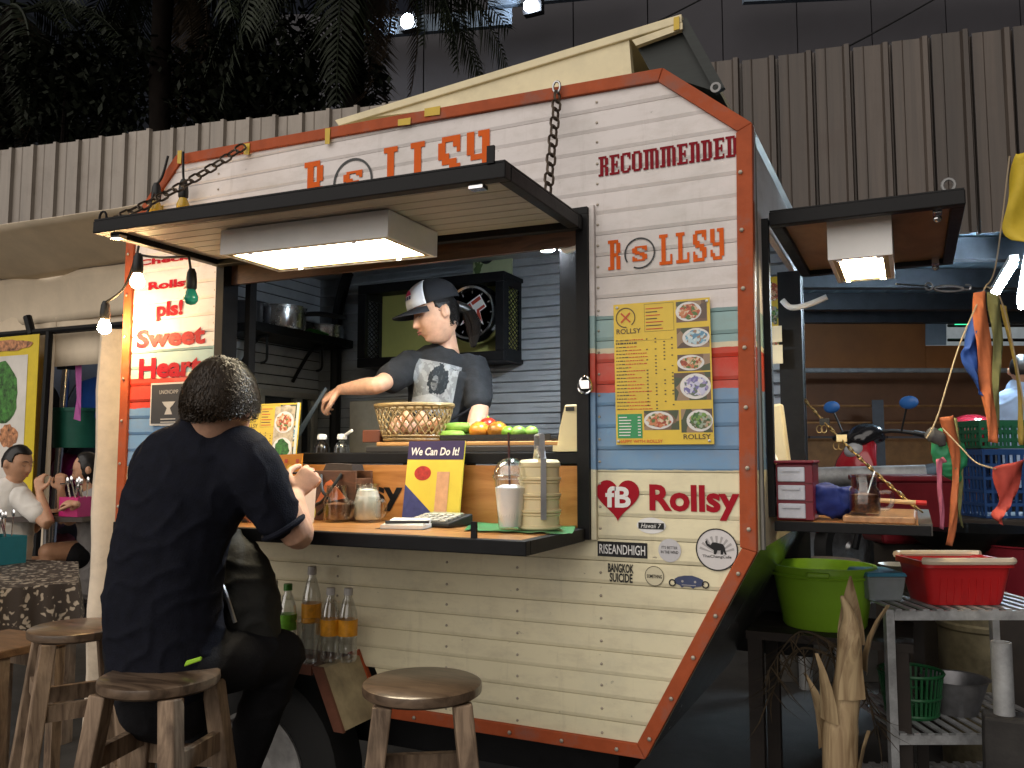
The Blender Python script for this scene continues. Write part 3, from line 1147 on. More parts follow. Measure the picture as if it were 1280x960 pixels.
# ---------------------------------------------------------------- dark building far behind
BLD = thing('dark_building', 'dark grey windowless building rising behind the corrugated wall', 'building', J(900, 570, 24) * 1.0)
DKB = M('dark_render', (0.040, 0.038, 0.045), .7, var=.12, scale=.6)
PBL = M('blue_lit_ledge', (0.12, 0.16, 0.21), .6, var=.12)  # bluish lamp light on the building's ledges, put into the band colour
b0, b1 = J(330, 570, 26), J(1500, 570, 26)
bd = (b1 - b0).normalized()
bn = V((bd.y, -bd.x, 0))
blen = (b1 - b0).length
for i in range(12):
    a = b0 + bd * (blen * i / 12 + .02)
    b = b0 + bd * (blen * (i + 1) / 12 - .02)
    hh = 17.5 if i > 1 else 15.6
    MB().prism([(a.x, a.y, 0), (b.x, b.y, 0), (b.x, b.y, hh), (a.x, a.y, hh)], -bn * .5).build('wall_panel', DKB, BLD)
for (u0, v0, u1, v1) in ((930, -24, 1330, -6), (430, 18, 640, 40), (610, -20, 800, 0)):
    q = [J(u0, v0 + 8, 25.8), J(u1, v0 - 8, 25.8), J(u1, v1 - 10, 25.8), J(u0, v1 + 8, 25.8)]
    MB().prism(q, -bn * .2).build('lit_ledge', PBL, BLD)


def bulb_glow(name, col, s):
    return M(name, (.9, .9, .9), .4, var=0, emit=col, estr=s)


for (u, v) in ((665, 8), (511, 28)):
    c = J(u, v, 25.4)
    t_ = thing('flood_light', 'bright bluish flood light on the %s of the dark building' % ('upper ledge' if u > 600 else 'lower ledge behind palm leaves'), 'light', c)
    MB().prism([c + V((-.3, 0, -.2)), c + V((.3, 0, -.2)), c + V((.3, 0, .3)), c + V((-.3, 0, .3))], (0, .25, 0)).build('housing', BLACKM, t_)
    MB().ball(c + V((0, -.1, 0)), .22, 12, 8, 1, .5, 1).build('lens', bulb_glow('flood_glow', (.75, .86, 1), 60), t_, True)

CAB = M('cable', (0.012, 0.012, 0.012), .5, var=0)
for i, (a, b, lab) in enumerate((((375, 216, 9.0), (905, -16, 12), 'thin black overhead cable crossing in front of the palm'), ((690, 225, 8.5), (1190, -14, 12), 'black overhead cable running up behind the roof hatch of the trailer'))):
    one('overhead_cable', MB().tube(sag(J(*a), J(*b), .12, 14), .012, 5), CAB, lab, 'cable', origin=J(*a), smooth=True)

# ---------------------------------------------------------------- palms and dark foliage over the wall
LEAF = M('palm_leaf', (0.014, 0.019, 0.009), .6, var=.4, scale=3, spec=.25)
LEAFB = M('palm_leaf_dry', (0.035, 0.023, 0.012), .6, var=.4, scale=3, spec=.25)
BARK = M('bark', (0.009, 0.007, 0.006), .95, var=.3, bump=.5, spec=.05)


def frond_mesh(L, droop, seed, nl=46, leaf=.5):
    rnd = random.Random(seed)
    mb = MB()
    n = 12
    pts = []
    for i in range(n + 1):
        s = i / n
        pts.append(V((L * (s - .12 * droop * s * s), 0, L * (.42 * s - (.30 + .55 * droop) * s * s))))
    mb.tube(pts, [.028 * (1 - i / n) + .004 for i in range(n + 1)], 5)
    for i in range(nl):
        s = .14 + .86 * i / nl
        f = s * n
        k = min(int(f), n - 1)
        p = pts[k].lerp(pts[k + 1], f - k)
        d = (pts[k + 1] - pts[k]).normalized()
        ll = leaf * math.sin(math.pi * (.12 + .86 * s)) ** .6 * rnd.uniform(.8, 1.15)
        for sg in (-1, 1):
            o = (d * .55 + V((0, sg, 0)) * .8 + V((0, 0, rnd.uniform(-.25, .05)))).normalized()
            mid = p + o * ll * .5 + V((0, 0, -.05 * ll))
            tip = p + o * ll + V((0, 0, -ll * rnd.uniform(.25, .6)))
            w = d * (.016 + .008 * rnd.random())
            mb.add([p - w * .5, p + w * .5, mid + w, mid - w, tip], [(0, 1, 2, 3), (3, 2, 4)])
    return mb.mesh('frond')


FR = [frond_mesh(2.9, .5, 1), frond_mesh(2.6, .9, 2), frond_mesh(2.3, 1.3, 3)]
for m in FR:
    m.materials.append(LEAF)
FRD = frond_mesh(2.2, 1.6, 5)
FRD.materials.append(LEAFB)


def palm(pos, nf, seed, label):
    rnd = random.Random(seed)
    t = thing('palm_tree', label, 'palm tree', (pos.x, pos.y, 0), 'palms behind the corrugated wall')
    k = 14
    pts = [V((pos.x + .15 * math.sin(i * .4), pos.y, pos.z * i / k)) for i in range(k + 1)]
    MB().tube(pts, [.19 - .07 * i / k + (.012 if i % 2 else 0) for i in range(k + 1)], 10).build('trunk', BARK, t, True)
    top = pts[-1] - V((pos.x, pos.y, 0))
    for i in range(nf):
        dry = i >= nf - 3
        me = FRD if dry else FR[i % 3]
        o = bpy.data.objects.new('frond', me)
        COL.objects.link(o)
        o.parent = t
        o.location = top + V((0, 0, rnd.uniform(-.15, .1)))
        az_ = 2 * math.pi * i / nf * 2.4 + rnd.uniform(-.2, .2)
        o.rotation_euler = (rnd.uniform(-.25, .25), rnd.uniform(-.5, .75) if not dry else rnd.uniform(.5, 1.0), az_)
        s = rnd.uniform(.85, 1.1)
        o.scale = (s, s, s)


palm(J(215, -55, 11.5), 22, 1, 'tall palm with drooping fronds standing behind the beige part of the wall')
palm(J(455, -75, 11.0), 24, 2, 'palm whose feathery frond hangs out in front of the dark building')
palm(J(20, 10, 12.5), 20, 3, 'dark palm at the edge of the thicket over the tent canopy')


def leafy(name, c, r, n, seed, label, cat='tree'):
    rnd = random.Random(seed)
    t = thing(name, label, cat, (c.x, c.y, 0))
    mb = MB()
    for i in range(n):
        a, b_, rr = rnd.uniform(0, 6.283), rnd.uniform(-1, 1), rnd.random() ** .4
        w = math.sqrt(1 - b_ * b_)
        lump = 1 + .35 * mnoise.noise(V((math.cos(a) * w * 2, math.sin(a) * w * 2, b_ * 2 + seed)))
        p = c + V((math.cos(a) * w * r[0], math.sin(a) * w * r[1], b_ * r[2])) * rr * lump
        d = V((rnd.uniform(-1, 1), rnd.uniform(-1, 1), rnd.uniform(-1.2, .4))).normalized()
        x, y = frame_of(d)
        L, W = rnd.uniform(.10, .2), rnd.uniform(.03, .05)
        mb.add([p, p + d * L * .5 + x * W, p + d * L, p + d * L * .5 - x * W], [(0, 1, 2, 3)])
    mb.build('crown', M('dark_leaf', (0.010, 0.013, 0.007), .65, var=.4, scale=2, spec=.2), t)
    tr = MB().tube([(c.x, c.y, 0), (c.x + .1, c.y, c.z * .6), (c.x, c.y + .1, c.z)], [.16, .12, .05], 8)
    for i in range(6):
        a = i * 1.05
        tr.tube([(c.x, c.y, c.z * .7), c + V((math.cos(a) * r[0] * .6, math.sin(a) * r[1] * .6, r[2] * .3))], [.05, .015], 6)
    tr.build('trunk', BARK, t, True)


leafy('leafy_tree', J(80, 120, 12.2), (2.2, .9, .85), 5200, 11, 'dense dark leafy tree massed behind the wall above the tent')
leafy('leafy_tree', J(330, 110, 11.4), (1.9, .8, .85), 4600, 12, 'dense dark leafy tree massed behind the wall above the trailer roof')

# ---------------------------------------------------------------- shed on the right behind the end awning
SHED = thing('open_shed', 'open parking shed with brown timber back wall under a corrugated roof', 'shed', (1.2, 7.5, 0))
CEI = M('shed_roof_sheet', (0.42, 0.56, 0.66), .5, .2, var=.2, scale=2)  # blue cast of the tube light is partly put into the sheet colour
BEAM = M('shed_beam', (0.055, 0.06, 0.07), .5, .3, var=.2)
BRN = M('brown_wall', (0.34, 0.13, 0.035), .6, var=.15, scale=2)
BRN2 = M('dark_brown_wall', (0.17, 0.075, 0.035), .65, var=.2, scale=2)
e0 = J(940, 570, 10.2); e1 = J(1400, 570, 10.2)
ed = (e1 - e0).normalized(); en = V((-ed.y, ed.x, 0))
RZ = 3.08
for i in range(24):        # roof sheets running front to back
    a = e0 + ed * (i * .26) - ed * .4
    f_ = a - en * 4.0
    g_ = a + en * .2
    w = ed * .25
    MB().hexa([(p.x, p.y, RZ + .11) for p in (f_, f_ + w, g_ + w, g_)] + [(p.x, p.y, RZ + .12) for p in (f_, f_ + w, g_ + w, g_)]).build('roof_sheet', CEI, SHED)
for dpt in (6.75, 7.9, 9.1, 10.0):
    a, b = J(900, 570, dpt), J(1420, 570, dpt)
    MB().bar((a.x, a.y, RZ), (b.x, b.y, RZ), .12, .18).build('beam', BEAM, SHED)


def back_panel(u0, v0, u1, v1, d, m, th=.05, name='wall_board'):
    q = [J(u0, v0, d), J(u1, v0, d), J(u1, v1, d), J(u0, v1, d)]
    z1 = (q[0].z + q[1].z) / 2
    z0 = (q[2].z + q[3].z) / 2
    q[0].z = q[1].z = z1
    q[2].z = q[3].z = z0
    n = en * th
    return MB().prism(q, n).build(name, m, SHED)


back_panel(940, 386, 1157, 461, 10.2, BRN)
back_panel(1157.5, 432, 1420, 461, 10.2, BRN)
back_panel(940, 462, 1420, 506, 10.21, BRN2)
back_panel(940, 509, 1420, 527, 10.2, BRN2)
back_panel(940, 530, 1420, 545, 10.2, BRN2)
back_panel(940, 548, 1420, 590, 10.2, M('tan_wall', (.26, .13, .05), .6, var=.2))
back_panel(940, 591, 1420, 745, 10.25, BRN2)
back_panel(1130, 372, 1420, 436, 12.5, M('pale_room_wall', (.42, .5, .56), .6, var=.1), name='room_wall')
back_panel(1157, 384, 1183, 431, 10.19, M('pale_blue_board', (.32, .42, .52), .6, var=.1), .03, 'door_panel')
for v in (407, 425, 436):
    a, b = J(1185, v, 11.2), J(1420, v, 11.2)
    MB().tube([a, b], .022, 6).build('rail', BLACKM, SHED, True)
ex = J(1208, 400, 11.0)
xs = thing('exit_sign', 'small green lit exit sign under the shed roof', 'sign', ex)
MB().prism([ex + ed * -.13 + V((0, 0, -.055)), ex + ed * .13 + V((0, 0, -.055)), ex + ed * .13 + V((0, 0, .055)), ex + ed * -.13 + V((0, 0, .055))], en * .05).build('panel', M('exit_green', (.02, .3, .12), .4, var=0, emit=(.05, .8, .35), estr=.9), xs)
MB().prism([ex + ed * -.07 + V((0, 0, -.012)) - en * .004, ex + ed * -.0 + V((0, 0, -.012)) - en * .004, ex + ed * .0 + V((0, 0, .012)) - en * .004, ex + ed * -.07 + V((0, 0, .012)) - en * .004], en * .003).build('arrow', M('exit_white', (.8, .9, .85), .4, var=0, emit=(.8, 1, .9), estr=1.2), xs)
for v, m in ((463, GALV), (507.5, M('copper_rail', (.4, .2, .08), .4, .6, var=.2)), (528.5, M('copper_rail'))):
    a, b = J(950, v, 9.6), J(1410, v, 9.6)
    MB().tube([a, b], .028 if v == 463 else .014, 8).build('rail', m, SHED, True)
for u in (1097, 1240):
    a = J(u, 500, 9.55)
    MB().box((a.x - .06, a.y - .03, 0), (a.x + .06, a.y + .03, a.z)).build('post', BEAM, SHED)
# fluorescent tubes under the shed roof
for (u0, v0, d0, u1, v1, d1, lab) in ((1243, 371, 6.9, 1268, 330, 6.2, 'lit white fluorescent tube hanging under the shed roof beside flags'), (1276, 384, 6.9, 1288, 322, 6.1, 'lit white fluorescent tube at the outer side of the shed roof')):
    a, b = J(u0, v0, d0), J(u1, v1, d1)
    t_ = thing('tube_light', lab, 'light', a)
    MB().tube([a, b], .022, 8).build('tube', bulb_glow('tube_glow', (.66, .85, 1.0), 110), t_, True)
    MB().bar(a + V((0, 0, .05)), b + V((0, 0, .05)), .06, .04).build('batten', WHITEP, t_)

# thick steel pipe rail
a, b = J(1000, 597, 5.2), J(1142, 594, 5.0)
pr = thing('pipe_rail', 'thick grey steel pipe rail in front of the parked motorbikes', 'rail', (a.x, a.y, 0))
MB().tube([a + (a - b) * .4, b + (b - a) * .1], .062, 14).build('pipe', GALV, pr, True)
for p in (a, b):
    MB().tube([(p.x, p.y, 0), (p.x, p.y, p.z - .03)], .04, 10).build('post', GALV, pr, True)

# ---------------------------------------------------------------- tent on the left
CANV = M('canvas', (0.74, 0.62, 0.46), .75, var=.1, scale=3, bump=.15, bscale=8)
TENT = thing('canvas_tent', 'beige canvas market tent with a doorway and dark frame', 'tent', (-6.0, 2.4, 0))
TYB = 2.4
rz = PY(60, 344, TYB).z


def sheet(name, p00, p10, p11, p01, m, parent, nu=14, nv=10, amp=.03, sc=1.3, th=.004):
    mb = MB()
    vs = []
    n = (V(p10) - V(p00)).cross(V(p01) - V(p00)).normalized()
    for j in range(nv + 1):
        for i in range(nu + 1):
            p = V(p00).lerp(V(p10), i / nu).lerp(V(p01).lerp(V(p11), i / nu), j / nv)
            e = min(1, 4 * min(i / nu, 1 - i / nu) + .3)
            vs.append(p + n * amp * e * mnoise.noise(p * sc))
    w = nu + 1
    mb.add(vs, [(j * w + i, j * w + i + 1, (j + 1) * w + i + 1, (j + 1) * w + i) for j in range(nv) for i in range(nu)])
    o = mb.build(name, m, parent, True, 60)
    so = o.modifiers.new('solid', 'SOLIDIFY')
    so.thickness = th
    return o


sheet('roof_cloth', (-8.6, 1.75, PY(20, 284, 1.75).z), (-3.4, 1.7, PY(20, 284, 1.75).z - .02), (-3.4, TYB, rz), (-8.6, TYB, rz), CANV, TENT, 18, 8, .09, .9)
vz = PY(60, 402, TYB).z
sheet('valance', (-8.6, TYB - .02, rz), (-3.6, TYB - .02, rz), (-3.6, TYB + .03, vz), (-8.6, TYB + .03, vz), CANV, TENT, 30, 6, .05, 2)
xa, xb = PY(60, 500, TYB).x, PY(119, 500, TYB).x
zt = PY(90, 456, TYB).z
sheet('wall_cloth', (-8.6, TYB + .05, vz + .1), (xa, TYB + .05, vz + .1), (xa, TYB + .05, .05), (-8.6, TYB + .05, .05), CANV, TENT, 14, 10, .05, 1.5)
sheet('wall_cloth', (xa, TYB + .051, vz + .1), (xb, TYB + .051, vz + .1), (xb, TYB + .051, zt), (xa, TYB + .051, zt), CANV, TENT, 6, 4, .01, 1.5)
sheet('wall_cloth', (xb, TYB + .05, vz + .1), (-3.2, TYB + .05, vz + .1), (-3.2, TYB + .05, .05), (xb, TYB + .05, .05), CANV, TENT, 12, 10, .04, 1.5)
fz = PY(60, 418, TYB).z
MB().tube([(-8.6, TYB - .05, fz + .03), (-4.3, TYB - .05, fz)], .03, 8).build('frame_bar', BLACKM, TENT, True)
MB().tube([(PY(42, 404, TYB).x, TYB - .06, fz + .16), (PY(48, 420, TYB).x, TYB - .06, fz)], .035, 8).build('frame_bar', BLACKM, TENT, True)
pz = PY(50, 560, TYB - .1)
MB().tube([(pz.x, TYB - .1, 0), (pz.x + .05, TYB - .1, fz)], .03, 8).build('frame_leg', BLACKM, TENT, True)
# wrapped post next to the trailer
q = J(137, 500, 3.95)
wp = thing('wrapped_post', 'pale canvas-wrapped tent post standing against the trailer end', 'post', (q.x, q.y, 0))
mb = MB()
for i in range(15):
    z_ = J(137, 412, 3.95).z * i / 14
    w = .068 + .006 * math.sin(i * 1.7)
    for k in range(12):
        a = 2 * math.pi * k / 12
        r_ = w * (1 + .10 * math.cos(4 * a))
        mb.v.append(V((q.x + math.cos(a) * r_, q.y + math.sin(a) * r_ * .8, z_)))
for i in range(14):
    for k in range(12):
        mb.f.append([i * 12 + k, i * 12 + (k + 1) % 12, (i + 1) * 12 + (k + 1) % 12, (i + 1) * 12 + k])
        mb.m.append(0)
mb.f.append(list(range(14 * 12, 15 * 12)))
mb.m.append(0)
mb.build('wrap', M('post_canvas', (.70, .60, .47), .7, var=.12, dirt=.4, dirtcol=(.25, .19, .12)), wp, True, 50)

# things seen through the tent doorway
TARP = M('blue_grey_tarp', (0.22, 0.27, 0.38), .5, var=.2, scale=2)
tp = MB()
o = sheet('back_tarp', (-8.6, 3.0, 2.9), (-5.0, 3.2, 2.9), (-5.0, 3.2, .2), (-8.6, 3.0, .2), TARP, None, 24, 18, .06, 2.2)
tag(o, 'blue-grey tarpaulin hanging behind the tent doorway', 'tarpaulin')
a, b = PY(68, 640, 2.65), PY(83, 462, 2.65)
lp = thing('tent_pole', 'bright metal pole leaning in the tent doorway', 'pole', a)
MB().tube([a + (a - b) * .55, b], .035, 10).build('shaft', CHROME, lp, True)
MB().box(b - V((.06, .05, 0)), b + V((.06, .05, .10))).build('collar', BLACKP, lp)
c = PY(98, 557, 2.78)
bk = thing('hanging_bucket', 'dark green plastic bucket hanging in the tent doorway', 'bucket', c)
GRB = M('green_bucket', (0.02, 0.16, 0.11), .4, var=.12)
MB().lathe([(.0, 0), (.205, 0), (.225, .32), (.237, .32), (.237, .35), (.218, .35), (.20, .02), (0, .02)], c - V((0, 0, .02)), 28).build('body', GRB, bk, True)
MB().tube(catmull([c + V((-.225, 0, .32)), c + V((-.1, 0, .52)), c + V((0, 0, .58)), c + V((.1, 0, .52)), c + V((.225, 0, .32))], 4), .006, 6).build('handle', STEEL, bk, True)
PNK = M('pink_ribbon', (0.55, 0.13, 0.42), .5, var=.1)
a = PY(98, 454, 2.52)
one('hanging_ribbon', MB().add([a + V((-.05, 0, .05)), a + V((.04, 0, .05)), a + V((.03, .02, -.4)), a + V((.06, 0, -.5)), a + V((-.03, 0, -.48)), a + V((-.015, .01, -.3))], [(0, 1, 2, 5), (5, 2, 3, 4)]), PNK, 'pink ribbon dangling in front of the hanging green bucket', 'ribbon')
BLU = M('bright_blue', (0.02, 0.10, 0.42), .4, var=.15)
a = PY(114, 497, 2.86)
one('storage_crate', MB().hexa([a + V(p) for p in ((-.12, -.1, -.2), (.25, -.1, -.2), (.25, .1, -.2), (-.12, .1, -.2), (-.06, -.1, .14), (.28, -.1, .2), (.28, .1, .2), (-.06, .1, .14))]), BLU, 'bright blue plastic crate behind the green bucket', 'crate', bevel=.02)
a = PY(64, 520, 2.92)
o = MB()
o.tube(catmull([a + V((-.15, 0, .32)), a + V((-.02, 0, .12)), a + V((.1, 0, -.1)), a + V((.05, 0, -.35))], 5), [.05, .07, .08, .09, .09, .09, .10, .10, .11, .12, .12, .12, .12, .12, .11, .1], 10)
one('hung_jacket', o, M('black_cloth', (.008, .008, .01), .8, var=.2), 'black jacket hung up inside the tent doorway', 'jacket', smooth=True)
MAG = M('magenta_foil', (0.30, 0.02, 0.16), .35, var=.3, scale=6)
PUR = M('mauve_cloth', (0.33, 0.20, 0.36), .6, var=.25, scale=5)
for i, (u, v, s, m, lab) in enumerate(((84, 588, .34, MAG, 'shiny magenta foil balloon below the green bucket'), (60, 572, .26, M('crimson', (.16, .01, .04), .5, var=.2), 'crimson cushion beside the leaning tent pole'), (68, 630, .42, PUR, 'mauve cloth bundle at the foot of the leaning pole'), (92, 620, .30, M('lilac', (.36, .26, .44), .6, var=.25), 'lilac cloth bundle behind the long-haired diner'), (75, 700, .5, M('rose', (.32, .10, .14), .6, var=.3), 'rose coloured bundle low in the tent doorway'))):
    mb = MB().ball(PY(u, v, 2.80 + .04 * i), s * .62, 18, 12, 1, .35, .8)
    mb.v = [p + V((0, 0, 1)) * .06 * mnoise.noise(p * 6) for p in mb.v]
    one('cloth_bundle' if i > 1 else ('foil_balloon' if i == 0 else 'cushion'), mb, m, lab, 'balloon' if i == 0 else ('cushion' if i == 1 else 'cloth'), smooth=True)

# yellow food banner on the tent wall
BY = 2.3
bo = PY(-24, 700, BY)
bx, bz_t = PY(49, 422, BY).x, PY(20, 420, BY).z
bl = PY(-30, 500, BY).x
bzb = PY(40, 640, BY).z
bn_ = thing('food_banner', 'yellow-bordered food banner hanging on the tent wall', 'banner', ((bl + bx) / 2, BY, bzb))
MB().box((bl, BY, bzb), (bx, BY + .006, bz_t)).build('sheet', M('banner_yellow', (.70, .52, .02), .4, var=.08), bn_)
w_, h_ = bx - bl, bz_t - bzb
pr_ = MB()
o3 = V((bl, BY - .003, bzb))
rect_flat(pr_, o3, (1, 0, 0), (0, 0, 1), .0, .05, w_ - .13, h_ - .17)
pr_.build('print', M('banner_white', (.72, .68, .62), .4, var=.12, scale=3), bn_)
fd = MB()
FOODG = M('food_green', (0.05, 0.18, 0.03), .5, var=.9, scale=22)
FOODO = M('food_orange', (0.50, 0.22, 0.10), .5, var=.8, scale=20)
p = PY(2, 492, BY - .005)
blob_flat(fd, p, (1, 0, 0), (0, 0, 1), .22, .27, 4, 26, .08)
fd.build('print', FOODG, bn_)
fd = MB()
blob_flat(fd, PY(10, 545, BY - .005), (1, 0, 0), (0, 0, 1), .12, .10, 6, 22, .15)
blob_flat(fd, PY(10, 432, BY - .005), (1, 0, 0), (0, 0, 1), .3, .05, 6, 22, .15)
fd.build('print', FOODO, bn_)
# ---------------------------------------------------------------- lettering and stickers on the trailer side
EX, EZ = V((1, 0, 0)), V((0, 0, 1))
LY = -.0050


def S(u, v, y=LY):
    return PY(u, v, y)


# big ROLLSY above the awning
a, b = S(380, 232), S(612, 190)
ztop = S(600, 163).z
mb = MB()
ps = slab(mb, 'R LLSY', V((a.x, LY, ztop - .175)), EX, EZ, b.x - a.x, .175, gap=1.7)
mb.build('lettering', ORV, TR)


def ring_o(cx, cz, r):
    m1 = MB()
    ring_flat(m1, (cx, LY, cz), EX, EZ, r * .90, r, 40, a0=-2.0, a1=3.7)
    m1.build('lettering', BLKV, TR)
    m2 = MB()
    slab(m2, 'S', V((cx - r * .48, LY, cz - r * .5)), EX, EZ, r * .96, r * .95)
    m2.build('lettering', ORV, TR)


ring_o(a.x + ps[1][0] + ps[1][1] / 2, ztop - .10, .085)
# RECOMMENDED
a, b = S(748, 207), S(921, 183)
mb = MB()
slab(mb, 'RECOMMENDED', V((a.x, LY, S(748, 221).z)), EX, EZ, b.x - a.x, .062, gap=.75)
mb.build('lettering', DREDV, TR)
# smaller ROLLSY
a, b = S(760, 318), S(905, 305)
mb = MB()
zb = S(760, 338).z
hh = S(880, 288).z - S(880, 327).z
ps = slab(mb, 'R LLSY', V((a.x, LY, zb)), EX, EZ, b.x - a.x, hh, gap=1.7)
mb.build('lettering', ORV, TR)
ring_o(a.x + ps[1][0] + ps[1][1] / 2, zb + hh * .47, hh * .52)
# Check in Rollsy pls! Sweet Heart
for s_, u0, v0, u1, v1 in (('Check in', 172, 333, 262, 313), ('Rollsy', 185, 366, 243, 346), ('pls!', 195, 402, 229, 374), ('Sweet', 170, 436, 257, 405), ('Heart', 173, 474, 252, 443)):
    a, b = S(u0, v0), S(u1, v1)
    mb = MB()
    text(mb, s_, a, EX, EZ, b.x - a.x, (b.z - a.z) * 1.0, .045)
    mb.build('lettering', REDV, TR)
# heart with fB, and Rollsy
hc = S(772, 625)
hp_ = []
for i in range(48):
    t_ = 2 * math.pi * i / 48
    hp_.append(V((hc.x + 16 * math.sin(t_) ** 3 * .00415, LY, hc.z + .008 + (13 * math.cos(t_) - 5 * math.cos(2 * t_) - 2 * math.cos(3 * t_) - math.cos(4 * t_)) * .0042)))
MB().flat(hp_).build('sticker', REDV, TR)
mb = MB()
text(mb, 'fB', S(757, 634) + V((0, -.0012, 0)), EX, EZ, .078, .062, .03)
mb.build('lettering', WHTV, TR)
mb = MB()
a, b = S(812, 648), S(924, 607)
text(mb, 'Rollsy', a, EX, EZ, b.x - a.x, b.z - a.z, .035)
mb.build('lettering', REDV, TR)

# stickers
Y1, Y2, Y3 = LY, LY - .0012, LY - .0024


def sticker(parts):
    base = None
    for mb, m in parts:
        o = mb.build('sticker' if base is None else 'print', m, base or TR)
        base = base or o


a, b = S(747, 695), S(809, 679)
m1 = MB().add([(a.x, Y1, a.z), (b.x, Y1, a.z), (b.x, Y1, b.z), (a.x, Y1, b.z)], [(0, 1, 2, 3)])
m2 = MB()
text(m2, 'RISEANDHIGH', V((a.x + .006, Y2, a.z + .008)), EX, EZ, b.x - a.x - .012, b.z - a.z - .016, .01)
sticker([(m1, BLKV), (m2, WHTV)])
c = S(814, 657)
m1, m2, m3, m4 = MB(), MB(), MB(), MB()
disc_flat(m1, c, EX, EZ, .043, .023)
ring_flat(m2, c, EX, EZ, .0, .001, 3)
rect_flat(m2, c + V((0, -.0012, 0)), EX, EZ, -.038, -.010, .038, .008)
text(m3, 'Hawaii 7', c + V((-.030, -.0024, -.007)), EX, EZ, .06, .013, .0, .3)
sticker([(m1, WHTV), (m2, BLKV), (m3, WHTV)])
c = S(837, 688)
m1, m2 = MB(), MB()
disc_flat(m1, c, EX, EZ, .033)
text(m2, "IT'S BETTER", c + V((-.023, -.0012, .004)), EX, EZ, .046, .008)
text(m2, 'IN THE WIND', c + V((-.025, -.0012, -.009)), EX, EZ, .05, .008, .01)
sticker([(m1, M('grey_sticker', (.55, .54, .56), .4, var=.05)), (m2, BLKV)])
# round elephant sticker
c = S(896, 687)
R_ = .058
m1, m2, m3, m4 = MB(), MB(), MB(), MB()
disc_flat(m1, c, EX, EZ, R_ * .97, n=40)
ring_flat(m4, c + V((0, -.0012, 0)), EX, EZ, R_ * .95, R_ * 1.01)
for i in range(9):
    an = math.radians(18 + i * 18)
    d0, d1 = an - .07, an + .07
    cc = c + V((0, -.0006, -.012))
    m2.add([cc, cc + V((math.cos(d0), 0, math.sin(d0))) * R_ * .86, cc + V((math.cos(d1), 0, math.sin(d1))) * R_ * .86], [(0, 1, 2)])
el = [(-.030, .022), (-.025, .025), (-.024, .016), (-.016, .012), (-.012, .019), (-.004, .020), (.006, .018), (.016, .016), (.021, .008), (.023, -.004), (.026, -.012), (.021, -.013), (.018, -.004), (.016, -.013), (.010, -.013), (.010, -.002), (.002, -.002), (-.002, -.013), (-.008, -.013), (-.008, -.002), (-.013, .001), (-.019, .005), (-.026, .010), (-.030, .018)]
m3.flat([c + V((x * 1.05, -.0014, z)) for x, z in el])
text(m3, 'TheChangCafe', c + V((-.040, -.0014, -.025)), EX, EZ, .08, .010, .01)
sticker([(m1, M('sticker_pale', (.66, .63, .63), .4, var=.04)), (m2, GREYV), (m3, BLKV), (m4, BLKV)])
# outline lettering sticker
mb = MB()
text(mb, 'BANGKOK', S(760, 715), EX, EZ, .078, .026, .03)
text(mb, 'SUICIDE', S(762, 727), EX, EZ, .070, .026, .03)
mb.build('sticker', BLKV, TR)
c = S(818, 720)
m1, m2 = MB(), MB()
disc_flat(m1, c, EX, EZ, .028)
ring_flat(m2, c + V((0, -.001, 0)), EX, EZ, .0265, .028)
text(m2, 'SOMETHING', c + V((-.022, -.0012, -.006)), EX, EZ, .044, .010, .02)
sticker([(m1, M('sticker_cream', (.66, .60, .42), .4, var=.05)), (m2, BLKV)])
# hot rod sticker
c = S(861, 727)
m1, m2, m3 = MB(), MB(), MB()
car = [(-.042, -.006), (-.040, .006), (-.030, .012), (-.012, .016), (.010, .017), (.028, .012), (.040, .007), (.043, -.006), (.034, -.012), (.018, -.014), (.012, -.019), (.004, -.014), (-.014, -.014), (-.020, -.018), (-.026, -.012)]
m1.flat([c + V((x, 0, z)) for x, z in car])
for sx in (-1, 1):
    ring_flat(m2, c + V((sx * .047, -.0012, -.006)), EX, EZ, .007, .0105, 16)
    disc_flat(m3, c + V((sx * .018, -.0012, 0)), EX, EZ, .0035, n=10)
rect_flat(m3, c + V((0, -.0012, 0)), EX, EZ, -.02, -.011, .02, -.009)
sticker([(m1, NAVYV), (m2, BLKV), (m3, GREYV)])
# dark round-cornered card by the customer's head
a, b = S(189, 532), S(238, 477)
pc = thing('notice_card', 'dark grey notice card with pale emblem and border stuck beside the hatch', 'notice', ((a.x + b.x) / 2, -.012, a.z))
MB().box((a.x, -.013, a.z), (b.x, -.0095, b.z)).build('card', M('card_pale', (.6, .56, .5), .5, var=.05), pc)
MB().box((a.x + .007, -.0145, a.z + .007), (b.x - .007, -.0131, b.z - .007)).build('field', M('card_dark', (.035, .035, .038), .5, var=.15), pc)
mb = MB()
cx = (a.x + b.x) / 2
text(mb, 'UNIONCAMP', V((cx - .05, -.016, b.z - .045)), EX, EZ, .10, .016)
mb.prism([(cx - .035, -.0155, b.z - .075), (cx + .035, -.0155, b.z - .075), (cx + .022, -.0155, b.z - .09), (cx + .008, -.0155, b.z - .1), (cx + .02, -.0155, b.z - .125), (cx - .02, -.0155, b.z - .125), (cx - .008, -.0155, b.z - .1), (cx - .022, -.0155, b.z - .09)], (0, .001, 0))
for i in range(3):
    rect_flat(mb, (cx, -.016, b.z - .145 - i * .012), EX, EZ, -.04, 0, .04, .004)
mb.build('print', M('card_print', (.45, .43, .40), .5, var=.1), pc)

# ---------------------------------------------------------------- menus
YEL = M('menu_yellow', (0.72, 0.50, 0.035), .3, var=.10, scale=6, coat=.15)
MGREEN = M('menu_green', (0.02, 0.28, 0.09), .2, var=.06)


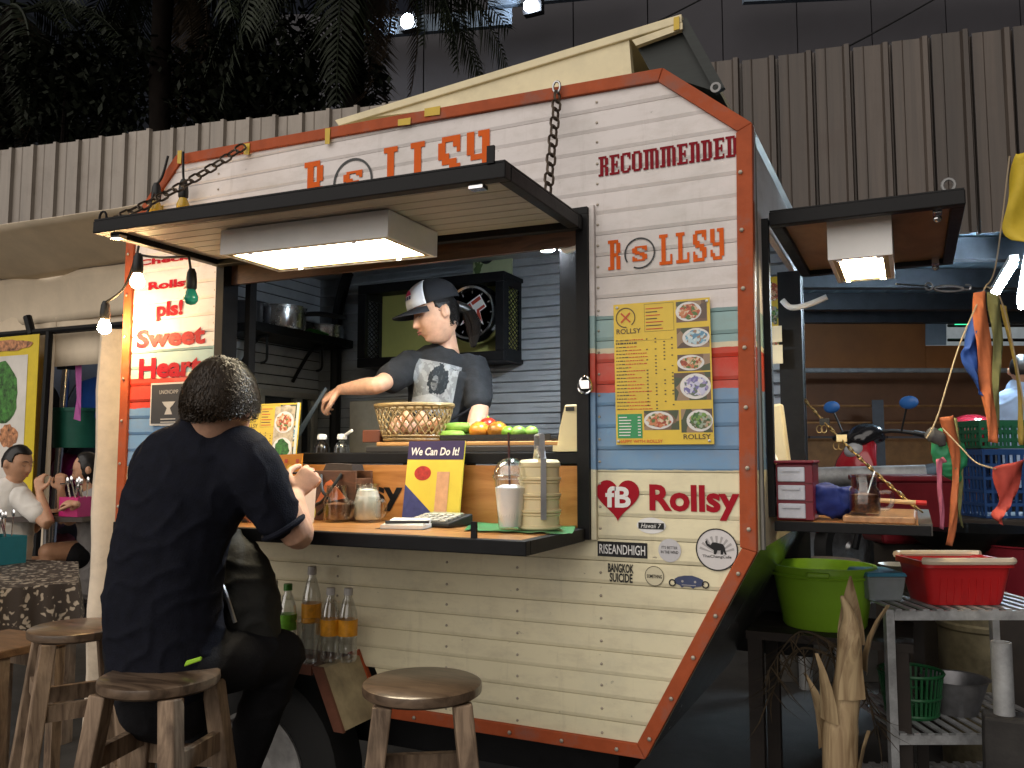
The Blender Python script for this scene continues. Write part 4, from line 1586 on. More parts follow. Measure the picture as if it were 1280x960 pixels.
def food(name, cols, scale=120, rough=.3):
    m = bpy.data.materials.new(name)
    m.use_nodes = True
    nt = m.node_tree
    ge = nt.nodes.new('ShaderNodeNewGeometry')
    nz = nt.nodes.new('ShaderNodeTexNoise')
    nz.inputs['Scale'].default_value = scale * .5
    ad = nt.nodes.new('ShaderNodeVectorMath')
    ad.operation = 'MULTIPLY_ADD'
    ad.inputs[1].default_value = (.02, .02, .02)
    nt.links.new(ge.outputs['Position'], nz.inputs['Vector'])
    nt.links.new(nz.outputs['Color'], ad.inputs[0])
    nt.links.new(ge.outputs['Position'], ad.inputs[2])
    vo = nt.nodes.new('ShaderNodeTexVoronoi')
    vo.inputs['Scale'].default_value = scale
    nt.links.new(ad.outputs[0], vo.inputs['Vector'])
    sp = nt.nodes.new('ShaderNodeSeparateColor')
    nt.links.new(vo.outputs['Color'], sp.inputs[0])
    rp = nt.nodes.new('ShaderNodeValToRGB')
    rp.color_ramp.interpolation = 'CONSTANT'
    while len(rp.color_ramp.elements) < len(cols):
        rp.color_ramp.elements.new(.5)
    for i, c in enumerate(cols):
        rp.color_ramp.elements[i].position = i / len(cols)
        rp.color_ramp.elements[i].color = (*c, 1)
    nt.links.new(sp.outputs[0], rp.inputs[0])
    nt.links.new(rp.outputs[0], nt.nodes['Principled BSDF'].inputs['Base Color'])
    nt.nodes['Principled BSDF'].inputs['Roughness'].default_value = rough
    MATS[name] = m
    return m


FRED = food('food_red', [(.45, .08, .03), (.62, .38, .22), (.30, .05, .02), (.70, .55, .38), (.08, .16, .03), (.55, .20, .08)])
FGRN = food('food_leaf', [(.05, .16, .03), (.16, .30, .06), (.30, .36, .28), (.10, .10, .04), (.45, .30, .20), (.03, .09, .02)])
FBLU = food('food_violet', [(.16, .15, .38), (.55, .55, .72), (.30, .26, .48), (.70, .66, .70), (.12, .16, .12)])
FCYA = food('food_cyan', [(.16, .38, .52), (.45, .60, .66), (.10, .26, .40), (.62, .68, .68), (.30, .20, .14)])
PLATE = M('plate_print', (0.74, 0.72, 0.70), .25, var=.05)
MDARK = M('print_dark', (0.08, 0.05, 0.02), .35, var=0)
MRED = M('print_red', (0.55, 0.07, 0.015), .35, var=0)


def menu(t, o, ex, ey, w, h, rich=True):
    ex, ey = V(ex).normalized(), V(ey).normalized()
    n = ex.cross(ey).normalized()
    o = V(o)
    MB().prism([o, o + ex * w, o + ex * w + ey * h, o + ey * h], -n * .003).build('card', YEL, t)
    L = [MB() for _ in range(11)]
    o1, o2 = o + n * .0008, o + n * .0016
    P = lambda fx, fy: o2 + ex * (w * fx) + ey * (h * fy)
    rnd = random.Random(5)
    # pictures
    for (x0, y0, x1, y1, mi) in ((.66, .84, .97, .985, 0), (.66, .66, .985, .80, 1), (.66, .50, .985, .615, 0), (.62, .30, .985, .49, 2), (.30, .10, .66, .235, 0), (.68, .08, .99, .24, 3)):
        rect_flat(L[10], o + n * .0004, ex, ey, x0 * w, y0 * h, x1 * w, y1 * h)
        cx_, cy_ = (x0 + x1) / 2 + .03 * (1 if mi else -1), (y0 + y1) / 2
        disc_flat(L[0], o1 + ex * (w * cx_) + ey * (h * cy_), ex, ey, (x1 - x0) * w * .42, (y1 - y0) * h * .46)
        blob_flat(L[1 + mi], P(cx_ + .005, cy_), ex, ey, (x1 - x0) * w * .34, (y1 - y0) * h * .36, int(x0 * 100 + y0 * 10), 30, .10)
    rect_flat(L[5], o1, ex, ey, .02 * w, .045 * h, .28 * w, .215 * h)
    for i in range(7):
        rect_flat(L[6], o2, ex, ey, .035 * w, (.062 + i * .021) * h, (.12 + rnd.random() * .05) * w, (.069 + i * .021) * h)
        rect_flat(L[6], o2, ex, ey, .235 * w, (.062 + i * .021) * h, .265 * w, (.069 + i * .021) * h)
    y = .245
    while y < .74:
        x = .02
        head = rnd.random() < .16
        end = .05 + rnd.uniform(.12, .32)
        while x < end:
            ww = rnd.uniform(.010, .038)
            rect_flat(L[7] if (head or x < .12) else L[8], o1, ex, ey, x * w, y * h, (x + ww) * w, (y + (.011 if head else .0055 + rnd.random() * .002)) * h)
            x += ww + .006
        for xc in (.34, .43, .52, .60):
            if rnd.random() < .6:
                rect_flat(L[7], o1, ex, ey, xc * w, y * h, (xc + .018) * w, (y + .008) * h)
        if head:
            rect_flat(L[7], o1, ex, ey, .02 * w, (y + .018) * h, .62 * w, (y + .0195) * h)
        y += .0245
    # box of specials, logo, headings
    for x0, y0, x1, y1 in ((.33, .79, .635, .792), (.33, .985, .635, .987), (.33, .792, .333, .985), (.632, .792, .635, .985)):
        rect_flat(L[7], o1, ex, ey, x0 * w, y0 * h, x1 * w, y1 * h)
    for i in range(7):
        rect_flat(L[7 if i % 2 else 8], o1, ex, ey, .345 * w, (.805 + i * .024) * h, (.45 + rnd.random() * .14) * w, (.812 + i * .024) * h)
    ring_flat(L[7], P(.13, .90), ex, ey, w * .095, w * .105, 30, a0=-.9, a1=4.8)
    for s_ in (-1, 1):
        c_ = P(.13, .90)
        d_ = (ex * s_ * .7 + ey * .7)
        q_ = (ex * .7 - ey * s_ * .7) * (w * .008)
        c_ = c_ + n * (.0006 if s_ > 0 else 0)
        L[8].add([c_ - d_ * w * .07 - q_, c_ - d_ * w * .07 + q_, c_ + d_ * w * .07 + q_, c_ + d_ * w * .07 - q_], [(0, 1, 2, 3)])
    text(L[7], 'ROLLSY', P(.03, .785), ex, ey, w * .26, h * .036, .01)
    if rich:
        text(L[7], 'ROLLSY', P(.70, .035), ex, ey, w * .27, h * .034, .01)
        text(L[9], 'HAPPY WITH ROLLSY', P(.03, .012), ex, ey, w * .46, h * .022, .02)
    for mb, m in zip(L, (PLATE, FRED, FCYA, FBLU, FGRN, MGREEN, WHTV, MDARK, MRED, M('print_orange', (.62, .13, .02), .3, var=0), food('photo_table', [(.16, .09, .05), (.10, .06, .04), (.30, .2, .12), (.05, .07, .03)], 30))):
        if mb.f:
            mb.build('print', m, t)


a = S(772, 556)
b = S(894, 556)
top = S(880, 373)
mn = thing('menu_poster', 'large yellow laminated menu poster with food photos on the trailer side', 'poster', ((a.x + b.x) / 2, -.016, a.z))
menu(mn, (a.x, -.0165, a.z), EX, EZ + V((-.012, 0, 0)), b.x - a.x, top.z - a.z)
for p in ((a.x + .01, a.z + .01), (b.x - .01, a.z + .01), (a.x + .01, top.z - .01), (b.x - .01, top.z - .01)):
    MB().lathe([(.0, .0), (.004, 0), (.004, .002), (0, .003)], (p[0] - .003, -.018, p[1]), 8, (0, -1, 0)).build('staple', STEEL, mn, True)
# ---------------------------------------------------------------- interior of the trailer
# shelf on the left end wall with pots
sh = thing('wall_shelf', 'black wall shelf inside the trailer carrying cooking pots', 'shelf', (-2.72, .85, 2.0))
sA, sB = PY(300, 392, .55), PY(428, 408, 1.02)
SZ = 1.995
MB().box((-2.845, .45, SZ - .04), (-2.60, 1.16, SZ)).build('board', BLACKM, sh, bevel=.003)
for yy in (.58, .98):
    MB().tube(catmull([(-2.84, yy, SZ - .22), (-2.80, yy, SZ - .16), (-2.72, yy, SZ - .06), (-2.65, yy, SZ - .045)], 4), .009, 6).build('bracket', BLACKM, sh, True)
    MB().tube(catmull([(-2.66, yy, SZ - .045), (-2.655, yy, SZ - .12), (-2.66, yy, SZ - .16), (-2.69, yy, SZ - .17)], 4), .006, 6).build('hook', BLACKM, sh, True)
POT = M('pot_aluminium', (0.62, 0.62, 0.62), .25, .95, var=.15, scale=20)


def saucepan(name, label, c, r, h, handle, m=POT):
    t = thing(name, label, 'pot', c)
    MB().lathe([(0, 0), (r * .96, 0), (r, .01), (r, h), (r + .006, h), (r + .006, h + .004), (r - .004, h + .004), (r - .006, .008), (0, .006)], c, 28).build('body', m, t, True)
    if handle:
        d = V(handle)
        a_ = V(c) + d.normalized() * r + V((0, 0, h * .85))
        MB().tube(catmull([a_, a_ + d * .4 + V((0, 0, .012)), a_ + d + V((0, 0, .004))], 4), [.010, .011, .012, .012, .013, .013, .012, .011, .006], 8).build('handle', BLACKP, t, True)
    return t


saucepan('saucepan', 'aluminium saucepan with black handle on the wall shelf', V((-2.70, .72, SZ)), .115, .105, (.10, .20, .0))
saucepan('cooking_pot', 'dark pot at the near end of the wall shelf', V((-2.74, .53, SZ)), .075, .10, None, M('dark_pot', (.10, .10, .11), .35, .8, var=.2))
saucepan('metal_bowl', 'low steel bowl at the far end of the wall shelf', V((-2.70, 1.05, SZ)), .10, .06, None)
mb = MB()
for i in range(7):
    mb.tube(catmull([(-2.68 + random.uniform(-.03, .03), .86 + i * .012, SZ + .004), (-2.66, .88 + i * .01, SZ + .025), (-2.64 + random.uniform(-.03, .03), .93 + i * .01, SZ + .006)], 3), .006, 5)
mb.box((-2.70, .87, SZ + .001), (-2.63, .95, SZ + .008))
tag(mb.build('green_herbs', M('herb_green', (.05, .25, .04), .5, var=.4, scale=40), None, True), 'small bunch of green herbs between the pan and bowl on the shelf', 'herbs', kind='stuff')

# clock in a black shadow box on the back wall
BX0, BX1, BZ0, BZ1, BYF, BYB = -2.50, -1.66, 1.815, 2.235, .985, 1.196
cb0, cb1 = PY(446, 450, BYF), PY(630, 338, BYF)
BX0, BX1 = cb0.x, cb1.x
BZ0, BZ1 = PY(640, 447, BYF).z - .008, cb1.z + .0
sb = thing('display_box', 'black framed display box with mesh sides on the back wall', 'display box', ((BX0 + BX1) / 2, 1.19, BZ0))
w = .045
for a, b in (((BX0, BZ1 - w), (BX1, BZ1)), ((BX0, BZ0), (BX1, BZ0 + w)), ((BX0, BZ0 + w + .0005), (BX0 + w, BZ1 - w - .0005)), ((BX1 - w, BZ0 + w + .0005), (BX1, BZ1 - w - .0005))):
    MB().box((a[0], BYF, a[1]), (b[0], BYF + .03, b[1])).build('frame', BLACKM, sb, bevel=.003)
MB().box((BX0 + .001, BYF + .031, BZ1 - .02), (BX1 - .001, BYB, BZ1 - .001)).build('top', BLACKM, sb)
MB().box((BX0 + .001, BYF + .031, BZ0 + .001), (BX1 - .001, BYB, BZ0 + .02)).build('bottom', BLACKM, sb)
YBK = M('box_lining', (0.42, 0.42, 0.13), .5, var=.06)
MB().box((BX0 + .01, BYB - .012, BZ0 + .021), (BX1 - .01, BYB - .006, BZ1 - .021)).build('lining', YBK, sb)
for xx in (BX0 + .004, BX1 - .012):
    for zz in (BZ0 + .0205, BZ1 - .060):
        MB().box((xx, BYF + .031, zz), (xx + .008, BYB - .013, zz + .0395)).build('side_rail', BLACKM, sb)
    for yy in (BYF + .031, BYB - .04):
        MB().box((xx, yy, BZ0 + .0605), (xx + .008, yy + .026, BZ1 - .0605)).build('side_rail', BLACKM, sb)
    mb = MB()
    n_ = 12
    hz = BZ1 - BZ0 - .12
    for i in range(-4, n_):
        for sg in (1, -1):
            y0, y1 = BYF + .057, BYB - .041
            z0 = BZ0 + .06 + i * hz / n_
            z1 = z0 + hz * 3 / n_
            if sg < 0:
                z0, z1 = z1, z0
            lo, hi = BZ0 + .06, BZ1 - .06
            pa, pb = V((xx + .004 + sg * .0015, y0, z0)), V((xx + .004 + sg * .0015, y1, z1))
            def clipz(p, q):
                if p.z < lo:
                    p = p.lerp(q, (lo - p.z) / (q.z - p.z))
                if p.z > hi:
                    p = p.lerp(q, (hi - p.z) / (q.z - p.z))
                return p
            if max(z0, z1) <= lo or min(z0, z1) >= hi:
                continue
            mb.bar(clipz(pa, pb), clipz(pb, pa), .0025, .004)
    tag(mb.build('mesh_side', BLACKM, sb), kind='stuff')
cc = PY(592, 392, BYF + .05)
ck = thing('wall_clock', 'round chrome-rimmed clock with black face and red-white emblem inside the display box', 'clock', cc)
CR = .125
MB().lathe([(CR * .86, .0), (CR * .92, .035), (CR, .04), (CR * 1.08, .03), (CR * 1.12, .0), (CR * 1.1, -.04), (0, -.04)], cc, 40, (0, -1, 0)).build('rim', CHROME, ck, True)
MB().lathe([(0, .012), (CR * .87, .012)], cc, 36, (0, -1, 0)).build('face', M('clock_black', (.015, .016, .018), .3, var=.1), ck)
mb = MB()
for i in range(12):
    a = i * math.pi / 6
    p = cc + V((math.cos(a) * CR * .74, -.0135, math.sin(a) * CR * .74))
    d = V((math.cos(a), 0, math.sin(a)))
    q = V((-d.z, 0, d.x))
    mb.add([p - q * .0025, p + q * .0025, p + q * .0025 + d * .012, p - q * .0025 + d * .012], [(0, 1, 2, 3)])
mb.build('hour_mark', GREYV, ck)
e1, e2 = V((.86, 0, .5)), V((-.5, 0, .86))
ce = cc + V((.0, -.014, .005))
mb = MB().flat([ce + e1 * x + e2 * y for x, y in ((-.085, -.02), (-.02, .012), (-.02, .05), (.015, .05), (.075, .05), (.075, -.02), (.035, -.02), (.02, -.085), (-.005, -.02))])
mb.build('emblem', WHTV, ck)
ce = ce + V((0, -.001, 0))
mb = MB().flat([ce + e1 * x + e2 * y for x, y in ((-.072, -.018), (-.014, .008), (-.014, .044), (.012, .044), (.012, -.018))])
mb.build('emblem', M('emblem_red', (.42, .05, .03), .4, var=.15), ck)
mb = MB().flat([ce + e1 * x + e2 * y for x, y in ((.018, .044), (.07, .044), (.07, .026), (.018, .026))])
mb.flat([ce + e1 * x + e2 * y for x, y in ((.026, -.004), (.07, -.004), (.07, -.016), (.034, -.016), (.022, -.07), (.012, -.03))])
tag(mb.build('emblem', M('emblem_red'), ck), kind='stuff')
# little picture above
a, b = PY(588, 338, 1.15), PY(637, 315, 1.15)
pic = thing('small_picture', 'small pale green picture card with dark motif above the display box', 'picture', ((a.x + b.x) / 2, 1.17, a.z))
MB().box((a.x, 1.175, a.z - .05), (b.x, 1.186, b.z + .05)).build('card', M('pale_green_card', (.5, .55, .33), .5, var=.08), pic)
mb = MB()
disc_flat(mb, V(((a.x + b.x) / 2 - .03, 1.1735, b.z + .0)), EX, EZ, .04)
mb.build('motif', BLKV, pic)
mb = MB()
blob_flat(mb, V((a.x + .03, 1.1735, a.z + .01)), EX, EZ, .022, .045, 8, 16, .5)
mb.build('motif', M('motif_green', (.12, .18, .06), .5, var=.4), pic)
# LED puck lamp under the header
lc = PY(684, 309, .10)
led = thing('led_lamp', 'small bright white round lamp hanging inside the serving hatch', 'light', lc)
MB().lathe([(.0, .035), (.02, .035), (.036, .012), (.038, 0), (.034, 0)], lc, 20).build('shade', WHITEP, led, True)
MB().lathe([(.0, -.016), (.02, -.012), (.032, -.002), (.032, .0), (.0, .001)], lc, 20).build('lens', bulb_glow('led_glow', (.76, .89, 1.0), 800), led, True)
MB().tube([lc + V((0, 0, .035)), V((lc.x, lc.y, 2.338))], .004, 6).build('cord', WHITEP, led, True)
one('cable_loop', MB().tube(catmull([PY(697, 288, .05), PY(698, 305, .05), PY(708, 313, .03), PY(722, 308, .02), PY(730, 300, .0)], 5), .010, 8), WHITEP, 'white cable looping from the hatch lamp to the window post', 'cable', smooth=True)
# sliding window in the left end wall
wx = -2.846
a, b = PX(318, 560, wx), PX(392, 487, wx)
y0, y1 = a.y, b.y
z0, z1 = 1.36, PX(350, 489, wx).z
sw = thing('sliding_window', 'small aluminium sliding window in the far inside wall of the trailer', 'window', (wx, (y0 + y1) / 2, z0))
for aa, bb in (((y0, z1 - .03), (y1, z1)), ((y0, z0), (y1, z0 + .03)), ((y0, z0 + .0305), (y0 + .03, z1 - .0305)), ((y1 - .03, z0 + .0305), (y1, z1 - .0305)), (((y0 + y1) / 2 + .05, z0 + .0305), ((y0 + y1) / 2 + .09, z1 - .0305))):
    MB().box((wx, aa[0], aa[1]), (wx + .03, bb[0], bb[1])).build('frame', M('window_alu', (.55, .54, .5), .35, .8, var=.1), sw)
MB().box((wx + .004, y0 + .03, z0 + .03), (wx + .010, y1 - .03, z1 - .03)).build('pane', M('dark_pane', (.02, .022, .025), .08, var=0), sw)
# wall cabinet door lit on the back wall
a, b = PY(440, 545, 1.19), PY(495, 500, 1.19)
one('fridge_panel', MB().box((a.x, 1.165, 1.40), (b.x + .08, 1.195, b.z)), M('pale_panel', (.42, .38, .30), .4, var=.15), 'pale cupboard panel low on the back wall behind the egg basket', 'panel', bevel=.004)
# things on the inside of the back wall seen through the end window
nw = thing('wall_menu', 'narrow yellow menu card with food pictures on the inside back wall', 'poster', (-.51, 1.19, 1.75))
a, b = PY(962, 440, 1.185), PY(967 + 7, 345, 1.185)
MB().box((a.x - .03, 1.188, a.z), (b.x, 1.194, b.z)).build('card', YEL, nw)
for i, m in enumerate((FRED, FGRN, FRED)):
    mb = MB()
    blob_flat(mb, V(((a.x + b.x) / 2 - .005, 1.1865, b.z - .06 - i * .1)), EX, EZ, .03, .035, i)
    mb.build('print', m, nw)
for i, (u0, v0, u1, v1) in enumerate(((962, 428, 977, 407), (960, 455, 978, 431))):
    a, b = PY(u0, v0, .95), PY(u1, v1, .95)
    one('paper_note', MB().box((a.x, .95, a.z), (b.x, .953, b.z)), M('note_paper', (.66, .60, .45), .6, var=.05), ('upper' if i == 0 else 'lower') + ' cream paper note hanging inside the end window', 'note', 'paper notes in the end window')
a = PY(968, 540, .7)
bg = MB().hexa([a + V(p) for p in ((-.05, -.04, -.11), (.05, -.04, -.11), (.05, .04, -.11), (-.05, .04, -.11), (-.045, -.03, .09), (.03, -.03, .1), (.03, .03, .1), (-.045, .03, .09))])
one('paper_bag', bg, M('cream_bag', (.62, .55, .36), .6, var=.08), 'cream paper packet standing inside the end window', 'packet', bevel=.008)
one('end_worktop', MB().box((-.56, .26, 1.345), (-.43, .98, 1.375)), WOODC, 'wooden inner shelf just inside the end window', 'shelf', bevel=.003)

# ---------------------------------------------------------------- on the inner worktop
LZ = 1.412
a, b = PY(462, 557, .10), PY(727, 555, .10)
one('chopping_board', MB().box((a.x, .075, LZ + .001), (b.x - .02, .40, LZ + .022)), M('dark_board', (.03, .026, .024), .5, var=.2), 'dark chopping board lying on the inner worktop', 'chopping board', bevel=.004)
one('chopping_board', MB().box((a.x + .04, .082, LZ + .0225), (b.x - .03, .36, LZ + .036)), wood('board_wood', (.42, .2, .06), (.58, .31, .11), (2, 18, 18)), 'orange wooden chopping board under the egg basket', 'chopping board', bevel=.003)
BZB = LZ + .037
# woven basket with eggs
bc = PY(517, 548, .17)
bc.z = BZB
bs = thing('egg_basket', 'oval woven cane basket on the chopping board', 'basket', bc)
CANE = wood('cane', (.16, .10, .035), (.32, .22, .09), (6, 6, 6), rough=.5)
bh, r0, r1 = .125, .105, .142


def bell(a, t):
    r_ = r0 + (r1 - r0) * t ** .8
    return bc + V((math.cos(a) * r_ * 1.05, math.sin(a) * r_ * .78, .006 + bh * t))


MB().lathe([(0, .0), (r0, .0), (r0, .008), (0, .008)], bc, 28, sy=.78, sx=1.05).build('base', CANE, bs, True)
for i in range(28):
    a = 2 * math.pi * i / 28
    for sg in (1, -1):
        MB().tube([bell(a + sg * .75 * t, t) + V((0, 0, 0)) for t in (0, .2, .4, .6, .8, 1)], .0030, 5).build('cane', CANE, bs, True)
for t_, rr in ((.02, .006), (.12, .0045), (.97, .007), (1.0, .006)):
    MB().loop([bell(2 * math.pi * i / 32, t_) for i in range(32)], rr, 6).build('rim' if t_ > .5 else 'hoop', CANE, bs, True)
EGG = M('egg_brown', (.58, .30, .18), .5, var=.15, scale=30)
for i, (x, y, z) in enumerate(((-.06, -.03, .05), (0, -.05, .05), (.06, -.03, .05), (-.03, .03, .05), (.04, .04, .05), (-.02, -.01, .085), (.035, -.005, .083), (-.075, .02, .07), (.085, .01, .06))):
    one('egg', MB().ball(bc + V((x, y, z)), .022, 12, 8, 1, 1, 1.25), EGG, 'brown egg lying in the woven cane basket', 'egg', 'eggs in the cane basket', smooth=True)
one('brown_box', MB().box(bc + V((-.20, -.03, .0)), bc + V((-.125, .05, .045))), M('brown_tin', (.16, .05, .025), .4, var=.2), 'small reddish-brown box beside the egg basket', 'box', bevel=.003)
# tray with vegetables
a, b = PY(552, 552, .12), PY(690, 552, .12)
ty = thing('vegetable_tray', 'flat black tray of vegetables on the chopping board', 'tray', ((a.x + b.x) / 2, .2, BZB))
MB().box((a.x, .11, BZB), (b.x, .30, BZB + .008)).build('base', BLACKP, ty)
for q0, q1 in (((a.x, .108), (b.x, .114)), ((a.x, .296), (b.x, .302))):
    MB().box((q0[0], q0[1], BZB + .0085), (q1[0], q1[1], BZB + .022)).build('rim', BLACKP, ty)
TOMR = M('tomato_red', (.50, .035, .015), .25, var=.15, scale=12, coat=.3)
TOMO = M('tomato_orange', (.60, .20, .02), .25, var=.25, scale=14, coat=.3)
LIME = M('lime_green', (.16, .30, .02), .35, var=.25, scale=25)
CUC = M('cucumber', (.22, .38, .06), .4, var=.3, scale=25)


def tomato(u, v, r, m, label):
    c = PY(u, v, .19)
    c.z = BZB + .008 + r * .82
    t = thing('tomato', label, 'tomato', c)
    MB().ball(c, r, 18, 12, 1, 1, .85).build('fruit', m, t, True)
    for i in range(5):
        a_ = i * 1.257
        MB().add([c + V((0, 0, r * .84)), c + V((math.cos(a_ - .25) * r * .3, math.sin(a_ - .25) * r * .3, r * .87)), c + V((math.cos(a_) * r * .55, math.sin(a_) * r * .55, r * .80)), c + V((math.cos(a_ + .25) * r * .3, math.sin(a_ + .25) * r * .3, r * .87))], [(0, 1, 2, 3)]).build('calyx', CUC, t)


tomato(599, 535, .037, TOMO, 'orange tomato lying at the end of the tray next to the cucumbers')
tomato(622, 535, .037, M('tomato_mix', (.62, .24, .03), .25, var=.55, scale=9, coat=.3), 'yellow and orange tomato between the other tomatoes and the limes')
c = PY(610, 530, .26)
c.z = BZB + .008 + .05
t = thing('tomato', 'red tomato lying behind the two orange ones on the tray', 'tomato', c)
MB().ball(c, .034, 18, 12, 1, 1, .85).build('fruit', TOMR, t, True)
MB().ball(c + V((0, 0, .028)), .006, 6, 5).build('calyx', CUC, t)
for i, (u, yy) in enumerate(((635, .18), (648, .16), (650, .21), (664, .18))):
    c = PY(u, 540, yy)
    c.z = BZB + .03
    one('lime', MB().ball(c, .022, 14, 10, 1.15, 1, 1), LIME if i % 2 == 0 else CUC, 'green lime on the vegetable tray beside the tomatoes', 'lime', 'limes on the vegetable tray', smooth=True)
for i, (u, yy, zz) in enumerate(((563, .16, .022), (575, .2, .022), (570, .18, .05))):
    c = PY(u, 540, yy)
    c.z = BZB + zz
    one('cucumber', MB().tube([c + V((-.065, .02, 0)), c + V((-.05, .015, 0)), c, c + V((.05, -.01, 0)), c + V((.062, -.012, 0))], [.008, .017, .019, .017, .007], 10), CUC, 'short pale green cucumber lying on the vegetable tray', 'cucumber', 'cucumbers on the vegetable tray', smooth=True)
a = PY(562, 525, .30)
a.z = BZB
one('folded_cloth', MB().hexa([a + V(p) for p in ((-.03, -.04, 0), (.13, -.04, 0), (.13, .05, 0), (-.03, .05, 0), (-.025, -.03, .06), (.125, -.03, .05), (.125, .05, .05), (-.025, .05, .06))]), M('blue_cloth', (.35, .45, .52), .7, var=.1), 'folded pale blue cloth behind the cucumbers', 'cloth', bevel=.012)
# white-capped seasoning bottles by the stove
for i, (u, v, lab) in enumerate(((402, 577, 'dark seasoning bottle with white cap behind the wood panel'), (427, 577, 'clear oil bottle with white pouring spout behind the wood panel'))):
    c = PY(u, v, .20)
    c.z = LZ - .03
    t = thing('seasoning_bottle', lab, 'bottle', c)
    MB().lathe([(0, 0), (.028, 0), (.03, .01), (.03, .05), (.018, .068), (.012, .075), (.012, .08), (0, .08)], c, 18).build('body', M('soy_dark', (.015, .012, .01), .15, var=0) if i == 0 else GLASS, t, True)
    MB().lathe([(0, .081), (.018, .081), (.019, .088), (.016, .10), (0, .102)], c, 16).build('cap', WHITEP, t, True)
    if i:
        MB().tube([c + V((.01, 0, .094)), c + V((.06, -.02, .112))], .006, 8).build('spout', WHITEP, t, True)
# cream dispenser at the right of the hatch
a = PY(707, 555, .02)
dz = LZ + .001
dp = thing('napkin_dispenser', 'cream plastic napkin dispenser standing at the hatch post', 'dispenser', (a.x, .04, dz))
CRP = M('cream_plastic', (.66, .56, .33), .35, var=.05)
x0, x1 = PY(697, 540, .04).x, PY(726, 540, .04).x
MB().prism([(x0, .025, dz), (x1, .025, dz), (x1, .025, dz + .145), (x0 + .03, .025, dz + .145), (x0 + .012, .025, dz + .075)], (0, .05, 0)).build('body', CRP, dp, bevel=.004)
MB().box((x0 - .006, .015, dz + .001), (x1, .024, dz + .02)).build('lip', CRP, dp)
MB().box((x0 + .035, .021, dz + .125), (x1 - .015, .0248, dz + .138)).build('slot', BLACKP, dp)

# ---------------------------------------------------------------- on the serving counter
TZ = CZ + .001


def on_counter(u, v):
    p = PZ(u, v, TZ)
    return p


# tiffin carrier
c = on_counter(700, 652)
c = V((-.985, -.14, TZ + .005))
tf = thing('tiffin_carrier', 'stacked cream enamel tiffin carrier with steel handle on the counter', 'tiffin carrier', c)
r = .058
for i in range(4):
    z_ = i * .046
    MB().lathe([(0, z_), (r * 1.02, z_), (r * 1.09, z_ + .004), (r * 1.09, z_ + .009), (r, z_ + .011), (r * .99, z_ + .038), (r * 1.05, z_ + .041), (r * 1.05, z_ + .0455), (0, z_ + .0455)], c, 30).build('tier', CRP, tf, True)
MB().lathe([(0, .184), (r * 1.05, .184), (r * 1.05, .19), (r * .9, .198), (0, .202)], c, 30).build('lid', CRP, tf, True)
HD = M('handle_steel', (.6, .6, .62), .3, .9, var=.1)
for s_ in (-1, 1):
    d = V((.55, -.83, 0)) * s_
    q = V((.83, .55, 0))
    pts = [c + d * (r * 1.14) + V((0, 0, .03)), c + d * (r * 1.14) + V((0, 0, .20)), c + d * (r * .75) + V((0, 0, .228)), c + d * (r * .75) + V((0, 0, .27))]
    for i in range(3):
        MB().bar(pts[i], pts[i + 1], .016, .003, d).build('handle_strap', HD, tf)
MB().tube([c + V((.55, -.83, 0)) * (r * .8) + V((0, 0, .268)), c - V((.55, -.83, 0)) * (r * .8) + V((0, 0, .268))], .007, 8).build('handle_grip', HD, tf, True)
MB().tube([c + V((.55, -.83, 0)) * (r * .7) + V((0, 0, .205)), c - V((.55, -.83, 0)) * (r * .5) + V((0, 0, .235))], .006, 8).build('clasp', HD, tf, True)
# banana leaf
p0, p1, p2, p3 = on_counter(580, 664), on_counter(716, 669), PZ(722, 652, TZ), PZ(592, 650, TZ)
mb = MB()
nu, nv = 22, 6
vs = []
for j in range(nv + 1):
    for i in range(nu + 1):
        p = p0.lerp(p1, i / nu).lerp(p3.lerp(p2, i / nu), j / nv)
        edge = (.012 * math.sin(i * 1.3) if j == 0 else 0)
        vs.append(p + V((0, edge, .0025 + .0012 * math.sin(i * .9) + (.002 * abs(math.sin(i * 1.1)) if j == 0 else 0))))
mb.add(vs, [(j * (nu + 1) + i, j * (nu + 1) + i + 1, (j + 1) * (nu + 1) + i + 1, (j + 1) * (nu + 1) + i) for j in range(nv) for i in range(nu)])
bl_ = one('banana_leaf', mb, M('banana_leaf', (.045, .23, .09), .35, var=.35, scale=9, stretch=(1, 8, 1)), 'green banana leaf laid flat on the counter under the cup', 'leaf', smooth=True, angle=80)
# iced drink
c = PZ(638, 661, TZ + .006)
c.z = TZ + .007
cup = thing('iced_drink', 'clear plastic cup of white iced drink with domed lid and dark straw', 'drink', c)
MB().lathe([(a_ * 1.14, b_ * 1.08) for a_, b_ in [(0, 0), (.029, 0), (.030, .004), (.041, .128), (.044, .128), (.044, .132), (.0395, .130), (.0285, .005), (0, .004)]], c, 32).build('cup', CLEARP, cup, True)
MB().lathe([(a_ * 1.14, b_ * 1.08) for a_, b_ in [(0, .0055), (.0280, .0055), (.0390, .108), (.02, .116), (0, .112)]], c, 28).build('drink', M('milky_drink', (.86, .84, .79), .4, var=.03, scale=40), cup, True)
MB().lathe([(a_ * 1.14, b_ * 1.08) for a_, b_ in [(.0462, .1325), (.047, .140), (.0435, .142), (.041, .155), (.033, .172), (.02, .183), (.008, .187), (.008, .1855), (.019, .1815), (.032, .1705), (.0398, .154), (.0425, .141), (.0455, .1385)]], c, 32, close=True).build('lid', CLEARP, cup, True)
MB().tube([c + V((.0, 0, .03)), c + V((-.004, 0, .19)), c + V((-.006, 0, .275))], .0035, 8).build('straw', M('brown_straw', (.07, .02, .018), .35, var=0), cup, True)
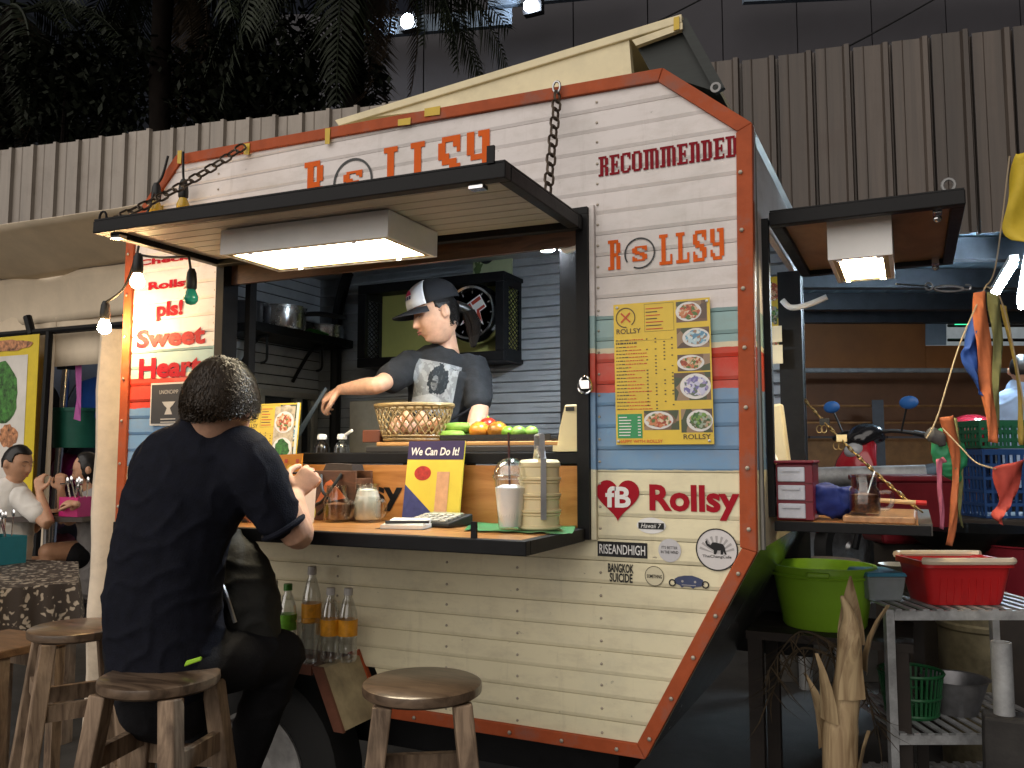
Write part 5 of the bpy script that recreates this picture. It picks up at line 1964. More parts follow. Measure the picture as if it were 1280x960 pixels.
# calculator, notepad with pen
c = on_counter(548, 657)
cal = thing('calculator', 'grey pocket calculator lying on the counter', 'calculator', c)
R3 = Matrix.Rotation(math.radians(-8), 3, 'Z')
Q = lambda x, y, z: c + R3 @ V((x, y, z))
def qbox(x0, y0, z0, x1, y1, z1, sl=0.0):
    return [Q(x0, y0, z0), Q(x1, y0, z0), Q(x1, y1, z0 + sl * 0), Q(x0, y1, z0), Q(x0, y0, z1), Q(x1, y0, z1), Q(x1, y1, z1 + sl), Q(x0, y1, z1 + sl)]
MB().hexa(qbox(-.085, -.06, .001, .085, .065, .014, .022)).build('body', BLACKP, cal, bevel=.004)
MB().hexa([p + V((0, 0, .0)) for p in qbox(-.07, .034, .018, .055, .058, .0335, .004)]).build('display', M('lcd', (.28, .30, .2), .2, var=.05), cal)
KEY = M('calc_key', (.38, .36, .30), .5, var=.1)
for i in range(5):
    for j in range(4):
        x, y = -.072 + i * .029, -.052 + j * .0215
        zz = .0155 + (y + .06) / .125 * .022
        MB().hexa(qbox(x, y, zz, x + .022, y + .015, zz + .004, .0026)).build('key', KEY, cal)
c = on_counter(510, 660)
npd = thing('notepad', 'small white notepad with a dark pen on the counter', 'notepad', c)
R3 = Matrix.Rotation(math.radians(12), 3, 'Z')
MB().hexa(qbox(-.07, -.045, .0005, .06, .05, .012)).build('pages', M('paper', (.76, .73, .66), .6, var=.05), npd)
MB().hexa(qbox(-.065, -.03, .013, .055, .052, .014, .012)).build('top_sheet', M('paper'), npd)
MB().hexa(qbox(-.085, -.048, -.0003, .065, .052, .0004)).build('backing', BLACKP, npd)
MB().tube([Q(-.06, -.03, .019), Q(.07, -.012, .020)], .0045, 8).build('pen', BLACKP, npd, True)


# jam-jar mugs
def jar_mug(c, fill, fcol, label, s=1.0, hdir=(1, -.2, 0), spoon=False):
    t = thing('jar_mug', label, 'jar', c)
    pr = [(0, 0), (.034, 0), (.038, .004), (.039, .012), (.039, .055), (.036, .066), (.031, .072), (.031, .098), (.033, .100), (.033, .103), (.0285, .103), (.0285, .073), (.0335, .066), (.0365, .055), (.0365, .012), (.033, .006), (0, .006)]
    MB().lathe([(a_ * s, b_ * s) for a_, b_ in pr], c, 28).build('jar', GLASS, t, True)
    d = V(hdir).normalized()
    MB().tube(catmull([c + d * .038 * s + V((0, 0, .058 * s)), c + d * .062 * s + V((0, 0, .058 * s)), c + d * .068 * s + V((0, 0, .04 * s)), c + d * .058 * s + V((0, 0, .018 * s)), c + d * .038 * s + V((0, 0, .016 * s))], 4), .0055 * s, 8).build('handle', GLASS, t, True)
    if fill:
        MB().lathe([(0, .007 * s), (.032 * s, .007 * s), (.0358 * s, .013 * s), (.0358 * s, min(fill, .054) * s), (.028 * s, fill * s), (.01 * s, (fill + .004) * s), (0, fill * s)], c, 24).build('contents', fcol, t, True)
    if spoon:
        MB().tube([c + V((.0, .0, .03)), c + V((.03, .02, .125))], .003, 6).build('spoon', CHROME, t, True)
    return t


SUG = M('sugar', (.74, .70, .60), .7, var=.06, scale=80, bump=.3, bscale=300)
CHI = M('chilli_flakes', (.14, .04, .015), .6, var=.6, scale=120, bump=.4, bscale=200)
VIN = M('chilli_vinegar', (.10, .07, .02), .3, var=.8, scale=90)
jar_mug(on_counter(459, 652), .085, SUG, 'glass jar mug full of white sugar on the counter', 1.2)
jar_mug(on_counter(421, 652), .05, M('brown_powder', (.22, .09, .04), .6, var=.4, scale=60), 'glass jar mug with reddish-brown powder in front of the wooden caddy', 1.15)
jar_mug(on_counter(503, 646), .055, VIN, 'glass jar mug of chillies in vinegar beside the standing poster', 1.0, (-.9, -.4, 0), True)
# wooden caddy with handles and an orange paper
c = V((-1.575, -.13, TZ))
c = V((PY(428, 620, -.05).x, -.045, TZ))
cd = thing('wooden_caddy', 'dark brown wooden caddy box with rope handles on the counter', 'caddy', c)
DW = wood('caddy_wood', (.06, .025, .012), (.13, .055, .028), (3, 16, 16), rough=.5)
for x0, y0, x1, y1, h in ((-.085, -.05, .085, -.041, .165), (-.085, .041, .085, .05, .165), (-.085, -.0405, -.076, .0405, .14), (.076, -.0405, .085, .0405, .14)):
    MB().box(c + V((x0, y0, 0)), c + V((x1, y1, h))).build('side', DW, cd, bevel=.002)
MB().box(c + V((-.0755, -.0405, .0)), c + V((.0755, .0405, .008))).build('bottom', DW, cd)
MB().tube(catmull([c + V((-.055, -.052, .15)), c + V((-.03, -.075, .10)), c + V((0, -.075, .065)), c + V((-.05, -.07, .02))], 5), .006, 8).build('rope_handle', BLACKP, cd, True)
MB().tube(catmull([c + V((.03, -.052, .155)), c + V((.01, -.075, .11)), c + V((-.03, -.085, .06)), c + V((-.10, -.09, .045))], 5), .006, 8).build('rope_handle', BLACKP, cd, True)
MB().hexa([c + V(p) for p in ((-.06, -.035, .165), (.06, -.035, .165), (.06, .035, .165), (-.06, .035, .165), (-.05, -.03, .19), (.055, -.03, .185), (.055, .03, .185), (-.05, .03, .19))]).build('cloth', M('dark_felt', (.03, .02, .016), .8, var=.3), cd)
one('orange_leaflet', MB().prism([c + V((-.07, -.060, .055)), c + V((.055, -.060, .075)), c + V((-.01, -.058, .135)), c + V((-.03, -.058, .125))], (0, .002, 0)), M('orange_paper', (.62, .16, .05), .5, var=.08), 'folded orange paper tucked against the wooden caddy', 'leaflet')
# standing poster (generic stand-in for a known artwork, same colours and slogan band)
a = PZ(503, 652, TZ); b = PZ(566, 650, TZ)
a = V((a.x, -.10, TZ)); 
pa, pb = PY(502, 652, -.055), PY(573, 652, -.055)
W_ = pb.x - pa.x
H_ = .265
up = V((0, .16, 1)).normalized()
po = V((pa.x, -.055, TZ + .001))
pst = thing('slogan_poster', 'upright yellow and navy slogan poster leaning against the wood panel', 'poster', po)
nn = EX.cross(up).normalized()
MB().prism([po, po + EX * W_, po + EX * W_ + up * H_, po + up * H_], -nn * .006).build('board', M('poster_yellow', (.70, .55, .06), .4, var=.06), pst)
mb = MB()
o1 = po + nn * .0008
rect_flat(mb, o1, EX, up, 0, H_ * .77, W_, H_)
mb.build('print', M('poster_navy', (.035, .02, .085), .4, var=.08), pst)
mb = MB()
text(mb, 'We Can Do It!', po + nn * .0018 + EX * (W_ * .06) + up * (H_ * .82), EX, up, W_ * .86, H_ * .10, .025, .15)
mb.build('print', WHTV, pst)
mb = MB()
disc_flat(mb, o1 + EX * (W_ * .30) + up * (H_ * .60), EX, up, W_ * .15, H_ * .09)
mb.build('print', M('poster_red', (.42, .03, .02), .4, var=.4, scale=60), pst)
mb = MB()
rect_flat(mb, o1 + nn * .0006, EX, up, W_ * .56, H_ * .12, W_ * .78, H_ * .62)
mb.build('print', M('poster_skin', (.60, .33, .18), .4, var=.12, scale=40), pst)
mb = MB()
mb.flat([o1 + EX * (W_ * x) + up * (H_ * y) for x, y in ((.0, .0), (.70, .0), (.0, .46))])
mb.build('print', M('poster_blue', (.04, .05, .17), .4, var=.25, scale=40), pst)

# standing menu by the customer
pa, pb = PY(292, 612, -.10), PY(364, 612, -.10)
m2 = thing('table_menu', 'yellow menu card with food photos standing on the counter by the customer', 'menu', (pa.x, -.10, TZ))
o_ = V((pa.x, -.10, TZ + .001))
menu(m2, o_, EX, V((0, .10, 1)), pb.x - pa.x, PY(340, 503, -.10).z - TZ, False)
big = MB()
wm, hm = pb.x - pa.x, PY(340, 503, -.10).z - TZ
e3 = V((0, .10, 1)).normalized()
nn = EX.cross(e3).normalized()
oo = o_ + nn * .003
pl = MB(); g1 = MB(); g2 = MB(); rr = MB(); g3 = MB()
rect_flat(rr, o_ + nn * .0024, EX, e3, .58 * wm, .2 * hm, wm * .93, hm * .97)
for i, (fy, mb_) in enumerate(((.83, g1), (.60, g2), (.36, g3))):
    disc_flat(pl, oo + EX * (wm * .755) + e3 * (hm * fy), EX, e3, wm * .165, hm * .095)
    blob_flat(mb_, oo + nn * .0008 + EX * (wm * .755) + e3 * (hm * fy), EX, e3, wm * .13, hm * .078, i + 3, 24, .15)
tag(pl.build('print', PLATE, m2), kind='stuff')
rr.build('print', M('photo_ground', (.5, .42, .3), .4, var=.4, scale=40), m2)
g1.build('print', FRED, m2)
g2.build('print', M('morning_glory', (.03, .13, .02), .4, var=.9, scale=90), m2)
g3.build('print', M('noodle_pink', (.52, .22, .12), .4, var=.6, scale=80), m2)
rect_flat(big, o_ + nn * .0035, EX, e3, wm * .955, 0, wm * 1.0, hm)
big.build('edge', M('acrylic_edge', (.62, .66, .6), .2, var=.05), m2)
# orange-topped noodle carton in front of the hand
c = V((PY(366, 620, -.25).x, -.25, TZ))
ct = thing('food_carton', 'white food carton with orange printed flap on the counter', 'carton', c)
MB().hexa([c + V(p) for p in ((-.055, -.03, 0), (.055, -.03, 0), (.055, .04, 0), (-.055, .04, 0), (-.06, -.035, .14), (.06, -.035, .14), (.06, .045, .14), (-.06, .045, .14))]).build('box', M('carton_white', (.66, .52, .40), .5, var=.06), ct, bevel=.003)
MB().prism([c + V((-.062, -.040, .138)), c + V((.062, -.040, .142)), c + V((.062, -.032, .222)), c + V((-.057, -.032, .216))], (0, .004, 0)).build('flap', M('carton_orange', (.68, .25, .01), .45, var=.06), ct)
fo = c + V((0, -.036, .18))
fu = V((0, .008, .08)).normalized()
fn = EX.cross(fu).normalized()
mb = MB()
blob_flat(mb, fo + EX * -.03 + fn * .003, EX, fu, .012, .012, 2)
mb.build('print', M('print_blue', (.08, .25, .5), .4, var=.2), ct)
mb = MB()
disc_flat(mb, fo + EX * .018 + fn * .003 + fu * -.005, EX, fu, .012)
mb.build('print', M('print_yellow', (.75, .45, .02), .4, var=.05), ct)
for x_ in (-.005, .04):
    mb = MB()
    rect_flat(mb, fo + fn * .003, EX, fu, x_, .012, x_ + .012, .024)
    mb.build('print', MRED, ct)
one('lime_wedge_bag', MB().ball(V((PY(386, 640, -.2).x, -.2, TZ + .033)), .03, 12, 8, .8, .6, 1.1), M('yellow_green', (.45, .42, .03), .4, var=.2), 'small yellow-green packet behind the customer\'s arm', 'packet', smooth=True)

# bowl of food in front of the customer
c = V((-1.98, -.22, TZ))
bw_ = thing('noodle_bowl', 'white bowl of food in front of the seated customer', 'bowl', c)
MB().lathe([(0, 0), (.04, 0), (.045, .006), (.085, .06), (.088, .062), (.084, .062), (.04, .012), (0, .010)], c, 28).build('bowl', WHITEP, bw_, True)
MB().lathe([(0, .052), (.05, .05), (.074, .046), (.0, .02)], c, 20).build('food', FRED, bw_, True)
# ---------------------------------------------------------------- bottles on the fender
PET = CLEARP


def bottle(u, s, lab_m, cap_m, label, yy, h=.235):
    x = PY(u, 826, yy).x
    c = V((x, yy, .7375))
    t = thing('plastic_bottle', label, 'bottle', c, 'empty bottles on the wheel fender')
    pr = [(0, .004), (.02, .0), (.028, .004), (.031, .012), (.031, .05), (.0285, .06), (.0305, .07), (.031, .14), (.029, .158), (.018, .195), (.0125, .206), (.0125, .22), (.0112, .22), (.0112, .206), (.0165, .194), (.0275, .157), (.0295, .14), (.029, .07), (.027, .06), (.0295, .05), (.0295, .012), (.02, .004), (0, .006)]
    MB().lathe([(a_ * s, b_ * h / .235) for a_, b_ in pr], c, 22).build('body', PET, t, True)
    k_ = h / .235
    if lab_m:
        MB().lathe([(.0316 * s, .085 * k_), (.0318 * s, .136 * k_)], c, 22).build('label', lab_m, t, True)
    MB().lathe([(0, .235 * k_), (.0135 * s, .235 * k_), (.0145 * s, .231 * k_), (.0145 * s, .213 * k_), (.0128 * s, .213 * k_)], c, 16).build('cap', cap_m, t, True)


OLB = M('orange_label', (.66, .28, .015), .4, var=.3, scale=30)
GLB = M('green_label', (.16, .42, .03), .4, var=.3, scale=30)
CAPG = M('grey_cap', (.5, .48, .46), .4, var=.1)
bottle(340, 1.0, M('brown_label', (.45, .16, .03), .4, var=.3, scale=30), CAPG, 'empty clear bottle with brownish-orange label next to the green-labelled one', -.09)
bottle(358, 1.0, GLB, M('green_cap', (.06, .25, .03), .4, var=.1), 'empty clear bottle with green label and green cap', -.12)
bottle(388, 1.05, OLB, CAPG, 'tallest clear bottle with orange label in the row on the fender', -.07, .29)
bottle(412, 1.0, OLB, CAPG, 'clear orange-labelled bottle between the tallest bottle and the end bottle', -.13)
bottle(434, 1.0, OLB, CAPG, 'clear orange-labelled bottle at the fender end nearest the empty stool', -.11)
x = PY(386, 826, -.16).x
one('plastic_cup', MB().lathe([(0, 0), (.03, 0), (.04, .13), (.042, .132), (.038, .13), (.0285, .004), (0, .003)], (x, -.165, .7375), 24), CLEARP, 'empty clear plastic cup in front of the tallest bottle', 'cup', smooth=True)

# ---------------------------------------------------------------- festoon bulbs at the left end of the trailer
def festoon(u, v, yy, lit, label, col=None, L=.05):
    c = PY(u, v, yy)
    t = thing('festoon_bulb', label, 'light bulb', c, 'string light bulbs')
    MB().lathe([(0, .075), (.010, .075), (.016, .06), (.019, .03), (.019, .006), (.015, .0)], c, 16).build('socket', BLACKP, t, True)
    m = bulb_glow('bulb_glow_%d' % u, (1, .64, .28), 28 if u > 150 else 200) if lit else col
    MB().lathe([(.014, .002), (.017, -.006), (.025, -.026), (.024, -.04), (.015, -.052), (0, -.056)], c, 18).build('bulb', m, t, True)
    return c


P1 = festoon(172, 342, -.26, True, 'lit warm bulb hanging in front of the red lettering')
P2 = festoon(131, 400, -.12, True, 'lit warm bulb hanging beside the wrapped post')
P3 = festoon(239, 362, -.22, False, 'unlit green bulb hanging below the awning edge', M('green_bulb', (.02, .25, .17), .15, var=0))
P4 = festoon(229, 248, -.05, False, 'unlit amber bulb hanging from the roof trim above the awning beside the chain', M('amber_bulb', (.55, .35, .05), .15, var=0))
P5 = festoon(195, 252, -.04, False, 'unlit amber bulb at the sloping roof corner trim', M('amber_bulb'))
cb = MB()
for pts in ([PY(229, 190, -.03), PY(229, 215, -.045), P4 + V((0, 0, .07))],
            [PY(210, 195, -.03), PY(203, 220, -.035), P5 + V((0, 0, .07))],
            [P5 + V((0, 0, .07)), PY(180, 280, -.12), PY(171, 320, -.25), P1 + V((0, 0, .07))],
            [PY(171, 318, -.25), PY(155, 360, -.18), P2 + V((0, 0, .07))],
            [PY(236, 320, -.21), PY(239, 340, -.22), P3 + V((0, 0, .07))],
            [PY(171, 318, -.25), PY(200, 322, -.24), PY(236, 320, -.21)]):
    cb.tube(catmull(pts, 5), .005, 6)
one('string_light_cord', cb, CAB, 'black cord of the string lights at the trailer end', 'cord', smooth=True)['kind'] = 'stuff'

# ---------------------------------------------------------------- stools
def make_stool(label):
    t = thing('wooden_stool', label, 'stool', (0, 0, 0), 'round wooden bar stools')
    h, r = .84, .148
    MB().lathe([(0, h - .032), (r * .93, h - .032), (r, h - .025), (r * 1.01, h - .014), (r, h - .004), (r * .95, h), (0, h + .001)], (0, 0, 0), 40).build('seat', SEATW, t, True)
    ft, tp_ = .185, .095
    cs = [(1, 1), (-1, 1), (-1, -1), (1, -1)]
    for sx, sy in cs:
        MB().bar((sx * ft, sy * ft, 0), (sx * tp_, sy * tp_, h - .033), .046, .046, (0, 1, 0)).build('leg', STOOLW, t, bevel=.004)
    for i in range(4):
        a_, b_ = cs[i], cs[(i + 1) % 4]
        z_ = .60 + (.05 if i % 2 else 0)
        k_ = ft + (tp_ - ft) * z_ / (h - .033)
        p, q = V((a_[0] * k_, a_[1] * k_, z_)), V((b_[0] * k_, b_[1] * k_, z_))
        d = (q - p).normalized()
        MB().bar(p + d * .02, q - d * .02, .022, .05, (0, 0, 1)).build('stretcher', STOOLW, t)
        z2 = .28 + (.05 if i % 2 else 0)
        k_ = ft + (tp_ - ft) * z2 / (h - .033)
        p, q = V((a_[0] * k_, a_[1] * k_, z2)), V((b_[0] * k_, b_[1] * k_, z2))
        MB().bar(p + d * .02, q - d * .02, .022, .05, (0, 0, 1)).build('stretcher', STOOLW, t)
    return t


st1 = make_stool('empty round wooden stool with dark seat standing below the counter end')
p = PZ(528, 851, .84)
st1.location = (p.x, p.y, 0)
st1.rotation_euler = (0, 0, math.radians(32))
st2 = copy_tree(st1)
st2['label'] = 'round wooden stool the customer in navy sits on'
SEATP = PZ(200, 842, .84)
st2.location = (SEATP.x, SEATP.y, 0)
st2.rotation_euler = (0, 0, math.radians(14))
st3 = copy_tree(st1)
st3['label'] = 'round wooden stool with shiny pale-lit seat behind the customer'
p = PZ(97, 782, .84)
st3.location = (p.x, p.y, 0)
st3.rotation_euler = (0, 0, math.radians(60))
# low wooden stool at the left edge
p = PZ(10, 800, .70)
ls = thing('square_stool', 'square brown wooden stool beside the patterned table', 'stool', (p.x, p.y, 0))
MB().box(p + V((-.2, -.14, -.03)), p + V((.16, .14, 0))).build('seat', wood('brown_seat', (.09, .045, .02), (.18, .1, .05), (3, 16, 16), rough=.4), ls, bevel=.004)
for sx in (-.17, .13):
    for sy in (-.11, .11):
        MB().box((p.x + sx - .02, p.y + sy - .02, 0), (p.x + sx + .02, p.y + sy + .02, .669)).build('leg', STOOLW, ls)
for sy in (-.11, .11):
    MB().box((p.x - .149, p.y + sy - .01, .58), (p.x + .109, p.y + sy + .01, .63)).build('stretcher', STOOLW, ls)

# ---------------------------------------------------------------- tables on the left
TP = M('patterned_cloth', (.30, .25, .20), .6, var=0)
nt = TP.node_tree
vz_ = nt.nodes.new('ShaderNodeTexVoronoi'); vz_.inputs['Scale'].default_value = 26
nz_ = nt.nodes.new('ShaderNodeTexNoise'); nz_.inputs['Scale'].default_value = 15
ge_ = nt.nodes.new('ShaderNodeNewGeometry')
ad_ = nt.nodes.new('ShaderNodeVectorMath'); ad_.operation = 'MULTIPLY_ADD'; ad_.inputs[1].default_value = (.12, .12, .12)
nt.links.new(ge_.outputs['Position'], nz_.inputs['Vector'])
nt.links.new(nz_.outputs['Color'], ad_.inputs[0])
nt.links.new(ge_.outputs['Position'], ad_.inputs[2])
nt.links.new(ad_.outputs[0], vz_.inputs['Vector'])
rp_ = nt.nodes.new('ShaderNodeValToRGB')
rp_.color_ramp.elements[0].position = .30; rp_.color_ramp.elements[0].color = (.50, .43, .34, 1)
rp_.color_ramp.elements[1].position = .42; rp_.color_ramp.elements[1].color = (.055, .042, .034, 1)
nt.links.new(vz_.outputs['Distance'], rp_.inputs[0])
nt.links.new(rp_.outputs[0], nt.nodes['Principled BSDF'].inputs['Base Color'])
k0, k1, k2, k3 = PZ(-60, 742, .78), PZ(98, 728, .78), PZ(98, 702, .78), PZ(-80, 694, .78)
cx_ = (k0 + k1 + k2 + k3) / 4
tb = thing('patterned_table', 'table under a brown leaf-patterned cloth', 'table', (cx_.x, cx_.y, 0))
cl = MB()
ring = [k0, k1, k2, k3]
top_i = len(cl.v)
cl.add([V(p) for p in ring], [(0, 1, 2, 3)])
per = []
for i in range(4):
    a_, b_ = ring[i], ring[(i + 1) % 4]
    for j in range(14):
        per.append(a_.lerp(b_, j / 14))
low = []
for i, p in enumerate(per):
    o_ = (p - cx_); o_.z = 0; o_.normalize()
    low.append(p + o_ * (.02 + .025 * math.sin(i * 1.9)) + V((0, 0, -.26 - .02 * math.sin(i * .8))))
n_ = len(per)
cl.add(per + low, [(i, n_ + i, n_ + (i + 1) % n_, (i + 1) % n_) for i in range(n_)])
cl.build('tablecloth', TP, tb, True, 50)
for p in ring:
    q = p.lerp(cx_, .12)
    MB().box((q.x - .03, q.y - .03, 0), (q.x + .03, q.y + .03, .775)).build('leg', STOOLW, tb)


def cutlery_box(c, col, label, s=1.0, n=9):
    t = thing('cutlery_box', label, 'box', c)
    w, h = .075 * s, .105 * s
    for a_, b_ in (((-w, -w * .8), (w, -w * .8 + .005)), ((-w, w * .8 - .005), (w, w * .8)), ((-w, -w * .8 + .0055), (-w + .005, w * .8 - .0055)), ((w - .005, -w * .8 + .0055), (w, w * .8 - .0055))):
        MB().box(c + V((a_[0], a_[1], 0)), c + V((b_[0], b_[1], h))).build('side', col, t)
    MB().box(c + V((-w + .005, -w * .75, 0)), c + V((w - .005, w * .75, .006))).build('bottom', col, t)
    rnd = random.Random(int(c.x * 100))
    for i in range(n):
        b0_ = c + V((rnd.uniform(-w, w) * .7, rnd.uniform(-w, w) * .5, .01))
        d = V((rnd.uniform(-.3, .3), rnd.uniform(-.25, .25), 1)).normalized()
        L = rnd.uniform(.15, .19) * s
        m_ = MB().tube([b0_, b0_ + d * L], .004, 6)
        m_.ball(b0_ + d * (L + .012), .017, 8, 6, .9, .4, 1.4)
        one('spoon', m_, CHROME, 'steel spoon standing in the %s' % ('teal cutlery box' if s > 1.2 else 'pink cutlery box'), 'spoon', 'spoons in the cutlery boxes', smooth=True)


cutlery_box(PZ(-2, 704, .782), M('teal_box', (.01, .17, .20), .45, var=.08), 'teal box of cutlery on the patterned table', 1.5)
# far dining table
dt = J(60, 648, 5.6)
ft_ = thing('dining_table', 'dark narrow dining table between the two diners', 'table', (dt.x, dt.y, 0))
fx = J(-60, 646, 5.7); fy = J(135, 646, 5.5)
MB().bar(fx, fy, .5, .03, (0, 0, 1)).build('top', M('dark_tabletop', (.05, .035, .028), .4, var=.2), ft_)
for p in (fx.lerp(fy, .15), fx.lerp(fy, .62), fx.lerp(fy, .95)):
    MB().tube([(p.x, p.y, 0), (p.x, p.y, p.z - .015)], .02, 8).build('leg', STEEL, ft_, True)
cutlery_box(J(97, 645, 5.35) + V((0, 0, .0)), M('pink_box', (.50, .02, .16), .45, var=.08), 'pink box of cutlery on the dark dining table', 1.15, 10)
one('dinner_plate', MB().lathe([(0, 0), (.09, 0), (.13, .018), (.128, .02), (.09, .006), (0, .005)], J(50, 644, 5.5) + V((0, 0, .0)), 24), BLACKP, 'dark plate on the dining table in front of the diner in white', 'plate', smooth=True)
# ---------------------------------------------------------------- people
from mathutils.bvhtree import BVHTree
SKIN = M('skin_light', (.58, .33, .22), .5, var=.14, scale=30, bump=.06, bscale=220, sss=.12)
SKINT = M('skin_tan', (.56, .31, .19), .5, var=.1, scale=18, bump=.06, bscale=220, sss=.1)
HAIR = M('black_hair', (.012, .010, .009), .38, var=.3, scale=60, stretch=(3, 3, .6))
HAIRB = M('brown_black_hair', (.030, .018, .009), .5, var=.4, scale=50, stretch=(3, 3, .6))
NAVY = M('navy_polo', (.008, .009, .016), .85, var=.25, scale=40, bump=.5, bscale=260, spec=.2)
BLKC = M('black_denim', (.009, .009, .011), .75, var=.3, scale=30, bump=.4, bscale=180, spec=.25)
CHAR = M('charcoal_tee', (.024, .025, .028), .85, var=.2, scale=30, bump=.4, bscale=240, spec=.2)
WTEE = M('white_tee', (.74, .71, .66), .8, var=.06, bump=.3, bscale=150)
LBLU = M('light_blue_shirt', (.30, .42, .62), .75, var=.1)


def remesh(mb, voxel, smooth=4, disp=0.0, dscale=9.0):
    me = mb.mesh('tmp')
    ob = bpy.data.objects.new('tmp', me)
    COL.objects.link(ob)
    r_ = ob.modifiers.new('r', 'REMESH')
    r_.mode = 'VOXEL'
    r_.voxel_size = voxel
    if smooth:
        s_ = ob.modifiers.new('s', 'SMOOTH')
        s_.factor = .5
        s_.iterations = smooth
    dg = bpy.context.evaluated_depsgraph_get()
    out = bpy.data.meshes.new_from_object(ob.evaluated_get(dg))
    bpy.data.objects.remove(ob)
    bpy.data.meshes.remove(me)
    if disp:
        ns = [v.normal.copy() for v in out.vertices]
        for v, n in zip(out.vertices, ns):
            p = v.co
            k = mnoise.noise(V((p.x * dscale, p.y * dscale, p.z * dscale * .55))) + .5 * mnoise.noise(V((p.x * dscale * 2.3, p.y * dscale * 2.3, p.z * dscale * 1.6)))
            # soft folds: ridged noise
            fold = 1 - abs(mnoise.noise(V((p.x * dscale * .8 + p.z * 3, p.y * dscale * .8, p.z * dscale * .9 - p.x * 4)))) * 2
            v.co = p + n * disp * (k * .6 + max(fold, 0) ** 3 * .9)
    for p in out.polygons:
        p.use_smooth = True
    return out


def put(me, name, m, parent):
    off = wl(parent)
    for v in me.vertices:
        v.co -= off
    me.name = name
    return link_mesh(name, me, m, parent)


def limb(mb, rings, ref, n=16, k=5):
    """rings: (point, rx along ref, ry) ; smooth loft with rounded ends"""
    pts = catmull([r[0] for r in rings], k)
    rx = [v.x for v in catmull([V((r[1], 0, 0)) for r in rings], k)]
    ry = [v.x for v in catmull([V((r[2], 0, 0)) for r in rings], k)]
    P, X, Y = [], [], []
    d0 = (pts[0] - pts[1]).normalized()
    d1 = (pts[-1] - pts[-2]).normalized()
    for f_ in (.92, .7, .38):
        e = math.sqrt(1 - f_ * f_)
        P.append(pts[0] + d0 * min(rx[0], ry[0]) * f_)
        X.append(rx[0] * e)
        Y.append(ry[0] * e)
    P += pts; X += rx; Y += ry
    for f_ in (.38, .7, .92):
        e = math.sqrt(1 - f_ * f_)
        P.append(pts[-1] + d1 * min(rx[-1], ry[-1]) * f_)
        X.append(rx[-1] * e)
        Y.append(ry[-1] * e)
    b = len(mb.v)
    ref = V(ref).normalized()
    m = len(P)
    for i in range(m):
        d = (P[min(i + 1, m - 1)] - P[max(i - 1, 0)]).normalized()
        x = ref - d * ref.dot(d)
        if x.length < .05:
            x = frame_of(d)[0]
        x.normalize()
        y = d.cross(x)
        for j in range(n):
            a = 2 * math.pi * j / n
            mb.v.append(P[i] + x * math.cos(a) * X[i] + y * math.sin(a) * Y[i])
    for i in range(m - 1):
        for j in range(n):
            q = (j + 1) % n
            mb.f.append([b + i * n + j, b + i * n + q, b + (i + 1) * n + q, b + (i + 1) * n + j])
            mb.m.append(0)
    mb.f.append([b + j for j in reversed(range(n))])
    mb.f.append([b + (m - 1) * n + j for j in range(n)])
    mb.m += [0, 0]


def tapered(mb, pts, rr, n=12, k=4):
    limb(mb, [(p, r_, r_) for p, r_ in zip(pts, rr)], frame_of(V(pts[-1]) - V(pts[0]))[0], n, k)


def hbasis(fwd, tilt=0.0, roll=0.0):
    f_ = V(fwd).normalized()
    x = f_.cross(V((0, 0, 1))).normalized()
    u = x.cross(f_).normalized()
    m = Matrix((x, f_, u)).transposed()
    return m @ Matrix.Rotation(tilt, 3, 'X') @ Matrix.Rotation(roll, 3, 'Y')


def head_point(d, s=1.0):
    """surface of a head in its own frame: x right, y face, z up"""
    x, y, z = d
    p = V((x * .076, y * .096, z * .116))
    if p.z < 0:
        t = min(1, -p.z / .116)
        p.x *= 1 - .30 * t ** 1.5
        p.y = p.y * (1 - .10 * t) + .012 * t
    if y > 0:
        p.y -= .010 * max(0, 1 - (p.x / .07) ** 2) * (y ** 2) * .6
    if y < 0:
        p.y *= 1.04
    g = lambda cx, cz, sx, sz: math.exp(-((p.x - cx) / sx) ** 2 - ((p.z - cz) / sz) ** 2)
    if y > 0:
        k = min(1, y * 2)
        dy = 0
        for sg in (-1, 1):
            dy -= .011 * g(sg * .031, .010, .015, .012)
            dy += .004 * g(sg * .031, .008, .011, .007)
            dy += .004 * g(sg * .030, .031, .020, .008)
            dy += .006 * g(sg * .040, -.032, .018, .02)
            dy += .006 * g(sg * .010, -.030, .008, .007)
        nz = max(0, min(1, (.022 - p.z) / .05))
        if -.042 < p.z < .03:
            dy += .024 * math.exp(-(p.x / .011) ** 2) * (nz ** 1.1) * (1 if p.z > -.034 else max(0, (p.z + .042) / .008))
        dy += .008 * g(0, -.053, .019, .0055) + .009 * g(0, -.066, .017, .006) - .004 * g(0, -.0595, .022, .0025)
        dy -= .004 * g(0, -.077, .02, .006)
        dy += .009 * g(0, -.094, .022, .014)
        p.y += dy * k
    return p * s


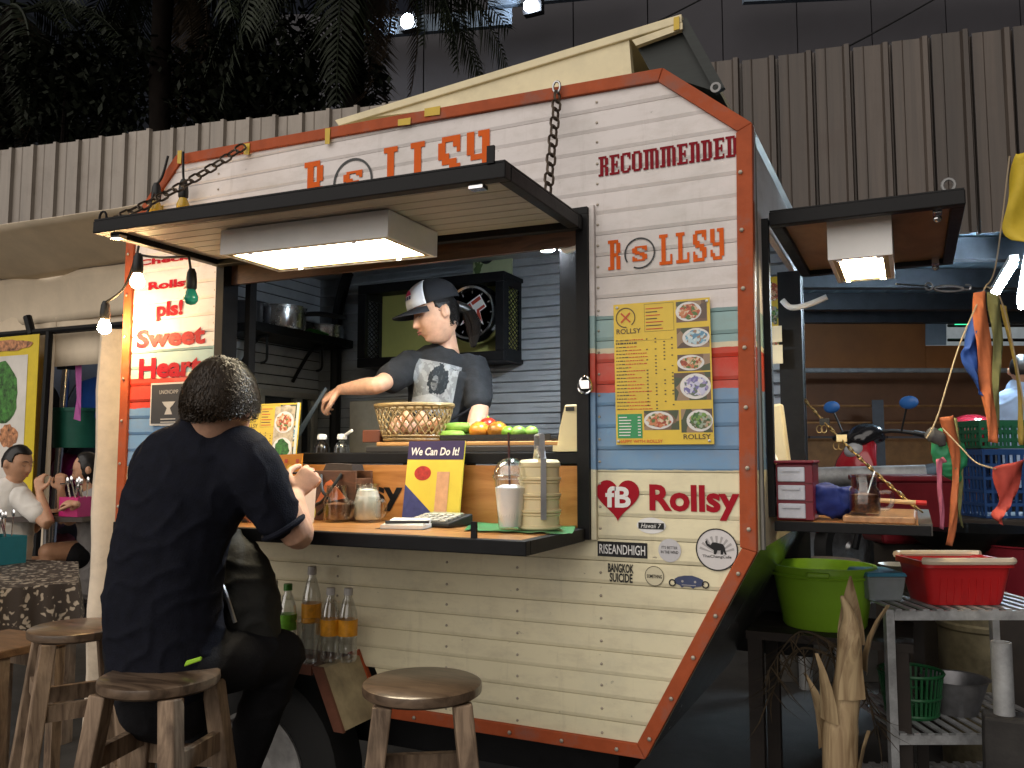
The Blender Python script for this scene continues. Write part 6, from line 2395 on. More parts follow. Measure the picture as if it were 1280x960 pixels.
def head_into(mb, c, B, s=1.0, n=56, k=44, ears=True):
    b = len(mb.v)
    for i in range(1, k):
        t = math.pi * i / k
        for j in range(n):
            a = 2 * math.pi * j / n
            mb.v.append(c + B @ head_point((math.sin(t) * math.cos(a), math.sin(t) * math.sin(a), math.cos(t)), s))
    mb.v += [c + B @ head_point((0, 0, 1), s), c + B @ head_point((0, 0, -1), s)]
    T, Bo = len(mb.v) - 2, len(mb.v) - 1
    for j in range(n):
        q = (j + 1) % n
        mb.f += [[T, b + j, b + q], [Bo, b + (k - 2) * n + q, b + (k - 2) * n + j]]
        mb.m += [0, 0]
        for i in range(k - 2):
            mb.f.append([b + i * n + j, b + (i + 1) * n + j, b + (i + 1) * n + q, b + i * n + q])
            mb.m.append(0)
    if ears:
        for sg in (-1, 1):
            e = c + B @ (V((sg * .078, -.006, -.002)) * s)
            R = B @ Matrix.Rotation(sg * -.35, 3, 'Z')
            mb.ball(e, .028 * s, 12, 10, .28, .58, 1.0, rot=R)
            mb.ball(e + B @ V((sg * .008 * s, -.010 * s, .002 * s)), .028 * s, 12, 10, .22, .5, 1.0, rot=R)


def features(parent, c, B, s=1.0, brow=HAIR, lip=None, closed=False):
    """eyes, brows and lips as parts"""
    for sg in (-1, 1):
        e = c + B @ (V((sg * .031, .0785, .009)) * s)
        if not closed:
            o = MB().ball(e, .0115 * s, 12, 8).build('eye', M('eye_white', (.7, .68, .64), .2, var=0), parent, True)
            MB().ball(e + B @ V((0, .007 * s, -.001)), .0058 * s, 10, 6).build('iris', M('iris', (.015, .009, .006), .1, var=0), o, True)
        else:
            MB().tube([c + B @ (V((sg * (.031 + dx), .0885 - abs(dx) * .35, .0025 + abs(dx) * .12)) * s) for dx in (-.013, -.006, 0, .006, .013)], .0016 * s, 5).build('eyelash', HAIR, parent, True)
        pts = [c + B @ (V((sg * xx, yy, zz)) * s) for xx, yy, zz in ((.014, .0965, .028), (.026, .0955, .0315), (.038, .089, .031), (.047, .080, .026))]
        MB().tube(pts, [.0022 * s, .003 * s, .0026 * s, .001 * s], 6).build('eyebrow', brow, parent, True)
    lp = lip or M('lips', (.42, .13, .10), .4, var=.05)
    mb = MB()
    for zz, rr in ((-.0545, .0024), (-.0640, .0030)):
        mb.tube([c + B @ (V((xx, .0965 - abs(xx) * .45 - (.0 if zz > -.06 else .001), zz + (.0 if abs(xx) < .01 else .0015))) * s) for xx in (-.018, -.010, 0, .010, .018)], [.001 * s, rr * s, rr * s, rr * s, .001 * s], 6)
    tag(mb.build('lips', lp, parent, True), kind='stuff')


def hand_into(mb, w, d, up, thumb, curl=0.9, s=1.0, spread=.012):
    """w wrist, d direction of the hand, up back-of-hand normal, thumb = side the thumb is on"""
    d = V(d).normalized()
    up = (V(up) - d * V(up).dot(d)).normalized()
    sd = d.cross(up).normalized()
    if sd.dot(V(thumb)) < 0:
        sd = -sd
    L = .088 * s
    limb(mb, [(w, .024 * s, .018 * s), (w + d * L * .4, .036 * s, .015 * s), (w + d * L * .95, .038 * s, .0125 * s)], sd, 14, 4)
    lens = (.070, .080, .075, .058)
    for i in range(4):
        off = (.029 - i * .0195) * s
        p = w + d * (L * (.95 - .04 * abs(i - 1.2))) + sd * off
        dd = (d + sd * (spread * (1.5 - i))).normalized()
        pts = [p - d * .02 * s, p]
        ang = curl * (.75 + .08 * i)
        acc = 0.0
        for seg in (.45, .31, .24):
            acc += ang
            v = dd * math.cos(acc) - up * math.sin(acc)
            pts.append(pts[-1] + v * lens[i] * seg * s)
        tapered(mb, pts, [.0085 * s, .0085 * s, .0078 * s, .0072 * s, .0062 * s], 10, 3)
    b0 = w + d * (L * .25) + sd * (.028 * s)
    t1 = b0 + (sd * .72 + d * .6 - up * .25).normalized() * .042 * s
    t2 = t1 + (sd * (.25 - .2 * curl) + d * .85 - up * (.2 + .3 * curl)).normalized() * .032 * s
    t3 = t2 + (sd * (.05 - .3 * curl) + d * .8 - up * (.25 + .3 * curl)).normalized() * .024 * s
    tapered(mb, [b0 - sd * .012 * s, b0, t1, t2, t3], [.014 * s, .015 * s, .0115 * s, .0105 * s, .0085 * s], 10, 3)


def hair_cap(mb, c, B, s, keep, grow=1.10, n=40, k=30, rough=.004, seed=0):
    """shell of hair over the directions for which keep(d) is true (closed solid)"""
    def pt(i, j, f):
        t = math.pi * i / k
        a = 2 * math.pi * j / n
        d = (math.sin(t) * math.cos(a), math.sin(t) * math.sin(a), math.cos(t))
        p = V((d[0] * .076, d[1] * .096, d[2] * .116)) * s
        return d, p
    cells = []
    idx = {}

    def vid(i, j, outer):
        key = (i, j % n if 0 < i < k else 0, outer)
        if key in idx:
            return idx[key]
        d, p = pt(i, j % n, 0)
        g = grow - .10 * max(0, min(1, (.15 - d[2]) / .7)) if outer else .93
        q = p * g
        if outer:
            q += V(d) * rough * mnoise.noise(V(d) * 9 + V((seed, 0, 0)))
        idx[key] = len(mb.v)
        mb.v.append(c + B @ q)
        return idx[key]
    on = {}
    for i in range(k):
        for j in range(n):
            t = math.pi * (i + .5) / k
            a = 2 * math.pi * (j + .5) / n
            on[(i, j)] = keep((math.sin(t) * math.cos(a), math.sin(t) * math.sin(a), math.cos(t)))
    for (i, j), v in on.items():
        if not v:
            continue
        for outer in (True, False):
            q = [vid(i, j, outer), vid(i + 1, j, outer), vid(i + 1, j + 1, outer), vid(i, j + 1, outer)]
            q = list(dict.fromkeys(q))
            mb.f.append(q if outer else q[::-1])
            mb.m.append(0)
        for (di, dj, e) in ((-1, 0, ((i, j), (i, j + 1))), (1, 0, ((i + 1, j + 1), (i + 1, j))), (0, -1, ((i + 1, j), (i, j))), (0, 1, ((i, j + 1), (i + 1, j + 1)))):
            ni, nj = i + di, (j + dj) % n
            if 0 <= ni < k and on[(ni, nj)]:
                continue
            a_, b_ = e
            f_ = list(dict.fromkeys([vid(*a_, True), vid(*b_, True), vid(*b_, False), vid(*a_, False)]))
            if len(f_) > 2:
                mb.f.append(f_[::-1])
                mb.m.append(0)


def strands(mb, c, B, s, keep, n, seed, length=.06, whorl=(0, -.35, .93), grow=1.09, width=.0022, lift=.006):
    rnd = random.Random(seed)
    wv = V(whorl).normalized()
    made = 0
    while made < n:
        d = V((rnd.gauss(0, 1), rnd.gauss(0, 1), rnd.gauss(0, 1))).normalized()
        if not keep(tuple(d)):
            continue
        made += 1
        flow = (d - wv * d.dot(wv))
        if flow.length < .02:
            continue
        flow.normalize()
        flow = (flow + d.cross(wv) * rnd.uniform(-.15, .15) + V((rnd.uniform(-.15, .15),) * 3)).normalized()
        L = length * rnd.uniform(.6, 1.2)
        pts = []
        for i in range(4):
            q = (d + flow * (L / .1) * i / 3).normalized()
            r_ = grow - .10 * max(0, min(1, (.15 - q.z) / .7)) + (lift / .1) * math.sin(math.pi * (i + .6) / 4) * rnd.uniform(.6, 1.3)
            pts.append(c + B @ (V((q.x * .076, q.y * .096, q.z * .116)) * s * r_))
        sd = (B @ d).cross(pts[-1] - pts[0])
        if sd.length < 1e-6:
            continue
        sd = sd.normalized() * width
        b = len(mb.v)
        for i, p in enumerate(pts):
            w = (1, 1, .8, .12)[i]
            mb.v += [p - sd * w, p + sd * w]
        for i in range(3):
            mb.f.append([b + 2 * i, b + 2 * i + 1, b + 2 * i + 3, b + 2 * i + 2])
            mb.m.append(0)


RC = V((.907, .42, 0)).normalized()
FC = V((-.42, .907, 0)).normalized()

# ================= customer in navy polo
cus = thing('person', 'person in navy polo shirt and black trousers seated on a stool, eating at the counter', 'person', (SEATP.x, SEATP.y, 0))
body = MB()
TR_R = [(214, 848, 2.30, .150, .118), (208, 805, 2.30, .158, .122), (204, 755, 2.29, .156, .116), (211, 695, 2.28, .150, .110), (226, 640, 2.28, .156, .110), (243, 600, 2.28, .168, .106), (257, 568, 2.29, .158, .092), (266, 546, 2.30, .110, .078), (271, 528, 2.32, .064, .064)]
limb(body, [(J(u, v, d), rx * .88, ry * .88) for u, v, d, rx, ry in TR_R[1:]], RC, 20)
HC = J(275, 513, 2.295)
HB = hbasis(FC + V((.15, 0, 0)), math.radians(-16))
head_into(body, HC, HB, 1.03)
tapered(body, [J(269, 545, 2.31), J(271, 520, 2.32), J(273, 500, 2.33)], [.062, .056, .055])
shR, elR, wrR = J(316, 574, 2.26), J(371, 669, 2.29), J(368, 618, 2.43)
limb(body, [(shR, .055, .055), (shR.lerp(elR, .5), .050, .050), (elR + V((0, 0, .004)), .043, .043), (elR.lerp(wrR, .3), .042, .042), (elR.lerp(wrR, .75), .031, .031), (wrR, .025, .022)], RC, 16)
hd = J(384, 592, 2.46) - wrR
hand_into(body, wrR, hd + V((.02, .03, .03)), V((.55, -.8, .25)), V((-.3, .1, 1)), 1.15, .92)
shL, elL, wrL = J(196, 578, 2.38), J(196, 668, 2.60), J(272, 645, 2.72)
limb(body, [(shL, .055, .055), (shL.lerp(elL, .5), .05, .05), (elL, .043, .043), (elL.lerp(wrL, .4), .042, .042), (wrL, .026, .024)], RC, 14)
hand_into(body, wrL, RC * .8 + FC * .5, V((0, 0, 1)), V((0, .8, -.5)), .7, .98)
hipR, knR, anR = J(248, 832, 2.30), J(350, 818, 2.50), J(292, 985, 2.52)
hipL, knL, anL = J(188, 836, 2.40), J(262, 822, 2.74), J(225, 985, 2.72)
for a_, b_, c_ in ((hipR, knR, anR), (hipL, knL, anL)):
    limb(body, [(a_, .075, .075), (a_.lerp(b_, .5), .066, .066), (b_, .055, .055)], RC)
    limb(body, [(b_, .052, .052), (b_.lerp(c_, .35), .05, .05), (c_, .035, .035)], RC)
put(remesh(body, .004, 2), 'body', SKIN, cus)
shirt = MB()
limb(shirt, [(J(u, v, d), rx, ry) for u, v, d, rx, ry in TR_R[:-1]], RC, 24)
cuf = J(345, 643, 2.265)
limb(shirt, [(J(298, 567, 2.27), .075, .075), (J(319, 590, 2.255), .078, .078), (J(333, 619, 2.26), .070, .070), (cuf, .063, .063)], RC, 18)
limb(shirt, [(J(212, 572, 2.36), .075, .075), (shL + V((0, 0, -.02)), .076, .076), (shL.lerp(elL, .6), .062, .062)], RC, 18)
ms = remesh(shirt, .007, 4, .006, 13)
put(ms, 'shirt', NAVY, cus)
# cuff band and collar
ax_ = (elR - shR).normalized()
x_, y_ = frame_of(ax_)
cf = cuf + ax_ * .040
MB().loop([cf + (x_ * math.cos(i * math.pi / 12) + y_ * math.sin(i * math.pi / 12)) * .056 for i in range(24)], .009, 8).build('cuff', NAVY, cus, True)
cl_ = MB()
n0 = J(267, 522, 2.30)
for ring_, rr, zz in ((0, .086, -.022), (1, .084, .012), (2, .077, .044), (3, .068, .044), (4, .066, -.01)):
    for i in range(28):
        a = 2 * math.pi * i / 28
        cl_.v.append(n0 + RC * math.cos(a) * rr * 1.0 + FC * math.sin(a) * rr * 1.02 + V((0, 0, zz - .022 * math.sin(a))))
for k_ in range(4):
    for i in range(28):
        cl_.f.append([k_ * 28 + i, k_ * 28 + (i + 1) % 28, (k_ + 1) * 28 + (i + 1) % 28, (k_ + 1) * 28 + i])
        cl_.m.append(0)
cl_.build('collar', NAVY, cus, True, 70)
tr_ = MB()
limb(tr_, [(J(212, 870, 2.31), .14, .125), (J(212, 835, 2.31), .165, .13), (J(208, 805, 2.31), .165, .12)], RC, 20)
for a_, b_, c_ in ((hipR, knR, anR), (hipL, knL, anL)):
    limb(tr_, [(a_, .096, .088), (a_.lerp(b_, .5), .088, .084), (b_, .074, .074)], RC, 18)
    limb(tr_, [(b_, .073, .073), (b_.lerp(c_, .4), .066, .066), (c_, .056, .056)], RC, 18)
put(remesh(tr_, .009, 4, .006, 12), 'trousers', BLKC, cus)
for a_ in (anR, anL):
    sh_ = MB()
    f0 = a_ + V((0, 0, -.06))
    limb(sh_, [(f0 - FC * .05, .036, .035), (f0 + FC * .05, .042, .032), (f0 + FC * .16, .040, .024)], RC, 14)
    sh_.build('shoe', BLKC, cus, True)
keepc = lambda d: d[2] > .10 - .72 * max(0, -d[1]) - (.22 if abs(d[0]) > .6 and -.1 < d[1] < .3 else 0) and not (d[1] > .55 and d[2] < .55)
hr = MB()
hair_cap(hr, HC, HB, 1.03, keepc, 1.15, 48, 36, .010, 3)
limb(hr, [(J(268, 512, 2.28), .062, .05), (J(268, 524, 2.282), .055, .045), (J(268, 533, 2.29), .044, .035)], RC, 16)
put(remesh(hr, .006, 2), 'hair', HAIRB, cus)
hs = MB()
strands(hs, HC, HB, 1.03, keepc, 10000, 4, .09, (0.25, -.35, .9), 1.145, .0013, .014)
tag(hs.build('hair_strands', HAIRB, cus), kind='stuff')
g_ = J(241, 829, 2.165)
MB().hexa([g_ + V(p) for p in ((-.03, -.003, -.012), (.03, -.003, .010), (.03, .004, .010), (-.03, .004, -.012), (-.022, -.003, .004), (.028, -.003, .020), (.028, .004, .020), (-.022, .004, .004))]).build('pocket_tag', M('neon_green', (.30, .55, .03), .5, var=.05), cus, bevel=.003)
ut = MB()
hpt = wrR + hd.normalized() * .075
one('eating_fork', MB().tube([hpt + RC * .02 + V((0, 0, .0)), hpt - RC * .14 + FC * .02 + V((0, 0, -.006))], [.004, .003], 8), BLACKP, 'dark utensil held in the seated customer\'s hand', 'utensil', smooth=True)

# bag on his lap
bc_ = J(300, 735, 2.47)
bag = MB()
limb(bag, [(bc_ + V((.02, .02, -.15)), .10, .075), (bc_ + V((.0, 0, -.05)), .115, .085), (bc_ + V((-.03, -.0, .06)), .10, .075), (bc_ + V((-.06, -.01, .13)), .06, .05)], RC, 18)
bo_ = thing('shoulder_bag', 'black cloth bag on the lap of the seated customer', 'bag', bc_ - V((0, 0, .2)))
put(remesh(bag, .009, 4, .008, 14), 'body', M('bag_cloth', (.016, .016, .014), .7, var=.35, scale=15, bump=.4), bo_)
MB().tube(catmull([bc_ + V((-.05, -.09, .10)), bc_ + V((.03, -.10, .02)), bc_ + V((.06, -.08, -.08))], 6), .006, 6).build('zip', STEEL, bo_, True)
MB().tube(catmull([bc_ + V((-.06, -.02, .16)), bc_ + V((-.10, -.04, .24)), bc_ + V((-.14, -.08, .16))], 6), .012, 8).build('strap', BLKC, bo_, True)

# ================= cook in the hatch
wo = thing('person', 'person in white-fronted cap and charcoal printed T-shirt cooking inside the trailer', 'person', (-1.7, .5, .60))
D0 = 3.32
body = MB()
WR = [(548, 700, .15, .11), (548, 620, .155, .115), (548, 560, .132, .10), (549, 520, .120, .095), (550, 490, .126, .10), (551, 470, .138, .094), (553, 458, .122, .080), (556, 449, .085, .062), (559, 440, .048, .048)]
WX = V((.97, .2, 0)).normalized()
limb(body, [(J(u, v, D0), rx * .84, ry * .84) for u, v, rx, ry in WR[:-2]] + [(J(u, v, D0), rx * .8, ry * .95) for u, v, rx, ry in WR[-2:]], WX, 20)
WH = J(545, 394, D0 - .05)
WB = hbasis(V((-.60, -.76, 0)), math.radians(-15), math.radians(3))
head_into(body, WH, WB, .96)
tapered(body, [J(560, 452, D0 + .02), J(558, 432, D0 + .01), J(553, 408, D0)], [.054, .045, .047])
shR, elR, wrR = J(514, 457, D0 - .02), J(473, 481, 3.13), J(426, 487, 3.24)
limb(body, [(shR + V((.01, 0, -.01)), .036, .036), (shR.lerp(elR, .5), .037, .037), (elR, .033, .033), (elR.lerp(wrR, .35), .033, .033), (wrR, .020, .022)], V((0, 0, 1)), 16)
hdir = J(407, 492, 3.26) - wrR
hand_into(body, wrR, hdir + V((0, 0, -.02)), V((.2, -.5, .85)), V((.2, -1, -.2)), .85, .92)
shL, elL, wrL = J(595, 460, D0 + .0), J(599, 512, D0 - .12), J(590, 556, D0 - .22)
limb(body, [(shL + V((-.012, 0, -.02)), .036, .036), (shL.lerp(elL, .5), .040, .040), (elL, .037, .037), (elL.lerp(wrL, .4), .036, .036), (wrL, .023, .024)], WX, 16)
hand_into(body, wrL, V((-.3, -.6, -.6)), V((.5, -.6, .5)), V((-1, 0, .2)), .6, .92)
for sg in (-1, 1):
    h0 = J(548, 690, D0) + WX * sg * .08
    limb(body, [(h0, .08, .08), (V((h0.x, h0.y, .66)), .045, .045)], WX, 12)
put(remesh(body, .0045, 2), 'body', SKIN, wo)
features(wo, WH, WB, .96, closed=True, lip=M('lips_rose', (.45, .15, .13), .4, var=.05))
tee = MB()
limb(tee, [(J(u, v, D0), rx * 1.03, ry * 1.05) for u, v, rx, ry in WR[1:-2]] + [(J(555, 455, D0), .100, .076)], WX, 24)
limb(tee, [(J(524, 459, D0), .056, .056), (shR, .060, .060), (shR.lerp(elR, .45), .056, .055), (shR.lerp(elR, .66), .054, .053)], V((0, 0, 1)), 18)
limb(tee, [(J(584, 460, D0), .056, .056), (shL + V((-.012, 0, 0)), .058, .058), (shL.lerp(elL, .5), .055, .054), (shL.lerp(elL, .80), .053, .052)], WX, 18)
mt = remesh(tee, .007, 4, .008, 11)
bvh = BVHTree.FromPolygons([v.co.copy() for v in mt.vertices], [list(p.vertices) for p in mt.polygons])
put(mt, 'shirt', CHAR, wo)
# print on the shirt: generic grey photograph patch
fwd = V((.30, -.95, .05)).normalized()
pc_ = J(549, 489, D0)
px_ = fwd.cross(V((0, 0, 1))).normalized() * -1
if px_.dot(_r) < 0:
    px_ = -px_
rx_, ux_ = (px_ * .975 - V((0, 0, .20))).normalized(), (V((0, 0, .975)) + px_ * .20).normalized()
gw, gh, NX, NZ = .165, .205, 62, 76
pm = MB()
ids = {}
for j in range(NZ + 1):
    for i in range(NX + 1):
        o_ = pc_ + rx_ * ((i / NX - .5) * gw) + ux_ * ((j / NZ - .5) * gh) + fwd * .5
        hit = bvh.ray_cast(o_, -fwd)
        if hit[0] is not None:
            ids[(i, j)] = len(pm.v)
            pm.v.append(hit[0] + fwd * .0016)
for j in range(NZ):
    for i in range(NX):
        q = [ids.get(k_) for k_ in ((i, j), (i + 1, j), (i + 1, j + 1), (i, j + 1))]
        if None in q:
            continue
        x, y = (i + .5) / NX - .5, (j + .5) / NZ - .5
        n1 = mnoise.noise(V((x * 7, y * 7, 3)))
        n2 = mnoise.noise(V((x * 22, y * 22, 7)))
        tone = .62 + .16 * n1 + .06 * n2                       # mottled backdrop
        rh = math.hypot((x - .08) * 1.05, (y - .16) * .95) + .07 * n1 + .035 * n2
        if rh < .26:
            tone = .10 + .10 * max(0, n2)                      # dark mass
        rf = math.hypot((x - .02) * 1.7, (y - .09) * 1.0)
        if rf < .14 + .015 * n1:
            tone = .50 - 1.6 * max(0, x + .01) + .10 * n2 - (.30 if abs(y - .11) < .022 and abs(x - .0) < .07 else 0) - (.2 if abs(y - .03) < .012 and abs(x) < .035 else 0)
        if y < -.12 - .25 * abs(x + .02) and x < .30 + .15 * n1:
            tone = .80 - .35 * max(0, x - .05) + .05 * n1
        if y < -.44 and mnoise.noise(V((x * 38, y * 12, 1))) > -.05:
            tone = .08
        mi = max(0, min(7, int(tone * 8)))
        pm.f.append(q)
        pm.m.append(mi)
pm.build('shirt_print', [M('print_tone_%d' % k_, tuple(.012 + .52 * ((k_ + .5) / 8) ** 1.9 + .01 * c_ for c_ in (0, .5, 1)), .85, var=.1, scale=60) for k_ in range(8)], wo, True)
# apron strap and necklace
MB().tube(catmull([J(603, 500, D0 - .13), J(585, 513, D0 - .14), J(565, 524, D0 - .14)], 5), .005, 6).build('strap', BLKC, wo, True)
# hair under the cap, ponytail
kw = lambda d: d[2] > -.55 and d[1] < .18 + .12 * d[2] and not (d[1] > -.25 and d[2] < .05 and abs(d[0]) > .4)
hr = MB()
hair_cap(hr, WH, WB, .96, kw, 1.06, 44, 34, .004, 5)
pt = [WH + WB @ V(p) for p in ((0, -.10, .02), (0, -.135, -.01), (.01, -.15, -.06), (.02, -.145, -.11), (.02, -.13, -.15))]
limb(hr, [(pt[0], .020, .020), (pt[1], .024, .022), (pt[2], .026, .022), (pt[3], .020, .016), (pt[4], .008, .006)], V((1, 0, 0)), 14)
put(remesh(hr, .005, 2), 'hair', HAIR, wo)
hs = MB()
strands(hs, WH, WB, .96, lambda d: kw(d) and d[2] < .35, 900, 8, .06, (0, -.6, .8), 1.05, .0014, .004)
for i in range(140):
    a = random.uniform(0, 6.28)
    pts = [p + WB @ V((math.cos(a) * r_, math.sin(a) * r_ * .9, 0)) for p, r_ in zip(pt[1:], (.03, .034, .026, .012))]
    hs.tube(pts, [.0012, .0012, .001, .0004], 3)
tag(hs.build('hair_strands', HAIR, wo), kind='stuff')
# cap
cp = thing('trucker_cap', 'black mesh cap with white front panel on the cook', 'cap', WH + V((0, 0, .06)))
CAPB = M('cap_black', (.012, .012, .015), .8, var=.2, scale=80, bump=.5, bscale=500)
CAPW = M('cap_white', (.68, .68, .72), .7, var=.04, bump=.2, bscale=300)
CB = WB @ Matrix.Rotation(math.radians(-3), 3, 'X')
co = WH + WB @ V((0, -.002, .046))
ra, rb_, rc_ = .086, .108, .098


def dome(a0, a1, g=1.0, n=24, k=12):
    mb = MB()
    for i in range(k + 1):
        t = (math.pi / 2) * i / k
        for j in range(n + 1):
            a = a0 + (a1 - a0) * j / n
            fx = 1.0 + (.06 * math.cos(a - math.pi / 2) if i > 2 else 0)
            mb.v.append(co + CB @ V((math.cos(a) * math.sin(t) * ra * g, math.sin(a) * math.sin(t) * rb_ * g, (math.cos(t) ** .8) * rc_ * g)))
    for i in range(k):
        for j in range(n):
            mb.f.append([i * (n + 1) + j, (i + 1) * (n + 1) + j, (i + 1) * (n + 1) + j + 1, i * (n + 1) + j + 1])
            mb.m.append(0)
    return mb


f0, f1 = math.pi / 2 - 1.0, math.pi / 2 + 1.0
for nm_, a0, a1, m in (('front_panel', f0, f1, CAPW), ('mesh_panel', f1, f0 + 2 * math.pi, CAPB)):
    o = dome(a0, a1).build(nm_, m, cp, True, 80)
    so = o.modifiers.new('solid', 'SOLIDIFY')
    so.thickness = .003
br = MB()
nb_ = 20
for lay, dz_ in ((0, 0.0), (1, -.004)):
    for i in range(7):
        for j in range(nb_ + 1):
            a = f0 + (f1 - f0) * j / nb_
            e = i / 6
            ext = .070 * math.sin(math.pi * (j / nb_)) ** .55
            x = math.cos(a) * ra * 1.0
            y = math.sin(a) * rb_
            br.v.append(co + CB @ V((x * (1 + .10 * e), y + ext * e, -.002 + dz_ - .012 * e - .022 * (x / ra) ** 2 * (.4 + .6 * e))))
w_ = nb_ + 1
for i in range(6):
    for j in range(nb_):
        br.f.append([i * w_ + j, i * w_ + j + 1, (i + 1) * w_ + j + 1, (i + 1) * w_ + j])
        q = 7 * w_
        br.f.append([q + i * w_ + j, q + (i + 1) * w_ + j, q + (i + 1) * w_ + j + 1, q + i * w_ + j + 1])
        br.m += [0, 0]
for j in range(nb_):
    br.f.append([6 * w_ + j, 6 * w_ + j + 1, 7 * w_ + 6 * w_ + j + 1, 7 * w_ + 6 * w_ + j])
    br.m.append(0)
br.build('brim', M('brim_black', (.012, .013, .018), .7, var=.2), cp, True, 60)
MB().ball(co + CB @ V((0, 0, rc_)), .007, 8, 6, 1, 1, .5).build('button', CAPB, cp, True)


def on_dome(a, t, g=1.025):
    return co + CB @ V((math.cos(a) * math.sin(t) * ra * g, math.sin(a) * math.sin(t) * rb_ * g, (math.cos(t) ** .8) * rc_ * g))


lg = MB()
hx = math.pi / 2
pts = []
for i in range(9):
    a = hx - .42 + .84 * i / 8
    pts.append((on_dome(a, 1.13), on_dome(a, 1.13 - .28 * math.sin(math.pi * i / 8) - .02)))
for i in range(8):
    lg.add([pts[i][0], pts[i + 1][0], pts[i + 1][1], pts[i][1]], [(0, 1, 2, 3)])
lg.build('logo', M('logo_magenta', (.50, .03, .12), .6, var=.1), cp)
lg = MB()
for i in range(5):
    a = hx - .40 + .17 * i
    lg.add([on_dome(a, 1.30), on_dome(a + .12, 1.30), on_dome(a + .12, 1.17), on_dome(a, 1.17)], [(0, 1, 2, 3)])
tag(lg.build('logo', NAVYV, cp), kind='stuff')
# tongs in her hand
ta, tb_ = J(404, 492, 3.24), J(371, 546, 3.30)
tg = thing('cooking_tongs', 'dark metal tongs held over the stove by the cook', 'tongs', ta)
dd = (tb_ - ta)
for off in (-.006, .006):
    MB().bar(ta - dd * .12, tb_ + V((off * 2, 0, off)), .012, .005, (0, 1, 0)).build('arm', M('tongs_steel', (.12, .15, .17), .3, .8, var=.1), tg)
MB().ball(tb_, .02, 10, 8, .7, .4, 1).build('tip', BLACKP, tg, True)

# ================= diners in the tent
def diner(label, loc, rings, ref, hc, fwd, tilt, arms, skin, shirt_m, hair_keep, sleeves, extra=None, s=1.0, voxel=.007):
    t = thing('person', label, 'person', loc)
    body = MB()
    limb(body, [(p, a * .9, b * .9) for p, a, b in rings], ref, 16)
    B = hbasis(fwd, tilt)
    head_into(body, hc, B, s, 40, 32)
    tapered(body, [rings[-1][0], hc + V((0, 0, -.06)), hc], [.055, .048, .05])
    for sh_, el_, wr_, hdv in arms:
        limb(body, [(sh_, .05, .05), (sh_.lerp(el_, .5), .044, .044), (el_, .038, .038), (el_.lerp(wr_, .4), .036, .036), (wr_, .022, .022)], ref, 12)
        hand_into(body, wr_, hdv, V((0, -.3, .9)), V((.3, -.6, .2)), .8, .95)
    if extra:
        extra(body)
    put(remesh(body, voxel, 2), 'body', skin, t)
    tee = MB()
    limb(tee, [(p, a * 1.05, b * 1.06) for p, a, b in rings[:-1]], ref, 20)
    for (sh_, el_, wr_, hdv), f_ in zip(arms, sleeves):
        limb(tee, [(sh_, .068, .068), (sh_.lerp(el_, f_ * .5), .064, .064), (sh_.lerp(el_, f_), .06, .06)], ref, 14)
    put(remesh(tee, .010, 4, .007, 10), 'shirt', shirt_m, t)
    features(t, hc, B, s, closed=True)
    hr = MB()
    hair_cap(hr, hc, B, s, hair_keep, 1.11, 36, 28, .006, 2)
    return t, B, hr


RGT = _r
DB = 5.45
rg = [(J(0, 730, DB), .17, .12), (J(2, 690, DB), .165, .12), (J(6, 650, DB), .165, .115), (J(10, 622, DB), .16, .10), (J(12, 612, DB), .10, .08), (J(16, 603, DB), .05, .05)]
t, B, hr = diner('person in white T-shirt with short dark hair eating at the dining table', J(0, 730, DB) * 1.0, rg, V((.6, .8, 0)), J(22, 580, DB), RGT + V((.1, -.25, 0)), math.radians(-10),
                 [(J(26, 622, DB - .12), J(60, 655, DB - .2), J(49, 615, DB - .1), V((-.1, 0, 1))), (J(8, 622, DB + .2), J(40, 660, DB + .2), J(60, 640, DB + .1), V((1, 0, .1)))],
                 SKINT, WTEE, lambda d: d[2] > .12 - .6 * max(0, -d[1]) and not (d[1] > .35 and d[2] < .62), (.62, .6))
put(remesh(hr, .008, 2), 'hair', HAIR, t)
DG = 5.75
rg = [(J(128, 730, DG), .15, .11), (J(127, 690, DG), .14, .11), (J(125, 655, DG), .14, .10), (J(122, 630, DG), .145, .09), (J(118, 620, DG), .09, .07), (J(115, 612, DG), .045, .045)]


def thighs(mb):
    limb(mb, [(J(128, 690, DG), .08, .08), (J(90, 690, DG - .1), .075, .075), (J(60, 690, DG - .2), .06, .06)], V((0, 1, 0)), 14)
    limb(mb, [(J(128, 705, DG + .1), .08, .08), (J(90, 708, DG + .1), .075, .075), (J(40, 706, DG + .1), .06, .06)], V((0, 1, 0)), 14)
    for a_ in (J(60, 690, DG - .2), J(40, 706, DG + .1)):
        limb(mb, [(a_, .055, .055), (V((a_.x, a_.y, .12)), .035, .035)], V((0, 1, 0)), 12)


t, B, hr = diner('long-haired person in dark shorts eating opposite the person in white', J(128, 730, DG) * 1.0, rg, V((.3, .95, 0)), J(110, 588, DG), -RGT + V((.15, -.35, 0)), math.radians(-14),
                 [(J(112, 632, DG - .12), J(80, 650, DG - .2), J(76, 612, DG - .22), V((-.2, 0, 1))), (J(112, 632, DG + .1), J(86, 650, DG - .3), J(96, 630, DG - .5), V((-.8, -.1, .1)))],
                 SKINT, M('grey_top', (.35, .33, .32), .8, var=.15), lambda d: d[2] > -.9 and d[1] < .35 and not (d[1] > .0 and d[2] < .2 and abs(d[0]) < .75), (.35, .35), thighs)
limb(hr, [(J(114, 585, DG + .05), .075, .06), (J(119, 615, DG + .02), .08, .06), (J(122, 645, DG), .07, .05), (J(122, 665, DG), .04, .03)], V((.9, .4, 0)), 16)
put(remesh(hr, .008, 2), 'hair', HAIR, t)
so_ = MB()
